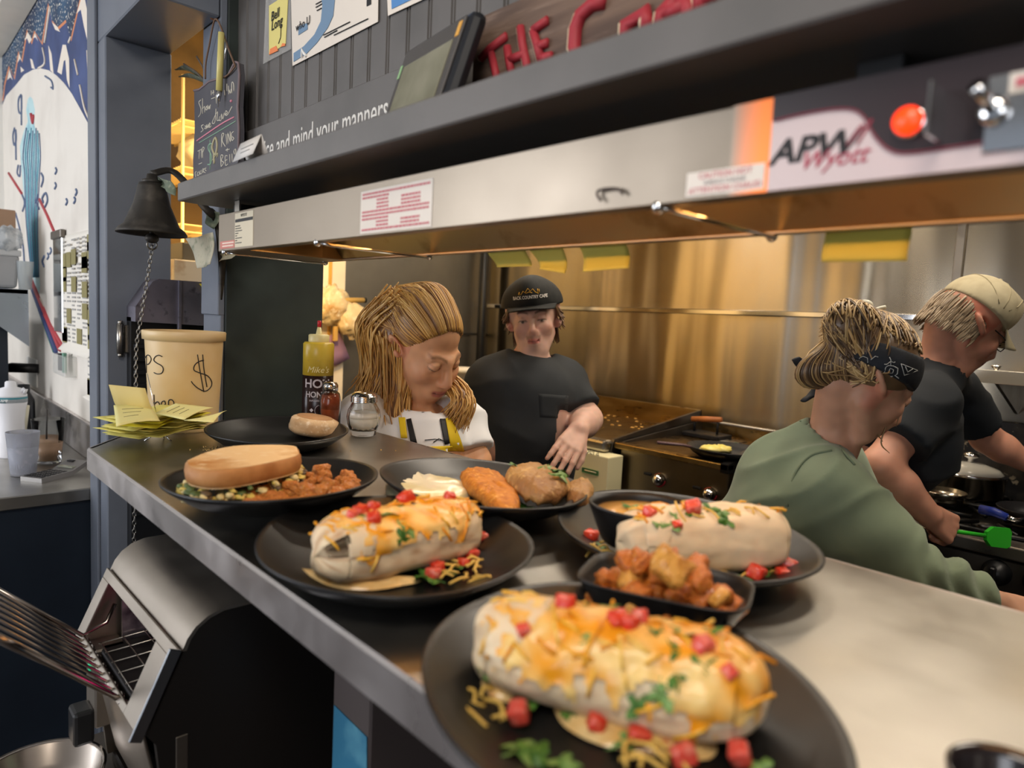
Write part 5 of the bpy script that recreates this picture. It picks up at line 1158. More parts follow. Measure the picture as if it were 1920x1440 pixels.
# ---------------------------------------------------------------- potato dish
ux = Vector((.92, .39, 0)).normalized(); Ld = .080; Md = frame((-.330, .512, CZ+.014), ux, Vector((-ux.y, ux.x, 0)))
t = thing('square_dish', 'small black square-cornered dish heaped with fried potato cubes', 'dish', M=Md)
def sq(a, n=4.5): return (abs(math.cos(a))**n+abs(math.sin(a))**n)**(-1/n)
Wd = Ld*.66
part('dish', MB(m_cast).lathe([(0, 0), (Ld*.66, 0), (Ld*.70, .003), (Ld*.9, .030), (Ld*.93, .033), (Ld*.93, .035), (Ld*.9, .0345), (Ld*.86, .028), (Ld*.67, .006), (0, .005)], 64, sy=Wd/Ld, wob=lambda a, r, z: sq(a)), t, world=False)
m_pot = mat('fried_potato', 'b8651c', .45, noise=[(1.5, '8f4212', .48, .68), (3, 'd6902f', .52, .7)], coat=.25, bump=(3, .4, .15))
m_pot2 = mat('pale_fried_potato', 'd39a44', .45, noise=[(1.5, 'a8641f', .5, .7)], coat=.25, bump=(3, .4, .15))
def pm(s, m, e): return MB(m).ball((0, 0, 0), (1+.25*(s % 3), .82+.12*(s % 2), .75), 14, 10, .34, 1.9, seed=s, sq=e+.12*(s % 3)/2).mesh('potato_cube')
POT = [pm(s+30, m_pot if s % 4 else m_pot2, .5) for s in range(8)]
pr = random.Random(9)
def potato(p, s, label, grp, meshes=None, nm='potato_cube'):
    o = bpy.data.objects.new(nm, pr.choice(meshes or POT)); COL.objects.link(o)
    M = T(p) @ rot(pr.uniform(-.6, .6), pr.uniform(-.6, .6), pr.uniform(0, 6.3)) @ Matrix.Diagonal((s, s, s, 1)); o.matrix_world = M; _W[o.name] = M
    o['label'] = label; o['category'] = 'potato'; o['group'] = grp; return o
gp = 'potato cubes in the square dish'; lp = 'golden fried potato cube in the small black square dish'
for lay, (n, hz, f) in enumerate(((34, .016, .90), (26, .030, .76), (14, .044, .52))):
    for k in range(n):
        a = k*2.399963; rr = math.sqrt((k+.5)/n)*f
        x, y = rr*math.cos(a+lay)*Ld*.86*min(1.12, sq(a)), rr*math.sin(a+lay)*Wd*.86
        potato(Md @ Vector((x, y, hz+pr.uniform(-.003, .003))), pr.uniform(.0075, .0115), lp, gp)
big = at(1255, 1062, z=CZ+.080)
o = potato(big, .0155, 'largest golden potato chunk on top of the heap in the square dish', gp)
# ---------------------------------------------------------------- sandwich and seasoned potatoes
m_crumb = mat('toast_crumb', 'e6c794', .75, noise=[(9, 'b9803f', .50, .68), (60, 'ecd6ac', .5, .75)], bump=(150, .5, .0015)); m_crust = mat('bread_crust', 'bd8852', .6, noise=(30, 'a06a38', .4, .7), bump=(80, .3, .0015))
SP = [at(*p, z=CZ+.068) for p in ((346, 873), (353, 885), (400, 892), (470, 884), (557, 864), (562, 852), (553, 843), (500, 841), (435, 844), (385, 856))]
SC_ = sum(SP, Vector())/len(SP); sl = [((p-SC_).x, (p-SC_).y) for p in SP]
def slice_(name, z0, label, th, cat, M0, sc=1):
    t = thing(name, label, cat, M=M0 @ T(0, 0, z0))
    ring = [(p.x, p.y) for p in spl([(x, y, 0) for x, y in sl]+[(sl[0][0], sl[0][1], 0)], 4)[:-1]]; cxx = sum(p[0] for p in ring)/len(ring); cyy = sum(p[1] for p in ring)/len(ring)
    ins = lambda k: [(cxx+(x-cxx)*k, cyy+(y-cyy)*k) for x, y in ring]
    mb = MB(m_crust); n = len(ring); V = [(x, y, 0) for x, y in ins(.93)]+[(x, y, .004) for x, y in ins(.99)]+[(x, y, th*.5) for x, y in ins(1.01)]+[(x, y, th-.003) for x, y in ins(.99)]+[(x, y, th) for x, y in ins(.95)]
    mb.add(V, [[k*n+i, k*n+(i+1) % n, (k+1)*n+(i+1) % n, (k+1)*n+i] for k in range(4) for i in range(n)]); part('crust', mb, t, world=False)
    mb = MB(m_crumb).prism(ins(.955), .0, th+.0004); part('crumb', mb, t, world=False); return t
Ms = T(SC_.x, SC_.y, 0)
slice_('bread_slice', CZ+.018, 'lower toasted bread slice of the sandwich, mostly under the filling', .019, 'bread', Ms @ T(-.004, .026, 0) @ Matrix.Diagonal((.82, .82, 1, 1)))
slice_('bread_slice', CZ+.050, 'upper toasted bread slice with a browned centre on top of the sandwich', .024, 'bread', Ms)
fr_ = random.Random(5); mb = MB()
ms = [mat('filling_cream', 'd6c690', .5, noise=(50, 'b8a468', .45, .7)), mat('filling_green', '4d5f33', .5, noise=(50, '6d7d4a', .45, .7)), mat('filling_yellow', 'c9b45c', .5), mat('filling_dark', '5b4a34', .5)]
srg = [(p.x, p.y) for p in spl([(x, y, 0) for x, y in sl]+[(sl[0][0], sl[0][1], 0)], 4)[:-1]]
for k in range(230):
    x, y = srg[(k*7) % len(srg)]; fct = fr_.uniform(.93, 1.07) if k % 3 else fr_.uniform(.3, .9)
    mb.use(ms[fr_.choice((0, 0, 0, 2, 2, 1, 3))]); mb.ball(Ms @ Vector((x*fct, y*fct, CZ+.034+fr_.uniform(0, .014))), (fr_.uniform(.004, .012), fr_.uniform(.003, .008), fr_.uniform(.002, .0045)), 8, 6, .6, 3, seed=k)
single('sandwich_filling', mb, 'creamy egg and spinach filling spilling from the toast sandwich', 'filling', kind='stuff')
m_hp = mat('seasoned_potato', 'c4762e', .5, noise=[(1.6, '8f4a18', .5, .7), (3, 'd9984a', .5, .68)], coat=.15, bump=(3, .5, .2))
HP = [MB(m_hp).ball((0, 0, 0), (1.15, .8, .6), 12, 8, .35, 2.4, seed=s+60, sq=.6).mesh('potato_chunk') for s in range(7)]
reg = [(425, 955), (520, 905), (600, 885), (660, 888), (690, 905), (690, 925), (640, 945), (560, 962), (480, 968)]
def inside(x, y, P):
    c = False
    for i in range(len(P)):
        (a, b), (e, f) = P[i], P[i-1]
        if (b > y) != (f > y) and x < (e-a)*(y-b)/(f-b)+a: c = not c
    return c
n = 0; tries = 0
while n < 84 and tries < 3000:
    tries += 1; x, y = pr.uniform(420, 695), pr.uniform(880, 968)
    if not inside(x, y, reg): continue
    cx_ = max(0, 1-abs(x-600)/150)*max(0, 1-abs(y-915)/45); lev = n % 2
    z = CZ+.021+.024*cx_*lev+.006*lev
    p = PL['sand'].inverted() @ at(x, y, z=z); rq = math.hypot(p.x/.168, p.y/.14)
    if rq > .76: p.x *= .76/rq; p.y *= .76/rq
    p.z = max(p.z, .016+.03*max(0, rq-.6)); potato(PL['sand'] @ p, pr.uniform(.0085, .0125), 'seasoned brown fried potato chunk beside the toast sandwich', 'seasoned potatoes on the sandwich plate', HP, 'potato_chunk'); n += 1
# ---------------------------------------------------------------- English muffin and crumbs on the far plate
q = at(586, 806, z=CZ+.02); m_muf = mat('muffin_crust', 'c9ab84', .75, noise=[(30, 'b08d63', .45, .7), (90, 'e0cdb0', .55, .75)], bump=(110, .5, .002)); m_mt = mat('muffin_toasted', 'a5794e', .7, noise=(25, 'b98f62', .4, .7))
mu_ = thing('english_muffin', 'toasted English muffin half lying on the far dark plate', 'muffin', (q.x, q.y, CZ+.012))
sc = (q-CAM).dot(FW)/F; rm = 46*sc
Mm = T(q.x, q.y, CZ+.0125) @ rot(math.radians(-4), math.radians(6), .3)
part('muffin', MB(m_muf).lathe([(0, 0), (rm*.8, 0), (rm*.97, .006), (rm, .013), (rm*.96, .02), (rm*.97, .023), (rm*.92, .031), (rm*.72, .036), (rm*.68, .0355), (0, .035)], 40, Mm, wob=lambda a, r, z: 1+.03*math.sin(3*a)+.02*math.sin(7*a+z*90)), mu_)
part('toasted_top', MB(m_mt).lathe([(rm*.70, .0352), (rm*.66, .0368), (0, .0372)], 36, Mm, wob=lambda a, r, z: 1+.05*math.sin(2*a)), mu_, label='browned flat top')
mb = MB(mat('crumbs', 'c9a566', .8)); r = random.Random(2)
for k in range(150):
    x, y = (r.uniform(430, 540), r.uniform(799, 816)) if k < 90 else (r.uniform(330, 760), r.uniform(842, 850)) if k < 105 else (r.uniform(380, 420), r.uniform(836, 850))
    if k < 90: x = 430+110*((k % 30)/30)+r.uniform(-3, 3); y = 800+5*(k//30)+r.uniform(-1.2, 1.2)+3*math.sin(x/25)
    p = at(x, y, z=CZ+(.0065 if k < 90 else .0008)); mb.ball(p, r.uniform(.0006, .0015), 5, 4)
single('toast_crumbs', mb, 'pale crumbs on the far plate and the counter near it', 'crumbs', kind='stuff')
# ---------------------------------------------------------------- fried egg, breaded cutlets
zE = CZ+.016
ring = [at(*p, z=zE) for p in ((722, 905), (735, 890), (770, 892), (810, 900), (850, 905), (878, 915), (880, 930), (850, 940), (800, 945), (750, 942), (725, 925))]
c = sum(ring, Vector())/len(ring); rg = spl(ring+[ring[0]], 5)[:-1]; n = len(rg)
V = [c+Z*.012]
for f, h in ((.35, .011), (.65, .013), (.88, .009), (.98, .004), (1.0, -.003)): V += [c.lerp(p, f)+Z*(h+.003*nz(p*45, 1, 5)) for p in rg]
Fc = [[0, 1+i, 1+(i+1) % n] for i in range(n)]+[[1+k*n+i, 1+k*n+n+i, 1+k*n+n+(i+1) % n, 1+k*n+(i+1) % n] for k in range(4) for i in range(n)]
mb = MB(mat('egg_white', 'e3dcc0', .3, sss=.2, noise=[(18, 'cfc58f', .5, .7)], coat=.3, bump=(40, .3, .002))); mb.add(V, Fc); single('fried_egg', mb, 'folded pale fried egg on the plate behind the tucked-end burrito', 'egg')
m_br = mat('breaded_orange', 'c27a1e', .6, noise=[(50, '9c5512', .45, .7), (110, 'dda04a', .55, .72)], bump=(170, .9, .003)); m_cf = mat('fried_steak_brown', 'a8814a', .55, noise=[(16, '7f5530', .45, .68), (60, 'c9a566', .55, .72)], bump=(110, .8, .004))
def cutlet(name, pts, label, cat, m, z0, th, seed, rough=.004, tilt=0):
    P = [at(*p, z=z0) for p in pts]; c = sum(P, Vector())/len(P); rg = spl(P+[P[0]], 6)[:-1]; n = len(rg); V = [c+Z*th]
    for f, h in ((.3, 1.0), (.6, .97), (.82, .85), (.95, .6), (1.0, .25), (.97, -.05)): V += [c.lerp(p, f)+Z*(th*h+rough*nz((c.lerp(p, f))*70, 1, seed)+rough*.6*nz((c.lerp(p, f))*170, 1, seed)) for p in rg]
    V += [c]; last = len(V)-1
    Fc = [[0, 1+i, 1+(i+1) % n] for i in range(n)]+[[1+k*n+i, 1+k*n+n+i, 1+k*n+n+(i+1) % n, 1+k*n+(i+1) % n] for k in range(5) for i in range(n)]+[[last, 1+5*n+(i+1) % n, 1+5*n+i] for i in range(n)]
    mb = MB(m); mb.add(V, Fc); return single(name, mb, label, cat)
cutlet('breaded_cutlet', [(862, 900), (875, 890), (915, 892), (940, 905), (965, 930), (975, 955), (965, 968), (930, 966), (900, 945), (870, 918)], 'orange breaded cutlet beside the fried egg', 'cutlet', m_br, CZ+.022, .020, 3)
cutlet('fried_steak', [(945, 905), (955, 895), (985, 890), (1020, 893), (1045, 905), (1070, 920), (1060, 935), (1020, 945), (990, 938), (962, 922)], 'brown fried steak piece with yellow cheese leaning on the orange cutlet', 'steak', m_cf, CZ+.034, .026, 7, .007)
cutlet('fried_steak', [(1060, 925), (1085, 915), (1110, 925), (1112, 940), (1090, 955), (1065, 950)], 'smaller brown fried steak piece beside the rim of the sauce skillet', 'steak', m_cf, CZ+.025, .022, 9, .007)
leaves([(1022, 878, 1.2), (1048, 885, 1.4), (1050, 892, 1.5), (962, 868, .8), (1040, 880)], None, 'parsley leaf on top of the brown fried steak', 'parsley on the fried steak', .010)
for o, (px, py) in zip(list(COL.objects)[-5:], ((1022, 878), (1048, 884), (1052, 892), (962, 870), (1040, 882))): o.location = at(px, py, z=CZ+.062)
leaves([(985, 955, 1.6), (993, 960, 1.4), (978, 960)], None, 'parsley leaf on the plate below the brown fried steak', 'parsley below the fried steak', .010)
# small cup at the right corner of the frame
q = at(1868, 1432, z=1.20); t = thing('small_black_cup', 'shiny dark ramekin at the bottom right corner of the frame', 'cup', (q.x+.01, q.y-.005, CZ))
R_ = abs((at(1990, 1450, z=1.20)-at(1738, 1405, z=1.20)).length)/2
part('cup', MB(mat('ramekin_dark', '241f21', .2, coat=.6)).lathe([(0, 0), (R_*.7, 0), (R_*.75, .003), (R_*.98, .044), (R_, .049), (R_*.97, .050), (R_*.88, .044), (R_*.68, .008), (0, .006)], 44, T(q.x+.01, q.y-.005, CZ)), t)
# ================================================================ griddles
m_gp = mat('griddle_plate', '6a5230', .33, .85, noise=[(6, '4a3820', .4, .7), (30, '8a6a3c', .6, .8)], rnoise=(8, .25, .5))
m_gs = mat('greasy_steel', 'a88f5f', .3, 1, noise=(5, '8a7146', .4, .7), rnoise=(6, .22, .42), stretch=(1, 1, 3))
m_gb = mat('griddle_body', '8a7c66', .35, 1, noise=(4, '75684f', .4, .7))
m_ds = mat('black_splash', '1b1a19', .4, .5)
GX0, GX1, GY0, GY1, GZ = -2.65, -1.712, 2.15, 2.86, .955
t = thing('flat_top_griddle', 'wide brown-stained flat-top griddle against the steel wall behind the black-capped person', 'griddle', (-2.2, 2.5, 0))
part('cook_plate', MB(m_gp).box((GX0, GY0+.05, GZ-.02), (GX1-.012, GY1-.01, GZ), .002), t)
part('front_rail', MB(M_steel).box((GX0, GY0, GZ-.045), (GX1, GY0+.055, GZ+.004), .012), t)
part('side_splash', MB(M_steeld).prism([(GY0+.04, GZ-.06), (GY0+.06, GZ+.005), (GY1, 1.047), (GY1, GZ-.06)], -.012, 0, FX((GX1, 0, 0))), t)
part('back_splash', MB(m_gs).box((GX0, GY1-.012, GZ-.05), (GX1, GY1, 1.047), .002), t)
mb = MB(m_gb).box((GX0, GY0+.06, .72), (GX1-.005, GY1, GZ-.03), .004).use(M_black)
for i in range(12): mb.box((GX1-.32+.024*i, GY0+.056, GZ-.085), (GX1-.31+.024*i, GY0+.061, GZ-.055))
part('body', mb, t)
part('stand', MB(M_steeld).box((GX0, GY0-.02, .66), (GX1, GY1, .70), .003).box((GX0+.02, GY0+.1, 0), (GX0+.07, GY0+.15, .66)).box((GX1-.07, GY0+.1, 0), (GX1-.02, GY0+.15, .66)), t)
HX0, HX1, HY0, HY1, HZ = -1.703, -1.195, 2.2, 2.86, .95
t = thing('small_griddle', 'smaller griddle with chrome knobs between the wide griddle and the range', 'griddle', (-1.45, 2.5, 0))
part('cook_plate', MB(m_gp).box((HX0+.01, HY0+.03, HZ-.02), (HX1-.012, HY1-.01, HZ-.004), .002), t)
part('front_rail', MB(m_gs).box((HX0, HY0, HZ-.022), (HX1, HY0+.04, HZ+.002), .004), t)
part('back_splash', MB(m_gs).box((HX0, HY1-.012, HZ-.05), (HX1+.03, HY1, 1.002), .002), t)
part('back_rail', MB(M_steel).box((HX0, HY1-.03, .996), (HX1+.03, HY1, 1.008), .003), t)
part('side_splash', MB(M_steeld).prism([(HY0+.03, HZ-.03), (HY0+.05, HZ), (HY1, 1.0), (HY1, HZ-.05)], 0, .008, FX((HX0, 0, 0))), t)
part('right_splash', MB(m_ds).prism([(HY0, HZ-.03), (HY0+.0, HZ+.002), (HY0+.2, .992), (HY1, 1.0), (HY1, HZ-.05)], 0, .03, FX((HX1-.03, 0, 0))), t)
part('body', MB(m_gb).box((HX0+.02, HY0+.02, .62), (HX1-.005, HY1, HZ-.02), .004), t)
part('stand', MB(M_steeld).box((HX0, HY0+.05, .58), (HX1, HY1, .62)).box((HX0+.02, HY0+.1, 0), (HX0+.06, HY0+.14, .58)).box((HX1-.06, HY0+.1, 0), (HX1-.02, HY0+.14, .58)), t)
m_kr = mat('knob_red', 'b8333c', .4)
for px, py in ((1238, 899), (1333, 926)):
    q = at(px, py, y=HY0+.02); fr = frame(q, X, Z)
    k = part('control_knob', MB(M_chrome).lathe([(.0, 0), (.024, 0), (.024, .012), (.021, .026), (.012, .034), (0, .036)], 24, fr), t)
    part('red_ring', MB(m_kr).lathe([(.0, 0), (.027, 0), (.027, .006), (0, .006)], 24, fr @ T(-.003, -.003, 0)), k, label='red dial ring')
    part('slot', MB(M_black).box((q.x-.075, HY0+.012, q.z+.005), (q.x-.04, HY0+.0205, q.z+.017), .004), t)
# carton under the wide griddle
a, b, c = at(1058, 836, y=2.1), at(1142, 843, y=2.1), at(1140, 905, y=2.1)
bx0 = a.x-.03; zt = min(b.z+.01, .907)
t = thing('oil_carton', 'cream carton with green lettering standing under the front of the wide griddle', 'carton', ((bx0+b.x)/2, 2.2, .70))
part('carton', MB(mat('carton_cream', 'd9d0a6', .7)).box((bx0, 2.1, .70), (b.x, 2.195, zt), .004), t)
mb = MB(mat('carton_grey_text', '6d6f66', .6)).text('Supera', FY(((a.x+b.x)/2+.015, 2.0998, b.z-.022)), .040, .0006)
part('lettering', mb, t)
m_cg_ = mat('carton_green', '4d7a45', .6); q = at(1107, 884, y=2.1)
part('green_panel', MB(m_cg_).box((q.x-.042, 2.0985, q.z-.010), (q.x+.042, 2.1, q.z+.010), .004), t)
mb = MB(m_cg_).prism([(0, 0), (.012, -.018), (.020, -.02), (.014, -.004)], 0, .001, FY((a.x+.012, 2.1, b.z-.002)))
part('green_leaf', mb, t)
q2 = at(1107, 884, y=2.098); part('pale_print', MB(_M['carton_cream']).tube([Vector((q2.x-.03, 2.0983, q2.z)), Vector((q2.x+.03, 2.0983, q2.z))], .0028, 5), t)
part('hand_hole', MB(M_black).box((a.x+.005, 2.0992, at(1084, 855, y=2.1).z-.006), (a.x+.022, 2.1, at(1084, 855, y=2.1).z+.006), 0), t)
# pan with eggs, press, scrapers on the griddles
q = at(1335, 853, z=HZ+.02); q.z = HZ+.0025; q.y = max(q.y, HY0+.14)
pan = thing('black_omelette_pan', 'black pan of eggs resting on the small griddle', 'pan', q)
m_bp = mat('pan_black', '1c1c1e', .4, .3); m_pl = mat('plate_black', '17181a', .38, noise=(40, '222325', .45, .7), rnoise=(6, .3, .48), spec=.6)
sc = (q-CAM).dot(FW)/F; pr_ = 72*sc
part('pan', MB(m_bp).lathe([(0, 0), (pr_*.72, 0), (pr_*.86, .012), (pr_, .034), (pr_*.99, .036), (pr_*.84, .016), (pr_*.7, .005), (0, .005)], 36, T(q) @ rot(0, 0, 0), sx=1.05, sy=.95), pan)
hd = (at(1232, 829, z=HZ+.05)-q); hd.z = 0; hd.normalize(); h0 = q+hd*pr_*.97+Z*.034
part('handle', MB(mat('handle_maroon', '5a4145', .45)).tube([h0, h0+hd*.03+Z*.006, h0+hd*.13+Z*.012], [.008, .009, .011], 10, flat=.6, up=(0, 0, 1)), pan)
for k, (px, py, rx) in enumerate(((1308, 838, 20), (1328, 838, 16))):
    e = q+(at(px, 846, z=HZ)-at(1335, 853, z=HZ)); e.z = q.z+.016
    o = single('scrambled_egg', MB(mat('egg_yellow', 'e3cf6a', .6, noise=(40, 'f0e3a0', .45, .7), bump=(60, .4, .003))).ball(e, (rx*sc*1.1, rx*sc*1.2, .016), 18, 12, .3, 4, seed=k), ['pale yellow folded egg at the left of the black pan', 'pale yellow folded egg next to the greens in the black pan'][k], 'egg')
e = q+(at(1352, 842, z=HZ)-at(1335, 853, z=HZ)); e.z = q.z+.02
single('wilted_greens', MB(mat('spinach', '2f5a35', .6, noise=(50, '4f7d46', .45, .7))).ball(e, (.018, .02, .012), 14, 10, .5, 5), 'dark green spinach beside the eggs in the black pan', 'greens')
q = at(1300, 800, z=HZ); q.y = min(q.y, 2.72); q.x = max(q.x, HX0+.10); q.z = HZ-.003
pr = thing('grill_press', 'black grill press with a wooden handle at the back of the small griddle', 'press', q)
part('plate', MB(m_bp).box((q.x-.08, q.y-.06, q.z), (q.x+.1, q.y+.06, q.z+.02), .004), pr)
part('bracket', MB(m_bp).tube([(q.x-.055, q.y, q.z+.018), (q.x-.055, q.y, q.z+.075)], .006, 8), pr)
part('bracket', MB(m_bp).tube([(q.x+.06, q.y, q.z+.018), (q.x+.06, q.y, q.z+.085)], .006, 8), pr)
part('handle', MB(mat('handle_wood', 'b06a34', .5, noise=(12, '8d4f24', .45, .7))).tube([(q.x-.07, q.y, q.z+.072), (q.x, q.y, q.z+.08), (q.x+.075, q.y, q.z+.088)], [.012, .014, .012], 12), pr)
q = at(1345, 830, z=HZ); single('steel_scraper', MB(M_steel).box((q.x-.06, q.y+.06, HZ-.004), (q.x+.05, q.y+.16, HZ), .001), 'flat steel scraper blade behind the black pan on the griddle', 'scraper')
q = at(1108, 795, z=GZ); t = thing('steel_spatula', 'flat steel spatula lying on the wide griddle beside the black-capped person', 'spatula', q)
part('blade', MB(M_steel).box((q.x-.10, q.y-.03, GZ), (q.x+.02, q.y+.05, GZ+.003), .001), t); part('handle', MB(M_blackp).tube([(q.x-.10, q.y+.01, GZ+.008), (q.x-.26, q.y-.02, GZ+.014)], .010, 8), t)
q = at(1068, 793, z=GZ); single('blue_cloth', MB(mat('blue_cloth', '2f62a8', .8)).ball((q.x, q.y, GZ+.012), (.03, .03, .014), 14, 10, .3, 4), 'small blue cloth on the wide griddle behind the forearm', 'cloth')
r = random.Random(3)
mb = MB(mat('fried_scraps', 'c99a4e', .7))
for k in range(40): q = at(r.uniform(1110, 1240), r.uniform(768, 806), z=GZ); mb.ball((q.x, q.y, GZ+.002), (r.uniform(.004, .014), r.uniform(.004, .012), .003), 6, 4)
single('fried_scraps', mb, 'scattered golden food scraps on the wide griddle plate', 'food scraps', kind='stuff')
# ================================================================ range
SX0, SX1, SY0, SY1, RZ = -1.14, .6, 2.15, 2.86, .905
m_rb = mat('range_black', '141312', .35, .4, noise=(12, '211f1d', .5, .7)); m_sp = mat('spattered_black', '161514', .45, noise=[(38, '8f8672', .60, .66, 2), (14, '3a352e', .5, .7)])
t = thing('gas_range', 'black gas range with steel front edge and spattered back riser', 'range', (-.3, 2.3, 0))
part('body', MB(m_rb).box((SX0, SY0+.02, .1), (SX1, SY1, RZ-.03), .004), t)
part('front_edge', MB(M_steel).box((SX0, SY0-.02, RZ-.035), (SX1, SY0+.06, RZ), .004), t)
part('cooktop', MB(m_rb).box((SX0, SY0+.06, RZ-.03), (SX1, SY1, RZ-.02)), t)
part('back_riser', MB(m_sp).box((SX0, SY1-.02, RZ-.03), (SX1, SY1, 1.16), .002), t)
q = at(1870, 1072, y=SY0)
part('control_panel', MB(M_steeld).box((SX0, SY0-.005, q.z-.09), (SX1, SY0+.03, q.z+.035), .002), t)
for dx in (-.42, -.21, 0, .09, .3, .5):
    part('control_knob', MB(M_blackp).lathe([(0, 0), (.034, 0), (.034, .012), (.026, .016), (.024, .045), (0, .046)], 22, frame((q.x+dx, SY0-.004, q.z), X, Z)).box((q.x+dx-.007, SY0-.065, q.z-.024), (q.x+dx+.007, SY0-.03, q.z+.024), .003), t)
part('leg', MB(m_rb).box((SX0+.02, SY0+.06, 0), (SX0+.07, SY0+.11, .1)), t)
part('leg', MB(m_rb).box((SX1-.07, SY0+.06, 0), (SX1-.02, SY0+.11, .1)), t)
gx = [-1.08, -.66, -.24, .18]
for i in range(3):
    for j in range(2):
        x0, x1 = gx[i]+.01, gx[i+1]-.01; y0 = SY0+.075+j*.335; y1 = y0+.325; cx, cy = (x0+x1)/2, (y0+y1)/2
        mb = MB(m_rb); zz = RZ+.002
        for a, b in (((x0, y0), (x1, y0)), ((x1, y0), (x1, y1)), ((x1, y1), (x0, y1)), ((x0, y1), (x0, y0))): mb.tube([(*a, zz), (*b, zz)], .009, 6)
        for k in range(6): an = k*PI/3; mb.tube([(cx+.05*math.cos(an), cy+.05*math.sin(an), zz), (cx+.17*math.cos(an), cy+.15*math.sin(an), zz)], .007, 6)
        part('grate', mb, t); part('burner', MB(m_rb).lathe([(0, RZ-.022), (.05, RZ-.022), (.05, RZ-.008), (0, RZ-.006)], 18, T(cx, cy, 0)), t)
GRZ = RZ+.0125
# pot, skillets
q = at(1812, 938, z=GRZ); sc = (q-CAM).dot(FW)/F; R0 = 60*sc; hh = (CAM+ray(1812, 893)*((q-CAM).dot(FW)/ray(1812, 893).dot(FW))).z-GRZ-.006
q += Vector((ray(1812, 938).x, ray(1812, 938).y, 0)).normalized()*R0
pt = thing('saucepot', 'stainless pot with a glass lid on the range burner', 'pot', q); m_pt = mat('pot_steel', 'b4a996', .2, 1)
part('body', MB(m_pt).lathe([(0, 0), (R0*.94, 0), (R0*.97, .006), (R0, hh), (R0*1.04, hh+.003), (R0*.97, hh+.003), (R0*.95, .008), (0, .006)], 40, T(q)), pt)
part('handle', MB(m_pt).tube([q+Vector((-R0, 0, hh*.75)), q+Vector((-R0-.035, .01, hh*.85)), q+Vector((-R0-.035, .05, hh*.85)), q+Vector((-R0*.95, .06, hh*.75))], .006, 8), pt)
part('lid', MB(mat('lid_glass', 'c9c6ba', .08, alpha=.75, spec=.8)).lathe([(R0*.98, hh+.004), (R0*.8, hh+.022), (R0*.4, hh+.036), (0, hh+.04)], 40, T(q)), pt)
part('lid_rim', MB(M_chrome).lathe([(R0*.96, hh+.003), (R0*1.04, hh+.003), (R0*1.04, hh+.008), (R0*.96, hh+.009)], 40, T(q)), pt)
part('lid_knob', MB(M_chrome).lathe([(.010, hh+.038), (.008, hh+.05), (.022, hh+.058), (.024, hh+.066), (.012, hh+.072), (0, hh+.073)], 24, T(q)), pt)
m_bh = mat('handle_blue', '22358c', .4)
q = at(1766, 946, z=GRZ); sc = (q-CAM).dot(FW)/F; R0 = 40*sc; q += Vector((ray(1766, 946).x, ray(1766, 946).y, 0)).normalized()*R0*.8
sk = thing('small_skillet', 'small steel skillet with a blue handle in front of the pot, behind the forearm', 'skillet', q)
prf = lambda R: [(0, 0), (R*.76, 0), (R*.85, .008), (R, .034), (R*.98, .0355), (R*.83, .011), (R*.74, .004), (0, .004)]
part('pan', MB(m_pt).lathe(prf(R0), 32, T(q)), sk); part('handle', MB(m_bh).tube([q+Vector((-R0*.9, -.03, .034)), q+Vector((-R0-.03, -.05, .045)), q+Vector((-R0-.12, -.1, .06))], [.007, .011, .013], 10), sk)
q = at(1935, 985, z=GRZ); q.y += .06
sk = thing('dark_skillet', 'dark skillet with a blue gripped handle at the right edge of the range', 'skillet', q); R0 = .10
part('pan', MB(m_bp).lathe(prf(R0), 32, T(q)), sk)
h0, h1, h2 = at(1905, 976, z=GRZ+.04), at(1888, 970, z=GRZ+.045), at(1838, 955, z=GRZ+.05)
part('handle_rod', MB(M_chrome).tube([q+(h0-q)*.6+Z*.01, h0, h1], .007, 8), sk); part('handle', MB(m_bh).tube([h1, h1.lerp(h2, .5)+Z*.004, h2], [.010, .012, .013], 12), sk)
# shelf over the range
a, b = at(1790, 689, y=2.55), at(1790, 713, y=2.55)
t = thing('range_shelf', 'pale steel shelf over the range on the back wall', 'shelf', (0, 2.75, b.z))
part('board', MB(mat('shelf_steel', 'c9c2b2', .35, .8)).box((a.x-.0, 2.55, b.z), (.7, 2.95, b.z+.012), .002), t); part('lip', MB(_M['shelf_steel']).box((a.x, 2.548, b.z), (.7, 2.553, a.z), .001), t)
for x in (a.x+.1, .5): part('bracket', MB(M_steeld).prism([(2.6, b.z), (2.95, b.z), (2.95, b.z-.12)], 0, .01, FX((x, 0, 0))), t)
q = at(1868, 690, z=b.z+.012); sc = (q-CAM).dot(FW)/F
q = Vector((at(1868, 692, y=2.66).x, 2.66, b.z+.012)); t = thing('pot_lid', 'steel pot lid lying on the shelf over the range', 'lid', (q.x, q.y, b.z+.012))
part('disc', MB(m_pt).lathe([(0, 0), (.075, 0), (.077, .008), (.06, .016), (0, .018)], 32, T(q.x, q.y, b.z+.012)), t); part('knob', MB(M_chrome).lathe([(.007, .016), (.006, .03), (.014, .036), (.014, .042), (0, .044)], 16, T(q.x, q.y, b.z+.012)), t)
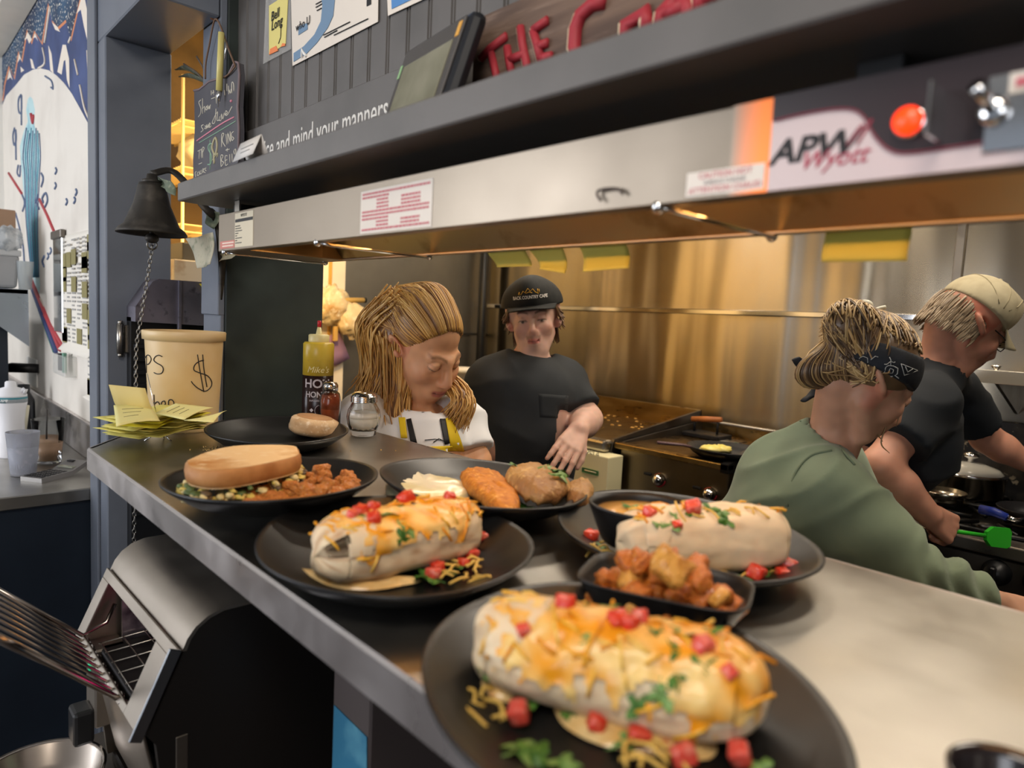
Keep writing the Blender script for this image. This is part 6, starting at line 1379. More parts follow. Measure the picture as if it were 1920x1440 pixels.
# clutter pinned to the kitchen's left post
kx = -3.34; q0 = at(612, 600, x=kx)
part_ = thing('hanging_bag', 'crumpled clear bag of pale wrappers hanging on the pale post by the steel side wall', 'bag', at(625, 590, x=kx))
c = at(622, 572, x=kx+.05); part('bag', MB(mat('bag_tan', 'd9c6a0', .35, noise=[(14, 'b58f58', .5, .7), (30, 'efe6d0', .55, .7)], bump=(25, .6, .01))).ball(c, (.05, .10, .10), 24, 16, .35, 3, seed=2).ball(c+Vector((.02, .12, -.08)), (.04, .09, .09), 20, 14, .35, 3, seed=6), part_)
a, b = at(600, 563, x=kx+.06), at(682, 563, x=kx+.06)
single('wooden_dowel', MB(mat('dowel_wood', 'c9a45c', .6)).tube([a, b], .014, 12).use(M_black).tube([b, b+Vector((0, .012, 0))], .0145, 12), 'wooden dowel sticking out from the pale post beside the clear bag', 'dowel')
P = [at(*p, x=kx+.02) for p in ((612, 632), (636, 620), (656, 672), (620, 690))]
single('purple_paper', MB(mat('lilac_paper', '9a7a9c', .7)).slab(lambda u, v: P[0].lerp(P[1], u).lerp(P[3].lerp(P[2], u), v), 4, 4, .001), 'lilac paper pinned behind the honey bottle', 'paper')
a, b = at(629, 612, x=kx+.05), at(629, 640, x=kx+.05)
single('wooden_clothes_peg', MB(mat('dowel_wood', 'c9a45c', .6)).box((a.x-.01, a.y-.012, b.z), (a.x+.01, a.y+.012, a.z), .003), 'wooden clothes peg holding the lilac paper', 'peg')
single('steel_strip', MB(mat('yellow_strip', 'c9a050', .5)).box((kx-.02, at(622, 520, x=kx).y-.008, 1.0), (kx-.01, at(622, 520, x=kx).y+.008, 2.3)), 'narrow yellowish strip down the pale kitchen post', 'strip')
q = at(884, 700, y=2.3)
single('white_tub', MB(mat('white_tub', 'd9d2c4', .4)).lathe([(0, -.1), (.07, -.1), (.08, .0), (.086, .0), (.086, .025), (0, .03)], 28, T(q.x-.06, q.y, q.z)), 'white lidded tub between the two people near the griddle', 'tub')
single('tub_stand', MB(M_steeld).box((q.x-.30, q.y-.14, 0), (q.x+.06, q.y+.2, q.z-.1), .004), 'dark steel stand under the white lidded tub', 'stand')
# ================================================================ people
RH = Vector((RT.x, RT.y, 0)).normalized(); TH = Vector((-FW.x, -FW.y, 0)).normalized()
class Head:
    """local axes: x = the person's right, y = the way the face looks, z = crown; origin between the ears"""
    def __init__(s, c, phi, pit, rol, sc=1):
        phi, pit, rol = [math.radians(a) for a in (phi, pit, rol)]
        fh = RH*math.sin(phi)+TH*math.cos(phi); fw = fh*math.cos(pit)-Z*math.sin(pit); up = Z*math.cos(pit)+fh*math.sin(pit); x = fw.cross(up)
        s.x = x*math.cos(rol)+up*math.sin(rol); s.z = up*math.cos(rol)-x*math.sin(rol); s.y = fw; s.c = Vector(c); s.s = sc
        s.R = np.array([s.x[:], s.y[:], s.z[:]]); s.M = Matrix(((*[s.x.x*sc, s.y.x*sc, s.z.x*sc], c[0]), (s.x.y*sc, s.y.y*sc, s.z.y*sc, c[1]), (s.x.z*sc, s.y.z*sc, s.z.z*sc, c[2]), (0, 0, 0, 1)))
    def p(s, x, y, z): return s.c+(s.x*x+s.y*y+s.z*z)*s.s
    def d(s, x, y, z): return s.x*x+s.y*y+s.z*z
    def loc(s, V): return ((np.asarray(V)-np.array(s.c))@s.R.T)/s.s
def head_sdf(S, h, fem=False, lid=.5, open_=0):
    q = h.s; E = lambda c, r, k=.02, op='u': S.ell(h.p(*c), [a*q for a in r], h.R, k*q, op)
    Cn = lambda a, b, ra, rb, k=.02, op='u': S.cone(h.p(*a), h.p(*b), ra*q, rb*q, k*q, op)
    E((0, -.018, .038), (.075, .096, .082)); E((0, .030, -.03), (.060, .060, .082), .035)
    E((0, .066, -.098), (.023 if fem else .027, .022, .018), .035)
    for s in (1, -1):
        Cn((s*.052, .0, -.055), (s*.024, .062, -.100), .016, .014, .035)
        E((s*.043, .062, -.026), (.021, .019, .017), .03)
        Cn((s*.012, .086 if not fem else .083, .022), (s*.042, .074 if not fem else .070, .024), .008 if fem else .0115, .007 if fem else .0085, .02)
        E((s*.032, .100, .003), (.016, .015, .0115), .012, 's')
        E((s*.032, .0765, .002), (.0145, .0135, .0125), .004)
        E((s*.032, .0775, .0065), (.0155, .0135, .0085), .003)
        Cn((s*.008, .105, -.037), (s*.012, .099, -.038), .0065, .007, .008)
        # ears
        E((s*.0785, -.016, -.004), (.0095, .022, .036), .006); E((s*.087, -.011, .002), (.006, .012, .022), .004, 's'); E((s*.083, -.004, -.016), (.006, .009, .011), .004)
    Cn((0, .090, .016), (0, .113, -.030), .0075, .0105, .014)
    E((0, .083, -.066), (.030, .017, .022), .02)
    Cn((-.019, .0885, -.0625), (0, .0965, -.0600), .0052, .0062, .006); Cn((.019, .0885, -.0625), (0, .0965, -.0600), .0052, .0062, .006)
    Cn((-.016, .0885, -.0735), (.016, .0885, -.0735), .0058, .0058, .006); Cn((-.014, .0925, -.0735), (.014, .0925, -.0735), .0052, .0052, .006)
    Cn((-.022, .0975, -.0675), (.022, .0975, -.0675), .0022+open_, .0022+open_, .004, 's')
def face_col(h, V, skin, lip, brow, blush='c8705a', lash='2a1c18', iris='4b4640', stache=None, hl=1, squint=0, down=False, bl=.2):
    L = h.loc(V); x, y, z = L[:, 0], L[:, 1], L[:, 2]; ax = np.abs(x); n = len(V)
    c = np.tile(np.array(lin(skin)[:3]), (n, 1)); rng = np.array([.94+.12*nz(v, 55, 3) for v in V])[:, None]; c = c*rng
    def mixc(m, col, a=1.0):
        m = np.clip(m, 0, 1)[:, None]*a; c[:] = c*(1-m)+np.array(lin(col)[:3])*m
    sm = lambda d, w: np.clip(.5-d/w, 0, 1)
    hd = (np.abs(y) < .14)*(ax < .1)*(np.abs(z) < .14)
    mixc(sm(np.hypot((ax-.046)/1.2, z+.035)-.02, .03)*(y > .03)*hd, blush, bl)
    mixc(sm(np.hypot(x, z+.036)-.016, .02)*(y > .085)*hd, blush, bl)
    mixc(sm(np.abs(ax-.08)-.012, .01)*(y < .02)*hd, blush, .45)
    mixc(sm(np.maximum(np.abs(x)-.021, np.abs(z+.0672)*1.0-.0095+.12*ax), .004)*(y > .075)*hd, lip, .8)
    mixc(sm(np.maximum(np.abs(x)-.020, np.abs(z+.0675)-.0012), .0025)*(y > .07)*hd, '4a2420', .8)
    zb = .0245+.006*np.sin(np.clip((ax-.012)/.036, 0, 1)*2.6); mixc(sm(np.maximum(np.abs(ax-.031)-.019, np.abs(z-zb)-.0032), .004)*(y > .05)*hd, brow, .75)
    ez = .0005-squint
    if not down:
        mixc(sm(np.hypot((ax-.032)/2.6, (z-ez))-.0040, .003)*(y > .06)*hd, 'd9cbc0', .7); mixc(sm(np.hypot(ax-.032, z-ez)-.0050, .002)*(y > .06)*hd, iris, .95)
    lz = (ez+.0042) if not down else -.0045
    mixc(sm(np.maximum(np.abs(ax-.032)-.0155, np.abs(z-lz+(1 if not down else -1)*(ax-.032)**2*14)-.0016), .0025)*(y > .055)*hd, lash, .9)
    if down: mixc(sm(np.maximum(np.abs(ax-.032)-.015, np.abs(z-.0105+(ax-.032)**2*14)-.0008), .003)*(y > .055)*hd, '8a5a48', .5)
    if stache: mixc(sm(np.maximum(np.abs(x)-.024, np.abs(z+.053+ax*.12)-.0055), .006)*(y > .075)*hd, stache, .6); mixc(sm(np.hypot(x/1.3, z+.098)-.010, .02)*(y > .06)*hd, stache, .35)
    return c
def hand_sdf(S, w, d, n, curl, side, sc=1, spread=.12, thumb=.8, open_t=.5):
    """w wrist, d towards the knuckles, n out of the back of the hand, side +1: thumb lies along d x n"""
    w, d, n = Vector(w), Vector(d).normalized(), Vector(n); n = (n-d*n.dot(d)).normalized(); sd = d.cross(n)*side
    for k in range(4):
        o = (k-1.5)*.019*sc*-1
        S.cone(w+sd*o*.55+d*.012*sc, w+sd*o+d*(.080-.004*abs(k-1.2))*sc, .0155*sc, .0115*sc, .010*sc)
    ln = (.041, .046, .043, .033)
    for k in range(4):
        o = -(k-1.5)*.0195*sc; p = w+sd*o+d*(.082-.004*abs(k-1.2))*sc; a = 0; f = d+sd*(-(k-1.5)*spread*.35); f.normalize(); c = curl[k] if isinstance(curl, (list, tuple)) else curl
        for j, (m, r0, r1) in enumerate(((1, .0098, .0088), (.68, .0086, .0078), (.5, .0078, .0066))):
            a += c*(.75, 1.05, .8)[j]; q = f*math.cos(a)-n*math.sin(a); e = p+q*ln[k]*m*sc
            S.cone(p, e, r0*sc, r1*sc, .0035*sc if j == 0 else .003*sc); p = e
    p = w+sd*.020*sc+d*.022*sc-n*.004*sc; td = (sd*.75*open_t+d*.8-n*.25*thumb).normalized(); e = p+td*.040*sc
    S.cone(p, e, .014*sc, .0108*sc, .010*sc); t2 = (td+d*.5-n*.5*thumb-sd*.15).normalized(); f2 = e+t2*.030*sc; S.cone(e, f2, .0105*sc, .0092*sc, .004*sc)
    t3 = (t2+d*.3-n*.5*thumb-sd*.2).normalized(); S.cone(f2, f2+t3*.024*sc, .0092*sc, .0072*sc, .003*sc)
def folds(dirv, amp, f1, seed, ref=None):
    """cloth wrinkles: displacement along a smooth noise, stretched across dirv"""
    dv = np.array(dirv, float); dv /= np.linalg.norm(dv)
    def fn(V):
        c = V.mean(0); out = V.copy()
        for i, v in enumerate(V):
            t = v@dv; q = v-dv*t; p = q*f1*.45+dv*t*f1
            a = 1-abs(mnoise.noise(Vector(p)+Vector((seed, 0, 0))))*2.2; b = mnoise.noise(Vector(p)*2.1+Vector((0, seed, 0)))
            g = mnoise.noise_vector(Vector(v)*6+Vector((seed, seed, 0))); out[i] = v+np.array(g)*amp*.5*b+np.array((v-c)/max(.05, np.linalg.norm(v-c)))*amp*(max(a, 0)**2*.9+b*.4)
        return out
    return fn
def grid_for(pts, pad, st, *fine):
    P = np.array([p[:] for p in pts]); lo, hi = P.min(0)-pad, P.max(0)+pad; ax = []
    for k in range(3): ax.append(axr(lo[k], hi[k], st, *[(c[k]-r, c[k]+r, fs) for c, r, fs in fine]))
    return SDF(ax)
def bvh_of(mb): return BVHTree.FromPolygons([Vector(v) for v in mb.v], mb.f)
def on(b, px, py, off=.001):
    r = ray(px, py).normalized(); h = b.ray_cast(CAM, r)
    return (h[0]+h[1]*off, h[1]) if h[0] is not None else (None, None)
def decal(q, b, m, nu=8, nv=6, off=.0025, mbx=None):
    """cloth strip whose corners q (pixels) are dropped on the surface b"""
    mbx = mbx or MB(); mbx.use(m); g = []; okv = None
    for i in range(nu):
        for j in range(nv):
            u, v = i/(nu-1), j/(nv-1); a = Vector(q[0]).lerp(Vector(q[1]), u).lerp(Vector(q[3]).lerp(Vector(q[2]), u), v); p, n = on(b, a[0], a[1], off)
            if p is None: p = okv
            okv = p; g.append(p)
    if any(p is None for p in g): return mbx
    mbx.slab(lambda u, v: g[round(u*(nu-1))*nv+round(v*(nv-1))], nu, nv, .002); return mbx
def strand(mb, pts, r, n=5, taper=.3):
    P = spl(pts, n); k = len(P); r *= 1.5; mb.tube(P, [r*(1-(1-taper)*(i/(k-1))**6) for i in range(k)], 5)
def hug(b, c0, pts, off, n=7):
    """points along a path, each pushed out to the hair surface b around c0"""
    P = spl(pts, n) if len(pts) > 2 else [pts[0].lerp(pts[1], i/n) for i in range(n+1)]; o = []
    for p in P:
        d = (p-c0).normalized(); h = b.ray_cast(c0+d*.5, -d)
        o.append(h[0]+d*off if h[0] is not None else p)
    return o
def hair_mats(pref, cols):
    return [mat(f'{pref}_hair_{i}', c, .42, spec=.6, coat=.1) for i, c in enumerate(cols)]
m_skin = lambda nme: mat(nme, 'c98f76', .5, vc=True, sss=.25, bump=(220, .12, .0006), spec=.4)
def legs(t, hip, spread, fwd, m, mshoe):
    """trousers and shoes below the counter line, down to the floor"""
    sd = Vector((-fwd.y, fwd.x, 0)); top = hip.z
    S = SDF([axr(hip.x-.35, hip.x+.35, .014), axr(hip.y-.35, hip.y+.35, .014), axr(0.0, top+.14, .014)])
    S.ell(hip+Z*.0, (.165, .135, .13), None, .05)
    for s in (1, -1):
        a = hip+sd*.085*s; S.chain([a-Z*.03, a+sd*.02*s+fwd*.01-Z*(top*.47), a+sd*.03*s-Z*(top-.05)], [.098, .066, .05], .04)
    part('trousers', sdf_mb(S, m, 2), t)
    for s in (1, -1):
        f = Vector((hip.x, hip.y, 0))+sd*.115*s
        part('shoe', MB(mshoe).ball(f+fwd*.045+Z*.042, (.055, .055, .042), 16, 10).ball(f+fwd*.125+Z*.034, (.045, .06, .033), 16, 10), t)
D = lambda px, py, d: at(px, py, d=d)
m_trs = mat('dark_trousers', '26282c', .8); m_shoe = mat('black_shoe', '121214', .5)
# ---------------------------------------------------------------- woman with blonde hair, white tee and yellow apron
A = Head((-1.385, 1.010, 1.345), 51.6, 33, -5, 1.0)
pA = thing('person', 'person with long blonde hair looking down, white tee and yellow apron straps', 'person', (-1.44, 1.06, 0))
nk = D(781, 782, 1.76); shR, shL = D(686, 786, 1.70), D(860, 786, 1.80); elL = D(893, 865, 1.76); elR = D(668, 885, 1.66); ch = D(778, 872, 1.74); hp = Vector((-1.45, 1.09, .86))
wL, wR = Vector((-1.20, 1.02, .95)), Vector((-1.38, .98, .95))
S = grid_for([A.p(0, 0, .13), A.p(0, .13, 0), elL, elR, hp, wL, wR], .12, .008, (A.c, .135, .0032))
head_sdf(S, A, True); S.cone(A.p(0, -.035, -.04), nk, .043, .045, .012); S.ell(ch, (.11, .10, .15), None, .03)
S.chain([nk-Z*.02, shR], [.036, .042], .03); S.chain([nk-Z*.02, shL], [.036, .042], .03)
S.chain([shL, elL, wL], [.042, .036, .026], .02); S.chain([shR, elR, wR], [.042, .036, .026], .02)
for w, e in ((wL, elL), (wR, elR)): hand_sdf(S, w, (w-e), Z, .45, 1 if w is wL else -1)
S.chain([ch, hp], [.12, .12], .06)
ca = lambda V: face_col(A, V, 'd6a078', 'b0605a', '6b4a30', down=True)
bA = sdf_mb(S, m_skin('skin_light'), 1, ca); part('body', bA, pA)
m_wt = mat('white_cotton', 'e9ebee', .8, noise=(8, 'dfe2e6', .4, .7))
S = grid_for([shR, shL, elL, elR, hp, nk], .16, .008)
S.ell(ch, (.135, .115, .155), None, .05); S.chain([nk+(shR-nk)*.35-Z*.018, shR-Z*.005], [.046, .055], .04); S.chain([nk+(shL-nk)*.35-Z*.018, shL-Z*.005], [.046, .055], .04)
S.chain([shL, shL.lerp(elL, 1.1)], [.060, .066], .03); S.chain([shR, shR.lerp(elR, .9)], [.062, .068], .03); S.chain([ch, hp], [.14, .15], .06)
S.cone(nk+RH*.014+TH*.034-Z*.01, nk+RH*.01+TH*.02+Z*.1, .058, .07, .006, 's'); S.cut(shL.lerp(elL, .80), elL-shL, .12); S.cut(shR.lerp(elR, .75), elR-shR, .12); S.cut(hp-Z*.03, -Z, .3)
tA = sdf_mb(S, m_wt, 1, disp=folds((elL-shL).normalized()+Vector((.3, 0, .4)), .010, 9, 2)); b_t = bvh_of(tA); part('tee_shirt', tA, pA)
m_ya = mat('apron_yellow', 'e0c01a', .7); m_bk = mat('strap_black', '17181c', .6)
mb = decal([(748, 784), (760, 784), (764, 822), (752, 822)], b_t, m_ya); decal([(834, 786), (846, 784), (872, 850), (846, 850)], b_t, m_ya, mbx=mb); decal([(800, 838), (846, 836), (872, 852), (800, 856)], b_t, m_ya, mbx=mb); part('apron_bib', mb, pA)
mb = decal([(762, 788), (771, 786), (782, 832), (770, 832)], b_t, m_bk); part('neck_strap', mb, pA)
mb = decal([(824, 786), (834, 786), (842, 832), (833, 834)], b_t, m_bk); part('neck_strap', mb, pA)
mb = MB(M_ink)
for l in ([(796, 826), (815, 824), (836, 828)], [(812, 830), (822, 823), (834, 829)]):
    P = [on(b_t, *p, .003)[0] for p in l]
    if all(P): mb.tube(P, .0012, 4)
if mb.v: part('apron_print', mb, pA)
hm = hair_mats('blonde', ('9c6f38', 'c99a52', 'b5853f', 'd9b06a', '7d5630'))
S = grid_for([A.p(0, 0, .14), A.p(0, -.14, 0), D(690, 745, 1.72), D(765, 830, 1.66), D(862, 800, 1.68)], .06, .006)
S.ell(A.p(0, -.024, .043), (.0795, .0985, .0855), A.R, .01); S.ell(A.p(0, -.06, .085), (.062, .06, .05), A.R, .04)
S.cut(A.p(0, .072, .085), A.d(0, .80, -.6), .16); S.cut(A.p(.08, .012, .01), A.d(.1, .85, -.5), .06); S.cut(A.p(-.08, .012, .01), A.d(-.1, .85, -.5), .06)
mass = [[A.p(.03, -.10, .06), A.p(.055, -.115, -.02), D(716, 690, 1.74), D(700, 738, 1.73)], [A.p(.06, -.05, .0), D(748, 712, 1.70), D(744, 770, 1.68), D(752, 800, 1.66)], [A.p(-.06, -.03, .0), A.p(-.085, -.01, -.09), D(866, 745, 1.70), D(850, 785, 1.70)], [A.p(-.02, -.1, .02), D(770, 720, 1.78), D(760, 770, 1.76)]]
mr = ((.046, .032), (.030, .016), (.024, .012), (.048, .036))
for k, m_ in enumerate(mass): S.chain(spl(m_, 3), list(np.linspace(*mr[k], len(spl(m_, 3)))), .02)
hA = sdf_mb(S, hm[4], 1); b_h = bvh_of(hA); r = random.Random(12); c0 = A.p(0, -.02, .03)
for k in range(520):      # swept-back strands over the crown and sides
    th = r.uniform(-1.75, 1.75); hA.use(hm[r.choice((4, 4, 0, 0, 1, 2) if abs(th) > .9 else (0, 1, 2, 3, 1, 4))]); jy = r.uniform(.9, 1.05); sx_h, cx_h = math.sin(th), math.cos(th)
    st = A.p(sx_h*.076, .068*jy*max(0, cx_h)**.5+.012*(cx_h < .3), .088*cx_h+.012 if cx_h > 0 else .012+.05*cx_h); en = A.p(r.gauss(.0, .022), -.118, r.gauss(.045, .022)); mid = A.p(sx_h*.085, -.035, .115*max(.12, cx_h)+.01)
    strand(hA, hug(b_h, c0, [st, mid, en], r.uniform(.0002, .0035), 4), r.uniform(.0009, .0017), 3)
for m_, n_, wd in ((mass[0], 230, mr[0]), (mass[1], 200, mr[1]), (mass[2], 130, mr[2]), (mass[3], 80, mr[3])):
    for k in range(n_):
        hA.use(hm[r.choice((0, 1, 1, 2, 3, 3))]); o = Vector((r.gauss(0, 1), r.gauss(0, 1), r.gauss(0, .4))).normalized(); wv = r.uniform(0, 6); e = Vector((r.uniform(-.02, .02), r.uniform(-.02, .02), r.uniform(-.045, .01))); q = r.uniform(1.0, 1.25) if k % 7 else r.uniform(1.15, 1.35)
        L_ = len(m_); strand(hA, [p+o*(wd[0]+(wd[1]-wd[0])*i/(L_-1)+.004)*q+Vector((math.sin(wv+2.2*i), math.cos(wv+1.9*i), 0))*.006+(e if i == L_-1 else Vector()) for i, p in enumerate(m_)], r.uniform(.0010, .0018), 5)
part('hair', hA, pA)
legs(pA, hp, 1, RH*.6+TH*.8, m_trs, m_shoe)
# ---------------------------------------------------------------- man in black cap and tee
B = Head((-1.500, 1.497, 1.430), -4, 4, -8, .89)
pB = thing('person', 'person in a black lettered cap and black tee, one hand hanging limp', 'person', (-1.5, 1.5, 0))
nk = D(993, 688, 2.175); shR, shL = D(916, 716, 2.13), D(1056, 714, 2.17); elL = D(1102, 786, 2.10); elR = D(893, 800, 2.16); ch = D(985, 745, 2.13); hp = Vector((-1.50, 1.50, .88))
wL = D(1086, 806, 1.99); wR = D(915, 868, 2.06)
S = grid_for([B.p(0, 0, .13), B.p(0, .13, 0), elL, elR, hp, wL, wR], .13, .008, (B.c, .135, .0034), (D(1066, 838, 1.95), .075, .0036))
head_sdf(S, B, False, open_=.0018); S.cone(B.p(0, -.045, -.05), nk-Z*.01, .047, .052, .010); S.ell(ch-Z*.03, (.14, .095, .15), None, .04)
S.chain([nk-Z*.015, shR], [.04, .045], .03); S.chain([nk-Z*.015, shL], [.04, .045], .03); S.chain([ch, hp], [.13, .13], .06)
S.chain([shL, elL], [.047, .042], .03); S.chain([elL, elL.lerp(wL, .45), wL], [.043, .041, .029], .02); S.chain([shR, elR, wR], [.047, .04, .028], .02)
hand_sdf(S, wL, D(1062, 846, 1.92)-wL, TH*.7+Z*.6+RH*.2, [.30, .24, .20, .18], -1, 1.0, .16, .6, .7); hand_sdf(S, wR, Vector((.03, -.03, -.1)), -RH, .5, 1)
cb_ = lambda V: face_col(B, V, 'dbb09c', 'b5625c', '4f382c', stache='5f4030', squint=.003, bl=.25)
bB = sdf_mb(S, m_skin('skin_light'), 1, cb_); part('body', bB, pB)
m_bt = mat('black_cotton', '25282a', .85, noise=(10, '2d3033', .4, .7))
S = grid_for([shR, shL, elL, elR, hp, nk], .17, .009)
S.ell(ch-Z*.035, (.155, .115, .15), None, .05); S.chain([nk+(shR-nk)*.3-Z*.018, shR-Z*.008], [.046, .056], .045); S.chain([nk+(shL-nk)*.3-Z*.018, shL-Z*.008], [.046, .056], .045)
S.chain([shL, shL.lerp(elL, 1.0)], [.058, .066], .03); S.chain([shR, shR.lerp(elR, 1.1)], [.058, .068], .03); S.chain([ch, hp+Z*.1], [.15, .155], .06)
S.cone(nk+TH*.045-Z*.006, nk+TH*.03+Z*.1, .060, .080, .006, 's'); S.cut(shL.lerp(elL, .80), elL-shL, .13); S.cut(shR.lerp(elR, .9), elR-shR, .13); S.cut(hp, -Z, .35)
tB = sdf_mb(S, m_bt, 1, disp=folds(Vector((.5, .2, 1)), .015, 8, 5)); b_t = bvh_of(tB); part('tee_shirt', tB, pB)
P = [nk+TH*.026+Vector((math.cos(a)*.066, math.sin(a)*.066, .002-.036*(math.cos(a)*TH.x+math.sin(a)*TH.y))) for a in [2*PI*i/28 for i in range(28)]]
part('neckband', MB(mat('black_rib', '1f2123', .85)).tube(P, .0055, 6, closed=True), pB)
q = [(1010, 738), (1066, 742), (1064, 786), (1012, 782)]; part('chest_pocket', decal(q, b_t, m_bt, 8, 8, -.0005), pB)
# cap
m_cap = mat('cap_black', '1c1d1c', .8, noise=(40, '262725', .4, .7))
S = SDF([axr(B.c.x-.16, B.c.x+.16, .004), axr(B.c.y-.16, B.c.y+.16, .004), axr(B.c.z-.05, B.c.z+.17, .004)])
q = B.s; S.ell(B.p(0, -.012, .052), (.088*q, .108*q, .094*q), B.R, .01); S.ell(B.p(0, .040, .085), (.070*q, .052*q, .062*q), B.R, .03); S.ell(B.p(0, -.05, .085), (.066*q, .05*q, .058*q), B.R, .03); S.half(B.p(0, .0, .046), B.d(0, -.06, -1))
cap = part('cap', sdf_mb(S, m_cap, 1), pB); capm = sdf_mb(S, m_cap, 1); b_c = bvh_of(capm)
def brim(h, z0, w, ln, droop, m, par, cv=.020):
    def f(u, v):
        a = (u-.5)*2; x = a*w*(1-.10*v); y0 = .088*math.sqrt(max(.02, 1-(x/.1)**2)); y = y0-.01+ln*v*math.sqrt(max(0, 1-.75*a*a)); return h.p(x, y, z0-cv*a*a*(.4+v)-droop*v)
    return part('brim', MB(m).slab(f, 21, 8, .0035), par)
brim(B, .050, .086, .070, .010, m_cap, cap, .005)
def wrap_text(mbx, h, b, tilt=0):
    out = []
    for x, y, z in mbx.v:
        q = h.p(x, .25, z); hit = b.ray_cast(q, -h.y); out.append(tuple(hit[0]+h.y*(.0008+max(0, y)*1) if hit[0] is not None else h.p(x, .1, z)))
    mbx.v = out; return mbx
pl = Matrix(((-1, 0, 0, 0), (0, 0, 1, 0), (0, 1, 0, 0), (0, 0, 0, 1)))
mb = MB(mat('cap_letter_white', 'e6e2da', .6)).text('BACK COUNTRY CAFE', pl @ T(.0, .078, 0), .0152, .0012, xs=.74, bold=.025); mb.mi = [0]*len(mb.f)
part('lettering', wrap_text(mb, B, b_c), cap, label='white embroidered words')
mb = MB(mat('cap_gold', 'd9a52e', .6))
for l in ([(.030, .088), (.020, .100), (.014, .094), (.004, .108), (-.004, .098), (-.012, .105), (-.020, .094), (-.03, .088)], [(.034, .088), (.034, .098)], [(.037, .088), (.036, .095)], [(-.028, .09), (-.028, .104)], [(-.033, .09), (-.032, .102)], [(.012, .092), (.0, .096), (-.010, .092)]):
    mb.tube([(x, 0, z) for x, z in l], .0013, 4)
part('mountain_emblem', wrap_text(mb, B, b_c), cap, label='gold mountain outline')
hm = hair_mats('brown', ('4d3826', '6b4d33', '8a6744', 'a8835a'))
hB = MB(hm[0]); r = random.Random(4)
for s in (1, -1):
    for k in range(110):
        hB.use(hm[r.choice((0, 0, 1, 1, 2, 3) if s < 0 else (0, 0, 0, 1, 1, 2))]); y0 = r.uniform(-.10, .035); x0 = .080*math.sqrt(max(0, 1-(y0/.115)**2)); z0 = .045
        lnn = r.uniform(.035, .095) if y0 < 0 else r.uniform(.03, .055); w = r.uniform(.004, .02)
        strand(hB, [B.p(s*x0, y0, z0), B.p(s*(x0+.008), y0-.006, z0-lnn*.4), B.p(s*(x0+w), y0-.012, z0-lnn*.8), B.p(s*(x0+w*1.5), y0-.004+r.uniform(-.01, .01), z0-lnn)], r.uniform(.0014, .0028), 4)
for k in range(90):
    a = r.uniform(-1.2, 1.2); x0, y0 = .080*math.sin(a), -.015-.10*math.cos(a); hB.use(hm[r.choice((0, 0, 1, 2))])
    strand(hB, [B.p(x0, y0, .04), B.p(x0*1.05, y0*1.05, -.03), B.p(x0*1.1, y0*1.02, -.085+r.uniform(-.02, .02))], r.uniform(.002, .0034), 4)
part('hair', hB, pB)
legs(pB, hp, 1, TH*1.0, m_trs, m_shoe)
# ---------------------------------------------------------------- woman in green with a bandana
G = Head((-.535, 1.535, 1.335), 94, 34, -4, .98)
pG = thing('person', 'person with piled-up hair, black bandana and sage green shirt reaching right', 'person', (-.66, 1.5, 0))
nk = D(1560, 815, 1.50); shR, shL = D(1566, 925, 1.40), D(1560, 872, 1.64); el = D(1700, 1085, 1.32); wr = D(1868, 1134, 1.28); ch = D(1490, 960, 1.50); hp = Vector((-.76, 1.42, .86)); elL = shL+Vector((.12, .06, -.22)); wL = elL+Vector((.2, -.05, -.03))
S = grid_for([G.p(0, 0, .13), G.p(0, .13, 0), el, wr+Vector((.13, 0, -.05)), hp, elL, wL], .13, .008, (G.c, .13, .0034))
head_sdf(S, G, True); S.cone(G.p(0, -.04, -.04), nk, .045, .048, .012); S.chain([nk-Z*.02, shR], [.04, .045], .03); S.chain([nk-Z*.02, shL], [.04, .045], .03); S.chain([ch, hp], [.10, .11], .06)
S.chain([nk-Z*.03, ch], [.04, .09], .04); S.chain([shR, el, wr], [.048, .040, .027], .02); S.chain([shL, elL, wL], [.046, .038, .027], .02)
hand_sdf(S, wr, (wr-el), Z*.8-Y*.5, .35, -1); hand_sdf(S, wL, (wL-elL), Z, .4, 1)
cg2 = lambda V: face_col(G, V, 'c09074', 'a8605a', '5f4634', down=True)
part('body', sdf_mb(S, m_skin('skin_light'), 1, cg2), pG)
m_gs2 = mat('sage_cotton', '77856a', .85, noise=(9, '6d7a61', .4, .7), sheen=.2)
S = grid_for([shR, shL, el, wr, hp, nk, elL, wL], .17, .008)
bk = D(1474, 890, 1.54)
S.ell(ch, (.105, .13, .14), None, .05); S.chain([nk+Vector((-.035, 0, -.035)), bk, ch, hp], [.045, .085, .11, .13], .05); S.chain([nk+Vector((-.02, 0, -.03)), shR], [.048, .064], .05); S.chain([nk+Vector((-.02, .0, -.03)), shL], [.048, .06], .05)
S.chain([shR, shR.lerp(el, .5), el, el.lerp(wr, .5), wr], [.070, .072, .062, .050, .040], .04); S.chain([shL, elL, wL], [.07, .06, .05], .03)
S.cone(nk+X*.012, nk+X*.03+Z*.1, .058, .07, .006, 's'); S.cut(wr-(wr-el).normalized()*.012, wr-el, .09); S.cut(wL, wL-elL, .09); S.cut(hp-Z*.03, -Z, .35)
f1 = folds((el-shR).normalized(), .012, 10, 8); axg = np.array((wr-el).normalized()); el_ = np.array(el)
def f2(V):
    V = f1(V); t = (V-el_)@axg; L = (wr-el).length; m = np.clip((t+.03)/.06, 0, 1)*(t < L+.03); q = V-el_-t[:, None]*axg; rad = np.linalg.norm(q, axis=1); ok = m*(rad < .12)
    return V+q/np.maximum(rad, .01)[:, None]*(ok*.006*np.sin(t*130+4*np.sin(q[:, 2]*30)))[:, None]
tG = sdf_mb(S, m_gs2, 1, disp=f2); b_t = bvh_of(tG); part('long_sleeved_shirt', tG, pG)
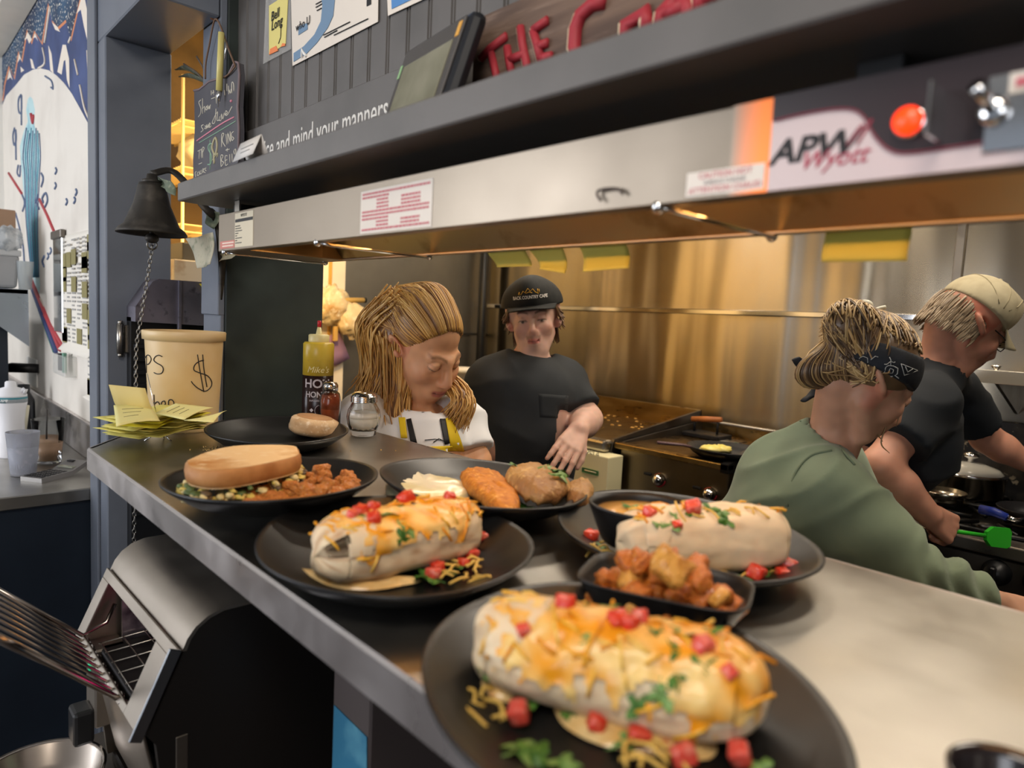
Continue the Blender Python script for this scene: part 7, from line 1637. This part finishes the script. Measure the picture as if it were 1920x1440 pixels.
# neck seam and armhole seam
m_seam = mat('sage_seam', '6c7960', .85)
mb = MB(m_seam)
for l in ([(1500, 790), (1525, 800), (1555, 818), (1580, 845), (1602, 872)], [(1560, 845), (1520, 855), (1490, 890), (1476, 950)]):
    P = [on(b_t, *p, .0005)[0] for p in l]; P = [p for p in P if p is not None]
    if len(P) > 2: mb.tube(spl(P, 4), .0028, 5)
if mb.v: part('seam', mb, pG)
hm = hair_mats('ash', ('6b5238', '8f7048', 'b0905e', 'c9ab78', '4d3a28'))
S = SDF([axr(G.c.x-.2, G.c.x+.16, .005), axr(G.c.y-.17, G.c.y+.17, .005), axr(G.c.z-.14, G.c.z+.24, .005)])
S.ell(G.p(0, -.024, .046), (.083, .102, .090), G.R, .01); S.cut(G.p(0, .078, .06), G.d(0, .9, -.4), .16)
bun = D(1600, 622, 1.50); S.ell(bun-Z*.01, (.055, .055, .034), None, .03); S.ell(G.p(.02, -.115, .06), (.05, .05, .05), G.R, .03); S.ell(G.p(0, -.085, -.035), (.06, .035, .04), G.R, .03)
hG = sdf_mb(S, hm[0], 1); b_h = bvh_of(hG); r = random.Random(6)
def toward(cen, k, n_, r0, r1, lo, hi, wave=.006):
    c0 = G.p(0, -.03, .04)
    for _ in range(n_):
        a = r.uniform(lo, hi); e = r.uniform(-.75, 1.0) if abs(a) > 1.6 else r.uniform(.1, 1.0); dr = G.d(math.sin(a)*math.cos(e), math.cos(a)*math.cos(e), math.sin(e)); h = b_h.ray_cast(c0+dr*.4, -dr)
        if h[0] is None: continue
        lx_, ly_, lz_ = G.loc([h[0]])[0]; up_ = lz_-.30*ly_ > .086
        if not up_ and lz_+.16*ly_ > .004: continue
        en = cen+Vector((r.gauss(0, .02), r.gauss(0, .02), r.gauss(0, .012))); md = h[0].lerp(en, .5)+G.d(r.gauss(0, .012), r.gauss(0, .012), .01); hG.use(hm[r.choice(k)])
        strand(hG, hug(b_h, c0, [h[0], md, en], r.uniform(.0004, .006) if up_ else r.uniform(0, .0015), 5), r.uniform(r0, r1), 3)
toward(bun, (0, 1, 2, 3, 2, 4), 2100, .0009, .0016, -PI, PI)
for k in range(120):   # loops of the bun and the loose tail to the left
    hG.use(hm[r.choice((1, 2, 3, 2, 0))]); a = r.uniform(0, 6.28); o = G.d(math.cos(a)*.04, math.sin(a)*.04, 0)
    strand(hG, [bun+o+Z*r.uniform(-.03, .0), bun+o*1.15+Z*r.uniform(.0, .022), bun-o*.3+Z*.026, bun-o+Z*r.uniform(-.02, .01)], r.uniform(.0012, .0022), 5)
for k in range(70):
    hG.use(hm[r.choice((1, 2, 3, 2))]); e = D(r.uniform(1535, 1585), r.uniform(592, 650), 1.56); strand(hG, [bun+Vector((r.gauss(0, .015), 0, r.gauss(0, .012))), bun.lerp(e, .6)+Z*r.uniform(0, .02), e], r.uniform(.0009, .0016), 5)
for k in range(60):
    hG.use(hm[r.choice((1, 2, 0, 3))]); a = D(r.uniform(1545, 1640), r.uniform(690, 720), 1.52); e = D(r.uniform(1515, 1545), r.uniform(690, 725), 1.56); strand(hG, [bun.lerp(a, .4), a.lerp(e, .4)-Z*0, e], r.uniform(.0012, .002), 5)
for k in range(170):
    hG.use(hm[r.choice((0, 0, 4, 1, 2))]); x0 = r.uniform(-.07, .078); strand(hG, hug(b_h, G.p(0, -.03, 0), [G.p(x0, -.06, -.075+.02*r.random()), G.p(x0*1.05, -.11, -.02), G.p(x0*.8, -.115, .025)], r.uniform(.0002, .004), 5), r.uniform(.0009, .0017), 3)
for k in range(55):
    hG.use(hm[r.choice((0, 4, 1, 0))]); x0 = r.uniform(1555, 1650); a = D(x0, r.uniform(730, 745), 1.47); e = D(x0+r.uniform(-25, 15), r.uniform(765, 805), 1.47); strand(hG, [a, a.lerp(e, .5)+RH*r.uniform(-.012, .012), e], r.uniform(.0007, .0013), 5)
for l in ([(1668, 745), (1664, 790), (1652, 830), (1668, 850)], [(1690, 735), (1688, 770), (1680, 800)], [(1655, 745), (1640, 800), (1655, 828)]):
    hG.use(hm[1]); strand(hG, [D(x, y, 1.43) for x, y in l], .0011, 5)
part('hair', hG, pG)
# bandana with print and knot
m_bd = mat('bandana_black', '14171d', .75, noise=(20, '1e232c', .4, .7), bump=[(14, .5, .006)])
S = SDF([axr(G.c.x-.16, G.c.x+.16, .004), axr(G.c.y-.16, G.c.y+.16, .004), axr(G.c.z-.10, G.c.z+.2, .004)])
S.ell(G.p(0, -.016, .040), (.089, .110, .096), G.R, .01); S.half(G.p(0, .0, .078), G.d(0, -.30, 1)); S.half(G.p(0, -.01, .014), G.d(0, .16, -1))
bdn = sdf_mb(S, m_bd, 1); b_b = bvh_of(bdn); bd = part('bandana', bdn, pG)
mb = MB(mat('bandana_print', 'a8a9a6', .7)); F5 = lambda x, y: (1480+x/5.76, 550+y/5.76)
for l in ([(760, 850), (910, 800), (945, 935)], [(815, 872), (895, 835), (920, 900)], [(845, 885), (885, 860), (900, 905)], [(1205, 760), (1240, 885), (1380, 835)], [(1250, 790), (1275, 850), (1330, 815)], [(1215, 765), (1300, 800), (1375, 830)],
          [(1040, 800), (1030, 850), (1065, 890), (1110, 895), (1165, 870), (1170, 810), (1120, 785), (1070, 780), (1040, 800)], [(1075, 840), (1090, 810), (1125, 825), (1115, 860), (1080, 860), (1075, 840)], [(1095, 780), (1095, 720), (1080, 690)], [(1095, 735), (1050, 770), (1025, 765)], [(1095, 735), (1130, 750), (1140, 740)], [(1090, 915), (1140, 885), (1180, 915), (1110, 930)],
          [(600, 760), (660, 735), (700, 760), (730, 720)], [(760, 745), (760, 700), (800, 680), (845, 700), (850, 745), (800, 765), (760, 745)], [(880, 720), (930, 680), (960, 690)], [(690, 770), (720, 775)], [(1470, 620), (1530, 650), (1550, 760), (1570, 850)]):
    P = [on(b_b, *F5(*p), .0008)[0] for p in l]; P = [p for p in P if p is not None]
    if len(P) > 1: mb.tube(P, .0010, 4)
if mb.v: part('paisley_print', mb, bd)
kn = G.p(.03, -.118, .02)
for a, b, w in (((1520, 694), (1492, 672), .014), ((1532, 728), (1506, 752), .012)):
    e0, e1 = D(*a, 1.53), D(*b, 1.53); part('knot_tail', MB(m_bd).tube(spl([kn, e0, e1], 4), [.012, .012, .013, .013, .014, .014, w, w, w*.8][:len(spl([kn, e0, e1], 4))], 8, flat=.35), bd)
m_cl = mat('clip_pale', 'd9d6c4', .3, alpha=.92)
cl = D(1625, 588, 1.47); mb = MB(m_cl)
mb.ball(D(1621, 572, 1.47), (.018, .009, .012), 14, 8); mb.tube(spl([D(1625, 578, 1.46), D(1640, 590, 1.455), D(1636, 606, 1.45)], 4), .006, 8); mb.tube(spl([D(1636, 583, 1.46), D(1650, 578, 1.46), D(1660, 576, 1.46)], 4), .0045, 8); mb.tube([D(1608, 592, 1.45), D(1590, 608, 1.45)], .004, 8); mb.tube([D(1622, 600, 1.45), D(1620, 610, 1.445)], .006, 8)
part('hair_clip', mb, pG)
legs(pG, hp, 1, X*1.0, m_trs, m_shoe)
# ---------------------------------------------------------------- man in a beige cap at the range
hc = D(1815, 608, 1.82); K = Head(hc, 90, 33, -6, .94)
pK = thing('person', 'person in a beige cap and glasses cooking with a green spatula', 'person', (-.72, 1.95, 0))
nk = D(1764, 678, 1.86); shR, shL = D(1738, 760, 1.76), D(1786, 730, 2.04); el = D(1647, 876, 1.70); wr = D(1742, 966, 1.70); elL = D(1850, 822, 2.12); wL = D(1925, 868, 2.10); ch = D(1704, 825, 1.86); hp = Vector((-.80, 1.86, .87)); hd_ = D(1800, 1002, 1.72)
S = grid_for([K.p(0, 0, .13), K.p(0, .13, 0), el, wr, hd_, hp, elL, wL+Vector((.15, 0, 0))], .12, .008, (K.c, .125, .0036), (D(1780, 988, 1.71), .07, .0038))
head_sdf(S, K); S.cone(K.p(0, -.045, -.04), nk, .050, .052, .012); S.chain([nk-Z*.02, shR], [.04, .045], .03); S.chain([nk-Z*.02, shL], [.04, .045], .03); S.chain([nk-Z*.03, ch, hp], [.045, .09, .11], .05)
S.chain([shR, el], [.050, .041], .03); S.cone(el, el.lerp(wr, .4), .042, .046, .025); S.cone(el.lerp(wr, .4), wr, .046, .030, .02)
S.chain([shL, elL], [.048, .043], .03); S.chain([elL, elL.lerp(wL, .4), wL], [.043, .042, .030], .02)
hand_sdf(S, wr, (hd_-wr), -Y*.8+Z*.5, [1.25, 1.3, 1.3, 1.35], -1, 1.02, .05, 1.2, .3); hand_sdf(S, wL, (wL-elL)+Vector((.02, 0, -.01)), Z*.9-Y*.3, .5, 1)
ck2 = lambda V: face_col(K, V, 'c08a72', 'a86058', '7d6650', blush='c0604c', squint=.004)
part('body', sdf_mb(S, m_skin('skin_light'), 1, ck2), pK)
m_nt = mat('navy_black_cotton', '10151a', .85, noise=(10, '161c23', .4, .7))
S = grid_for([shR, shL, el, hp, nk, elL], .17, .009)
S.ell(ch, (.10, .125, .15), None, .05); S.chain([nk+Vector((-.03, -.0, -.03)), ch, hp+Z*.04], [.050, .11, .13], .05); S.chain([nk-Z*.03, shR], [.05, .060], .05); S.chain([nk-Z*.03, shL], [.05, .06], .05)
S.chain([shR, shR.lerp(el, .95)], [.075, .074], .03); S.chain([shL, shL.lerp(elL, .95)], [.07, .07], .03)
S.cone(nk+X*.01, nk+X*.04+Z*.1, .060, .07, .006, 's'); S.cut(shR.lerp(el, .62), el-shR, .12); S.cut(shL.lerp(elL, .7), elL-shL, .12); S.cut(hp, -Z, .35)
part('tee_shirt', sdf_mb(S, m_nt, 1, disp=folds(Vector((.4, 0, 1)), .011, 9, 9)), pK)
m_bc = mat('beige_canvas', 'a99f82', .85, noise=(30, '9c9276', .4, .7)); S = SDF([axr(K.c.x-.16, K.c.x+.16, .004), axr(K.c.y-.16, K.c.y+.16, .004), axr(K.c.z-.08, K.c.z+.17, .004)])
q = K.s; S.ell(K.p(0, -.014, .052), (.089*q, .108*q, .088*q), K.R, .01); S.ell(K.p(0, .04, .07), (.068*q, .05*q, .055*q), K.R, .03); S.half(K.p(0, 0, .034), K.d(0, -.12, -1))
cpm = sdf_mb(S, m_bc, 1); b_c = bvh_of(cpm); cap = part('cap', cpm, pK); brim(K, .040, .072, .070, .022, m_bc, cap)
mb = MB(mat('canvas_seam', '8f8568', .85))
for sx in (-1, 0, 1):
    P = []
    for u in np.linspace(.05, .95, 12):
        a = (u-.5)*PI; dr = K.d(math.sin(a)*abs(1) if sx == 0 else math.sin(a)*.8, (math.cos(a)*sx*.8 if sx else 0), math.cos(a)); c0 = K.p(0, -.01, .04); h = b_c.ray_cast(c0+dr*.3, -dr)
        if h[0] is not None and K.loc([h[0]])[0][2] > .04: P.append(h[0]+h[1]*.0004)
    if len(P) > 2: mb.tube(P, .0016, 5)
part('seam', mb, cap); part('top_button', MB(m_bc).ball(K.p(0, -.012, .141), .006, 10, 8), cap)
P = [on(b_c, *p, .004)[0] for p in ((1750, 583), (1762, 570), (1776, 556))]; P = [p for p in P if p is not None]
mb = MB(M_blackp)
if len(P) > 1: mb.tube(P, [.010, .007, .004][:len(P)], 8)
pp = on(b_c, 1757, 560, .003)[0]
if pp is not None: mb.use(M_chrome).ball(pp, .006, 10, 8)
part('pen_clip', mb, cap)
gl = MB(mat('glasses_black', '1a1a1c', .3))
for s in (1, -1):
    c0 = [K.p(s*(.034+.021*math.cos(a)), .105-.01*abs(math.cos(a)), .0+.015*math.sin(a)) for a in [2*PI*i/20 for i in range(20)]]; gl.tube(c0, .0014, 5, closed=True); gl.tube([K.p(s*.055, .098, .006), K.p(s*.074, .06, .008), K.p(s*.080, -.005, .010)], .0016, 6)
gl.tube([K.p(.012, .106, .003), K.p(0, .110, .006), K.p(-.012, .106, .003)], .0014, 5); part('eyeglasses', gl, pK)
hm = hair_mats('grey_blond', ('8d7a60', 'a5937a', '6e5c46')); hK = MB(hm[0]); r = random.Random(8)
for k in range(480):
    a = r.uniform(-1.75, 1.75); x0, y0 = .079*math.sin(a), -.018-.098*math.cos(a); hK.use(hm[r.choice((0, 0, 1, 2))]); z0 = r.uniform(-.03, .04)
    if y0 > .0: z0 = r.uniform(.01, .035)
    strand(hK, [K.p(x0, y0, z0), K.p(x0*1.05, y0*1.05, z0-.02), K.p(x0*1.06, y0*1.03-.004, z0-.045)], r.uniform(.0011, .002), 4)
part('hair', hK, pK)
legs(pK, hp, 1, X*1.0, m_trs, m_shoe)
# green spatula in the hand
t = thing('green_spatula', 'bright green silicone spatula held over the front edge of the range', 'spatula', D(1850, 1003, 1.74))
h0, h1, b0_, b1_ = D(1775, 994, 1.705), D(1846, 1004, 1.745), D(1848, 1004, 1.746), D(1893, 1008, 1.77)
m_gr = mat('silicone_green', '2fb52a', .35); part('handle', MB(m_gr).tube([h0, h0.lerp(h1, .5), h1], .0055, 10), t)
u_ = (b1_-b0_).normalized(); v_ = Vector((DN.x, DN.y, DN.z)); v_ = (v_-u_*v_.dot(u_)).normalized(); Lb = (b1_-b0_).length
mb = MB(m_gr).prism([(0, -.010), (Lb*.25, -.024), (Lb*.9, -.024), (Lb, -.014), (Lb, .022), (Lb*.85, .028), (Lb*.2, .026), (0, .012)], -.005, .005, frame(b0_, u_, v_)); part('blade', mb, t)
# ================================================================ light
def area(name, loc, tgt, sx, sy, power, col, spread=180):
    l = bpy.data.lights.new(name, 'AREA'); l.shape = 'RECTANGLE'; l.size = sx; l.size_y = sy; l.energy = power; l.color = lin(col)[:3]; l.spread = math.radians(spread)
    o = bpy.data.objects.new(name, l); COL.objects.link(o); o.location = loc; d = Vector(tgt)-Vector(loc); o.rotation_euler = d.to_track_quat('-Z', 'Y').to_euler(); return o
w = bpy.data.worlds.new('World'); SC.world = w; w.use_nodes = True; bg = w.node_tree.nodes['Background']
bg.inputs[0].default_value = lin('c9d3e2'); bg.inputs[1].default_value = .5
for x, w_ in ((-2.3, 14), (-1.35, 15), (-.5, 17), (.3, 15)): area('kitchen_fixture_light', (x, 1.95, 2.68), (x, 1.95, 0), .16, 1.1, w_, 'fff0dc')
area('window_and_fill_light', (-3.4, -3.2, 1.7), (-2.6, .5, 1.3), 2.6, 1.8, 110, 'eef1f8')
area('dining_ceiling_light', (.1, -.55, 2.6), (-.5, .4, 1.1), .8, .5, 20, 'fff2e2')
area('window_and_fill_light', (1.9, -3.0, 1.9), (-1.6, .5, 1.2), 1.6, 1.6, 45, 'eef1f8')  # added cool fill for the door casing; no known window on this side
area('doorway_light', (-2.3, 1.2, 2.0), (-3.0, 1.05, 1.75), .25, .25, 20, 'ffcf80')
area('doorway_light', (-2.95, 1.2, 1.2), (-2.95, 1.05, 2.2), .25, .25, 8, 'ffcf80')
SC.view_settings.exposure = 0.0
